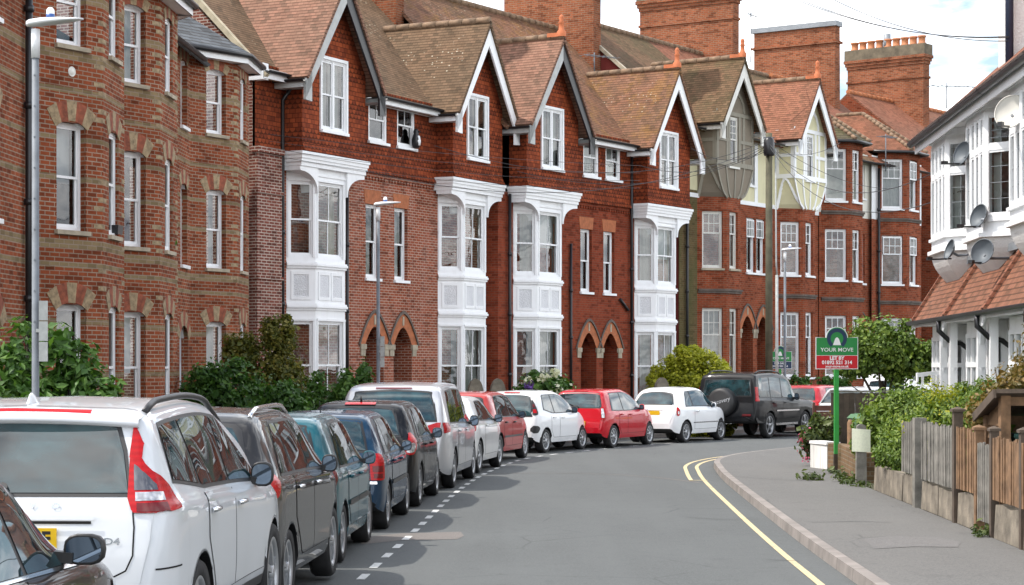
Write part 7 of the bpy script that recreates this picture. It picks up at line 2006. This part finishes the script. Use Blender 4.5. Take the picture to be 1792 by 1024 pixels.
def fpost(label, z, h, mat='fdark', w=.10, cap=True, name='fence_post', dx=0.0):
    o = MB(); o.box(-w / 2, w / 2, -w / 2, w / 2, 0, h)
    if cap: o.mesh([(-w * .7, -w * .7, h), (w * .7, -w * .7, h), (w * .7, w * .7, h), (-w * .7, w * .7, h), (-w * .7, -w * .7, h + .03), (w * .7, -w * .7, h + .03), (w * .7, w * .7, h + .03), (-w * .7, w * .7, h + .03), (0, 0, h + .06)], [(0, 3, 2, 1), (0, 1, 5, 4), (1, 2, 6, 5), (2, 3, 7, 6), (3, 0, 4, 7), (4, 5, 8), (5, 6, 8), (6, 7, 8), (7, 4, 8)])
    ob = o.build(name, M[mat], None, loc=(WX(z) + .02 + dx, z, .12)); tag(ob, label, 'post', 'fence posts on the right'); return ob
conc_wall('concrete garden wall under the nearest brown pickets', 17.5, 22.55, .37); conc_wall('short concrete wall under the mid brown pickets', 23.6, 24.75, .38)
conc_wall('concrete wall under the near half of the long grey pickets', 24.95, 26.05, .36); conc_wall('concrete wall under the far half of the long grey pickets', 26.10, 27.3, .37); conc_wall('cracked short wall under the far grey pickets', 27.95, 28.85, .40); conc_wall('bare low concrete wall with nothing on top', 28.92, 31.6, .37)
picket('brown picket panel nearest the camera', 17.6, 22.62, .42, 1.23, 'fbrown'); picket('narrow grey slatted garden gate between brown panels', 22.72, 23.4, .14, 1.14, 'fgrey', name='garden_gate', group=None, cat='gate')
picket('mid brown picket panel left of the grey gate', 23.62, 24.7, .42, 1.27, 'fbrown'); picket('long leaning grey picket panel', 24.95, 27.25, .40, 1.27, 'fgrey', lean=.03); picket('far grey picket panel beside the bare low wall', 27.95, 28.85, .42, 1.25, 'fgrey', lean=-.02)
fpost('brown gate post by the grey gate', 23.5, 1.16, 'fbrown'); fpost('dark capped post between brown and long grey panels', 24.82, 1.34, 'fdark', .11); fpost('tall weathered post standing to the ground in the grey fence', 27.55, 1.20, 'fgrey', .16, False); fpost('capped post at the left end of the nearest brown panel', 22.66, 1.17, 'fdark', .09); fpost('capped post at the picture edge in the nearest brown panel', 21.15, 1.20, 'fdark', .09)
# post with the paper notice
root = empty('notice_post', (5.66, 33.3, .1)); tag(root, 'weathered round-topped post with a blank-looking paper notice tied to it', 'post')
mb = MB(); mb.prism([(-.085, 0, 0), (.085, 0, 0), (.075, 0, .92)] + [(.075 * math.cos(math.pi * i / 8), 0, .92 + .06 * math.sin(math.pi * i / 8)) for i in range(9)] + [(-.075, 0, .92)], (0, .12, 0)); mb.build('post', M['fgrey'], root)
mb = MB(); N = 8
for i in range(N):
    x0, x1 = -.16 + .30 * i / N, -.16 + .30 * (i + 1) / N; q = lambda x: -.015 - .012 * math.sin((x + .1) * 14)
    mb.poly([(x0, q(x0), .53 - x0 * .05), (x1, q(x1), .53 - x1 * .05), (x1, q(x1), .90 - x1 * .08), (x0, q(x0), .90 - x0 * .08)], 0, True)
mb.build('paper_notice', simple('cream_paper', (.78, .80, .62), .6, vary=.08, vscale=30), root)
# brick wall by the board, white wall end
mb = MB(); mb.prism([(5.83, 38.0, .1), (5.98, 37.45, .1), (5.70, 33.6, .1), (5.92, 33.6, .1), (6.20, 37.45, .1), (6.05, 38.0, .1)], (0, 0, .50)); o = mb.build('garden_wall', brick_mat('buff_garden_brick', (.27, .17, .10), (.21, .13, .08), (.28, .23, .17), .4, moss=.3), None); tag(o, 'low brown brick wall behind the letting board post', 'garden wall', 'low garden walls on the right')
mb = MB(); mb.prism([(5.62, 38.75, .1), (5.82, 38.02, .1), (6.04, 38.02, .1), (5.84, 38.75, .1)], (0, 0, .47)); mb.prism([(5.60, 38.77, .57), (5.80, 37.99, .572), (6.06, 37.99, .565), (5.86, 38.77, .57)], (.01, .0, .055))
o = mb.build('garden_wall', painted('flaking_white_masonry', (.74, .73, .70), .5, .8), None); tag(o, 'stub of flaking white painted wall at the corner', 'garden wall', 'low garden walls on the right')
# dark dividing fence, board gate, posts
root = empty('board_fence', (6.25, 40.3, .1)); tag(root, 'dark brown close-boarded fence across the garden, below the leafy tree', 'fence'); mb = MB()
for i in range(22): mb.box(i * .12, i * .12 + .115, rng.uniform(-.006, .006), .02, .05, 1.40 + rng.uniform(-.004, .004))
mb.build('boards', M['fdark'], root); mb = MB(); mb.box(-.02, 2.66, -.03, .05, 1.41, 1.45); mb.build('capping', M['fgrey'], root); root.rotation_euler = (0, 0, R(3))
mb = MB()
for i in range(5): mb.box(0, .55, 0, .03, .55 + i * .12, .66 + i * .12)
mb.box(0, .05, -.03, 0, .1, 1.2); mb.box(.5, .55, -.03, 0, .1, 1.2); o = mb.build('board_gate', simple('red_brown_gate', (.13, .055, .04), .8, vary=.3), None, loc=(6.02, 41.2, .1)); tag(o, 'small red-brown board gate left of the letting board post', 'gate')
mb = MB(); mb.tube([(0, 0, 0), (0, 0, 1.35)], .035, 8); o = mb.build('fence_post', M['fgrey'], None, loc=(5.99, 38.0, .1)); tag(o, 'slim grey post just left of the green letting board post', 'post', 'fence posts on the right')
for i, (x, y, h, l) in enumerate(((6.12, 37.2, .95, 'stout brown post right of the letting board post'), (6.22, 36.3, .98, 'second stout brown post, nearer the paper notice'))):
    mb = MB(); mb.lathe([(.06, 0), (.06, h - .05), (.035, h), (.001, h + .01)], 10); o = mb.build('fence_post', M['fbrown' if i == 0 else 'fgrey'], None, loc=(x, y, .1)); tag(o, l, 'post', 'fence posts on the right')
# wheelie bins
M['bing'] = simple('green_bin_plastic', (.10, .20, .11), .5, vary=.15); M['bindk'] = simple('dark_green_bin', (.012, .07, .055), .5)
def bin_(label, p, rz, h=1.0, mat='bing'):
    root = empty('wheelie_bin', p, rz); tag(root, label, 'wheelie bin', 'green wheelie bins in the gardens')
    mb = MB(); w = .28; mb.hexa([(-w * .8, -w * .85, .05), (w * .8, -w * .85, .05), (w * .8, w * .85, .05), (-w * .8, w * .85, .05), (-w, -w * 1.1, h - .08), (w, -w * 1.1, h - .08), (w, w * 1.1, h - .08), (-w, w * 1.1, h - .08)]); mb.build('body', M[mat], root)
    l = MB(); l.hexa([(-w * 1.06, -w * 1.2, h - .08), (w * 1.06, -w * 1.2, h - .08), (w * 1.06, w * 1.2, h - .08), (-w * 1.06, w * 1.2, h - .08), (-w * .85, -w, h), (w * .85, -w, h), (w * .85, w * .95, h), (-w * .85, w * .95, h)])
    for i in (-1, 0, 1): l.box(i * .14 - .03, i * .14 + .03, -w * .9, w * .9, h, h + .015)
    l.tube([(-w * .7, w * 1.25, h - .04), (w * .7, w * 1.25, h - .04)], .018, 6); l.build('lid', M[mat], root)
    for s_ in (-1, 1):
        q = MB(); q.lathe([(.001, -.03), (.09, -.03), (.09, .03), (.001, .03)], 14, (s_ * w * .75, w * .9, .10), 'x'); q.build('wheel', M['tyre'], root)
bin_('pale green bin lid behind the long grey pickets, nearer of two', (6.25, 25.25, .1), R(20), 1.24); bin_('pale green bin beside the bin store', (6.02, 24.2, .1), R(10), 1.14); bin_('green bin behind the dark close-boarded fence end', (6.86, 39.7, .1), R(12), 1.0)
# bin store
root = empty('bin_store', (6.11, 23.6, .1), R(4)); tag(root, 'wooden bin store with a louvred side and sloping roof behind the near fence', 'bin store')
mb = MB(); w, d = .56, .29; rz_ = lambda y: 1.37 + (d - y) / (2 * d) * .24
for i in range(8):
    z = .20 + i * .15; mb.prism([(-w, -d + .06, z), (-w - .035, -d + .06, z - .02), (-w - .008, -d + .06, z + .15), (-w + .015, -d + .06, z + .15)], (0, 2 * d - .12, 0))
mb.prism([(-w, -d + .06, 1.37), (-w, d - .06, 1.37), (-w, -d + .06, 1.57)], (.02, 0, 0)); mb.build('louvred_side', M['fbrown'], root)
mb = MB()
for x in (-w, w):
    for y in (-d, d): mb.box(x - .055, x + .055, y - .055, y + .055, 0, rz_(y) - .03)
mb.box(-w, w, d - .02, d, .1, 1.33); mb.box(-w, w, -d, -d + .03, .74, .82); mb.box(-w, w, -d, d, .70, .74); mb.box(-w, w, -d - .03, -d + .02, 1.46, 1.56); mb.build('frame', M['fbrown'], root)
mb = MB(); slab(mb, (-w - .13, -d - .12, 1.65), (w + .13, -d - .12, 1.65), (w + .13, d + .1, 1.36), (-w - .13, d + .1, 1.36), .05)
mb.bar((-w - .15, -d - .12, 1.60), (-w - .15, d + .1, 1.31), .03, .10); mb.build('roof', M['fdark'], root)
o = MB(); o.hexa([(-.38, -.18, 0), (.38, -.18, 0), (.38, .20, 0), (-.38, .20, 0), (-.44, -.22, .34), (.44, -.22, .34), (.44, .24, .34), (-.44, .24, .34)]); o.box(-.46, .46, -.24, .26, .34, .38); b = o.build('recycling_box', M['bindk'], None, loc=(6.13, 23.58, .86), rz=R(4)); tag(b, 'dark green recycling box sitting inside the wooden bin store', 'box')
o = MB(); o.box(-.17, .17, -.02, .02, 0, .26); b = o.build('cardboard_box', simple('cardboard', (.34, .21, .11), .8, vary=.15), None, loc=(6.02, 23.45, 1.21)); b.rotation_euler = (R(-18), R(22), 0); tag(b, 'tilted piece of brown cardboard in the green recycling box', 'cardboard')
# white slatted frames leaning, small plant rack
root = empty('leaning_frames', (7.12, 36.3, .12), R(8)); tag(root, 'white slatted bench back leaning by the white house wall', 'bench')
mb = MB()
for k in (0, 1):
    for x in (0, .10, .28, .46): mb.bar((x + k * .55, k * .1, .3), (x + .12 + k * .55, .25 + k * .1, 1.78), .06, .03)
    mb.bar((k * .55 + .1, k * .1 + .22, 1.74), (k * .55 + .62, k * .1 + .22, 1.80), .05, .07)
mb.build('slats', M['white'], root)
mb = MB()
for x in (0, .28): mb.bar((x, 0, 0), (x, 0, .55), .02, .02); mb.bar((x, .25, 0), (x, .25, .55), .02, .02)
for z in (.20, .38, .54): mb.bar((0, 0, z), (.28, 0, z), .02, .02); mb.bar((0, 0, z), (0, .25, z), .02, .02); mb.bar((.28, 0, z), (.28, .25, z), .02, .02); mb.bar((0, .25, z), (.28, .25, z), .02, .02)
o = mb.build('plant_stand', M['galv'], None, loc=(5.72, 29.3, .1)); tag(o, 'small metal plant stand behind the bare low wall', 'plant stand')
# ---- left gardens: gate piers, sill pots, far van
for i, (x, y) in enumerate(((832, 53.2), (871, 53.8), (1158, 59.4))):
    p = at(x, 670, y); mb = MB(); mb.box(-.17, .17, -.17, .17, 0, 1.2)
    for j in range(6):
        a0, a1 = math.pi * j / 6, math.pi * (j + 1) / 6
    mb.prism([(.20 * math.cos(math.pi * j / 10), -.16, 1.2 + .42 * math.sin(math.pi * j / 10)) for j in range(11)], (0, .32, 0), 1)
    o = mb.build('gate_pier', [M['brickD'], simple('lichened_stone_cap', (.17, .15, .115), .9, vary=.4, vscale=5)], None, loc=(p.x, p.y, .1), rz=R(8))
    tag(o, ('round-capped gate pier left of its twin, under the second white bay', 'round-capped gate pier nearer the flowering shrub, under the second white bay', 'round-capped gate pier beside the yellow-green dome bush')[i], 'gate pier', 'stone-capped gate piers')
KL_ = offset(LINE, 2.28)
for k, (a, b, l) in enumerate(((20, 44, 'low front wall below the banded brick houses, behind the near parked cars'), (46, 60, 'low front wall below the tile-hung houses, behind the far parked cars'), (62, 84, 'low front wall below the half-timbered houses'))):
    path = [p for p in offset(KL_, 2.0) if a < p.y < b]; mb = MB()
    A, B = path, offset(path, .22)
    for i in range(len(A) - 1):
        p, q, r_, s_ = A[i], A[i + 1], B[i + 1], B[i]; mb.prism([(p.x, p.y, .08), (q.x, q.y, .08), (r_.x, r_.y, .08), (s_.x, s_.y, .08)], (0, 0, .55))
    o = mb.build('front_wall', M['brickD'], None); tag(o, l, 'garden wall', 'low front garden walls on the left')
def pot(label, par_p, r=.07, h=.14, mat='pot', plant=None):
    root = empty('flower_pot', par_p); tag(root, label, 'flower pot', 'pots on the window sills'); mb = MB(); mb.lathe([(.001, 0), (r * .75, 0), (r, h), (r * 1.1, h), (r * 1.1, h + .02), (r * .9, h + .02), (.001, h - .01)], 12); mb.build('pot', M[mat], root)
    if plant: q = MB(); leaves(q, [((0, 0, h + .06), (.08, .08, .08), 1)], 40, .04); q.build('plant', M[plant], root, uv=False)

pot('terracotta pot on the middle window sill of the second banded house', at(263, 435, 39.6)); pot('dark pot with a small plant at the right of the same middle floor', at(303, 438, 41.0), .06, .09, 'blkpaint', 'lf_mid')
o = MB(); o.hexa([(-.16, -.07, 0), (.16, -.07, 0), (.16, .07, 0), (-.16, .07, 0), (-.19, -.09, .16), (.19, -.09, .16), (.19, .09, .16), (-.19, .09, .16)]); p = at(203, 411, 36.2); o = o.build('window_box', M['blkpaint'], None, loc=p, rz=R(87)); tag(o, 'black window box on the front bay sill of the nearest banded house', 'window box')
# the penguin figure on an attic sill
p = OA + uxA * 6.55 - uyA * .16 + Vector((0, 0, 8.13)); root = empty('penguin_figure', p, rzA); tag(root, 'black and white penguin figure on an attic window sill', 'ornament')
mb = MB(); mb.lathe([(.001, 0), (.09, .01), (.12, .10), (.125, .24), (.09, .36), (.07, .40), (.08, .46), (.06, .53), (.001, .56)], 16); mb.tube([(0, -.06, .46), (0, -.15, .45)], [.025, .004], 8); mb.build('body', M['blkpaint'], root)
mb = MB(); mb.lathe([(.001, .04), (.075, .08), (.09, .20), (.06, .34), (.001, .37)], 14, (0, -.05, 0)); mb.build('belly', M['white'], root)
EXPO = .78
# ------------------------------------------------------------------ sky, sun, camera
def sky_and_camera(exposure=0.0):
    w = bpy.data.worlds.new('World'); S.world = w; w.use_nodes = True
    t = w.node_tree; t.nodes.clear(); L = t.links.new
    out = t.nodes.new('ShaderNodeOutputWorld'); bg = t.nodes.new('ShaderNodeBackground'); L(bg.outputs[0], out.inputs[0])
    sk = t.nodes.new('ShaderNodeTexSky'); sk.sky_type = 'NISHITA'; sk.sun_disc = False
    sk.sun_elevation = R(SUN_EL); sk.sun_rotation = R(SUN_AZ); sk.air_density = 1.1; sk.dust_density = 1.5; sk.altitude = 100
    tc = t.nodes.new('ShaderNodeTexCoord')
    # broken cloud: noise on the sky direction, stretched towards the horizon
    sep = t.nodes.new('ShaderNodeSeparateXYZ'); L(tc.outputs['Generated'], sep.inputs[0])
    def mth(op, a, b=0.0):
        n = t.nodes.new('ShaderNodeMath'); n.operation = op
        for i, v in enumerate((a, b)):
            if isinstance(v, bpy.types.NodeSocket): L(v, n.inputs[i])
            else: n.inputs[i].default_value = v
        return n.outputs[0]
    den = mth('ADD', mth('MAXIMUM', sep.outputs[2], 0.0), .18)
    cmb = t.nodes.new('ShaderNodeCombineXYZ'); L(mth('DIVIDE', sep.outputs[0], den), cmb.inputs[0]); L(mth('DIVIDE', sep.outputs[1], den), cmb.inputs[1]); cmb.inputs[2].default_value = 3.7
    nz = t.nodes.new('ShaderNodeTexNoise'); nz.inputs['Scale'].default_value = 2.6; nz.inputs['Detail'].default_value = 7; nz.inputs['Roughness'].default_value = .56; L(cmb.outputs[0], nz.inputs['Vector'])
    # more blue to the right of the street, more cloud to the left
    side = mth('MULTIPLY', mth('MULTIPLY', mth('MINIMUM', mth('MAXIMUM', sep.outputs[0], 0.0), .26), mth('MULTIPLY', mth('MAXIMUM', mth('SUBTRACT', sep.outputs[1], .85), 0.0), 6.0)), -.32)
    f = mth('ADD', mth('ADD', nz.outputs[0], side), mth('MULTIPLY', mth('SUBTRACT', .42, sep.outputs[2]), .16))
    rp = t.nodes.new('ShaderNodeValToRGB'); rp.color_ramp.elements[0].position = .37; rp.color_ramp.elements[1].position = .54; L(f, rp.inputs[0])
    n2 = t.nodes.new('ShaderNodeTexNoise'); n2.inputs['Scale'].default_value = 4.6; n2.inputs['Detail'].default_value = 5; L(cmb.outputs[0], n2.inputs['Vector'])
    cl = t.nodes.new('ShaderNodeValToRGB'); e = cl.color_ramp.elements
    e[0].position = .3; e[0].color = (CLOUD * .30, CLOUD * .34, CLOUD * .40, 1); e[1].position = .62; e[1].color = (CLOUD, CLOUD * 1.0, CLOUD * 1.0, 1); L(n2.outputs[0], cl.inputs[0])
    mx = t.nodes.new('ShaderNodeMix'); mx.data_type = 'RGBA'; L(rp.outputs[0], mx.inputs[0]); L(sk.outputs[0], mx.inputs[6]); L(cl.outputs[0], mx.inputs[7])
    L(mx.outputs[2], bg.inputs[0]); bg.inputs[1].default_value = SKY
    sd = bpy.data.lights.new('sun', 'SUN'); sd.energy = SUN; sd.angle = R(SUN_ANG); sd.color = (1, .94, .86)
    so = bpy.data.objects.new('sun', sd); COL.objects.link(so)
    el, az = R(SUN_EL), R(SUN_AZ)
    d = Vector((math.sin(az) * math.cos(el), math.cos(az) * math.cos(el), math.sin(el)))   # towards the sun
    so.rotation_euler = d.to_track_quat('Z', 'Y').to_euler(); so.location = (-30, -20, 60)
    cd = bpy.data.cameras.new('camera'); co = bpy.data.objects.new('camera', cd); COL.objects.link(co)
    cd.sensor_width = 36; cd.lens = 36 * F / 1792; cd.shift_y = (YH - 512) / 1792; cd.clip_end = 2000; cd.clip_start = .1
    co.location = (0, 0, HC); co.rotation_euler = (R(90), 0, 0); S.camera = co
    S.view_settings.view_transform = 'Standard'; S.view_settings.look = 'None'; S.view_settings.exposure = exposure; S.view_settings.gamma = 1
    S.render.engine = 'CYCLES'; S.cycles.max_bounces = 7; S.cycles.transparent_max_bounces = 10; S.cycles.caustics_reflective = False; S.cycles.caustics_refractive = False
    S.cycles.use_denoising = True; S.cycles.sample_clamp_indirect = 6
SUN_EL, SUN_AZ, SUN, SUN_ANG, SKY, CLOUD = 56, 266, 2.8, .8, .13, 16.0
all_cars()
sky_and_camera(EXPO)
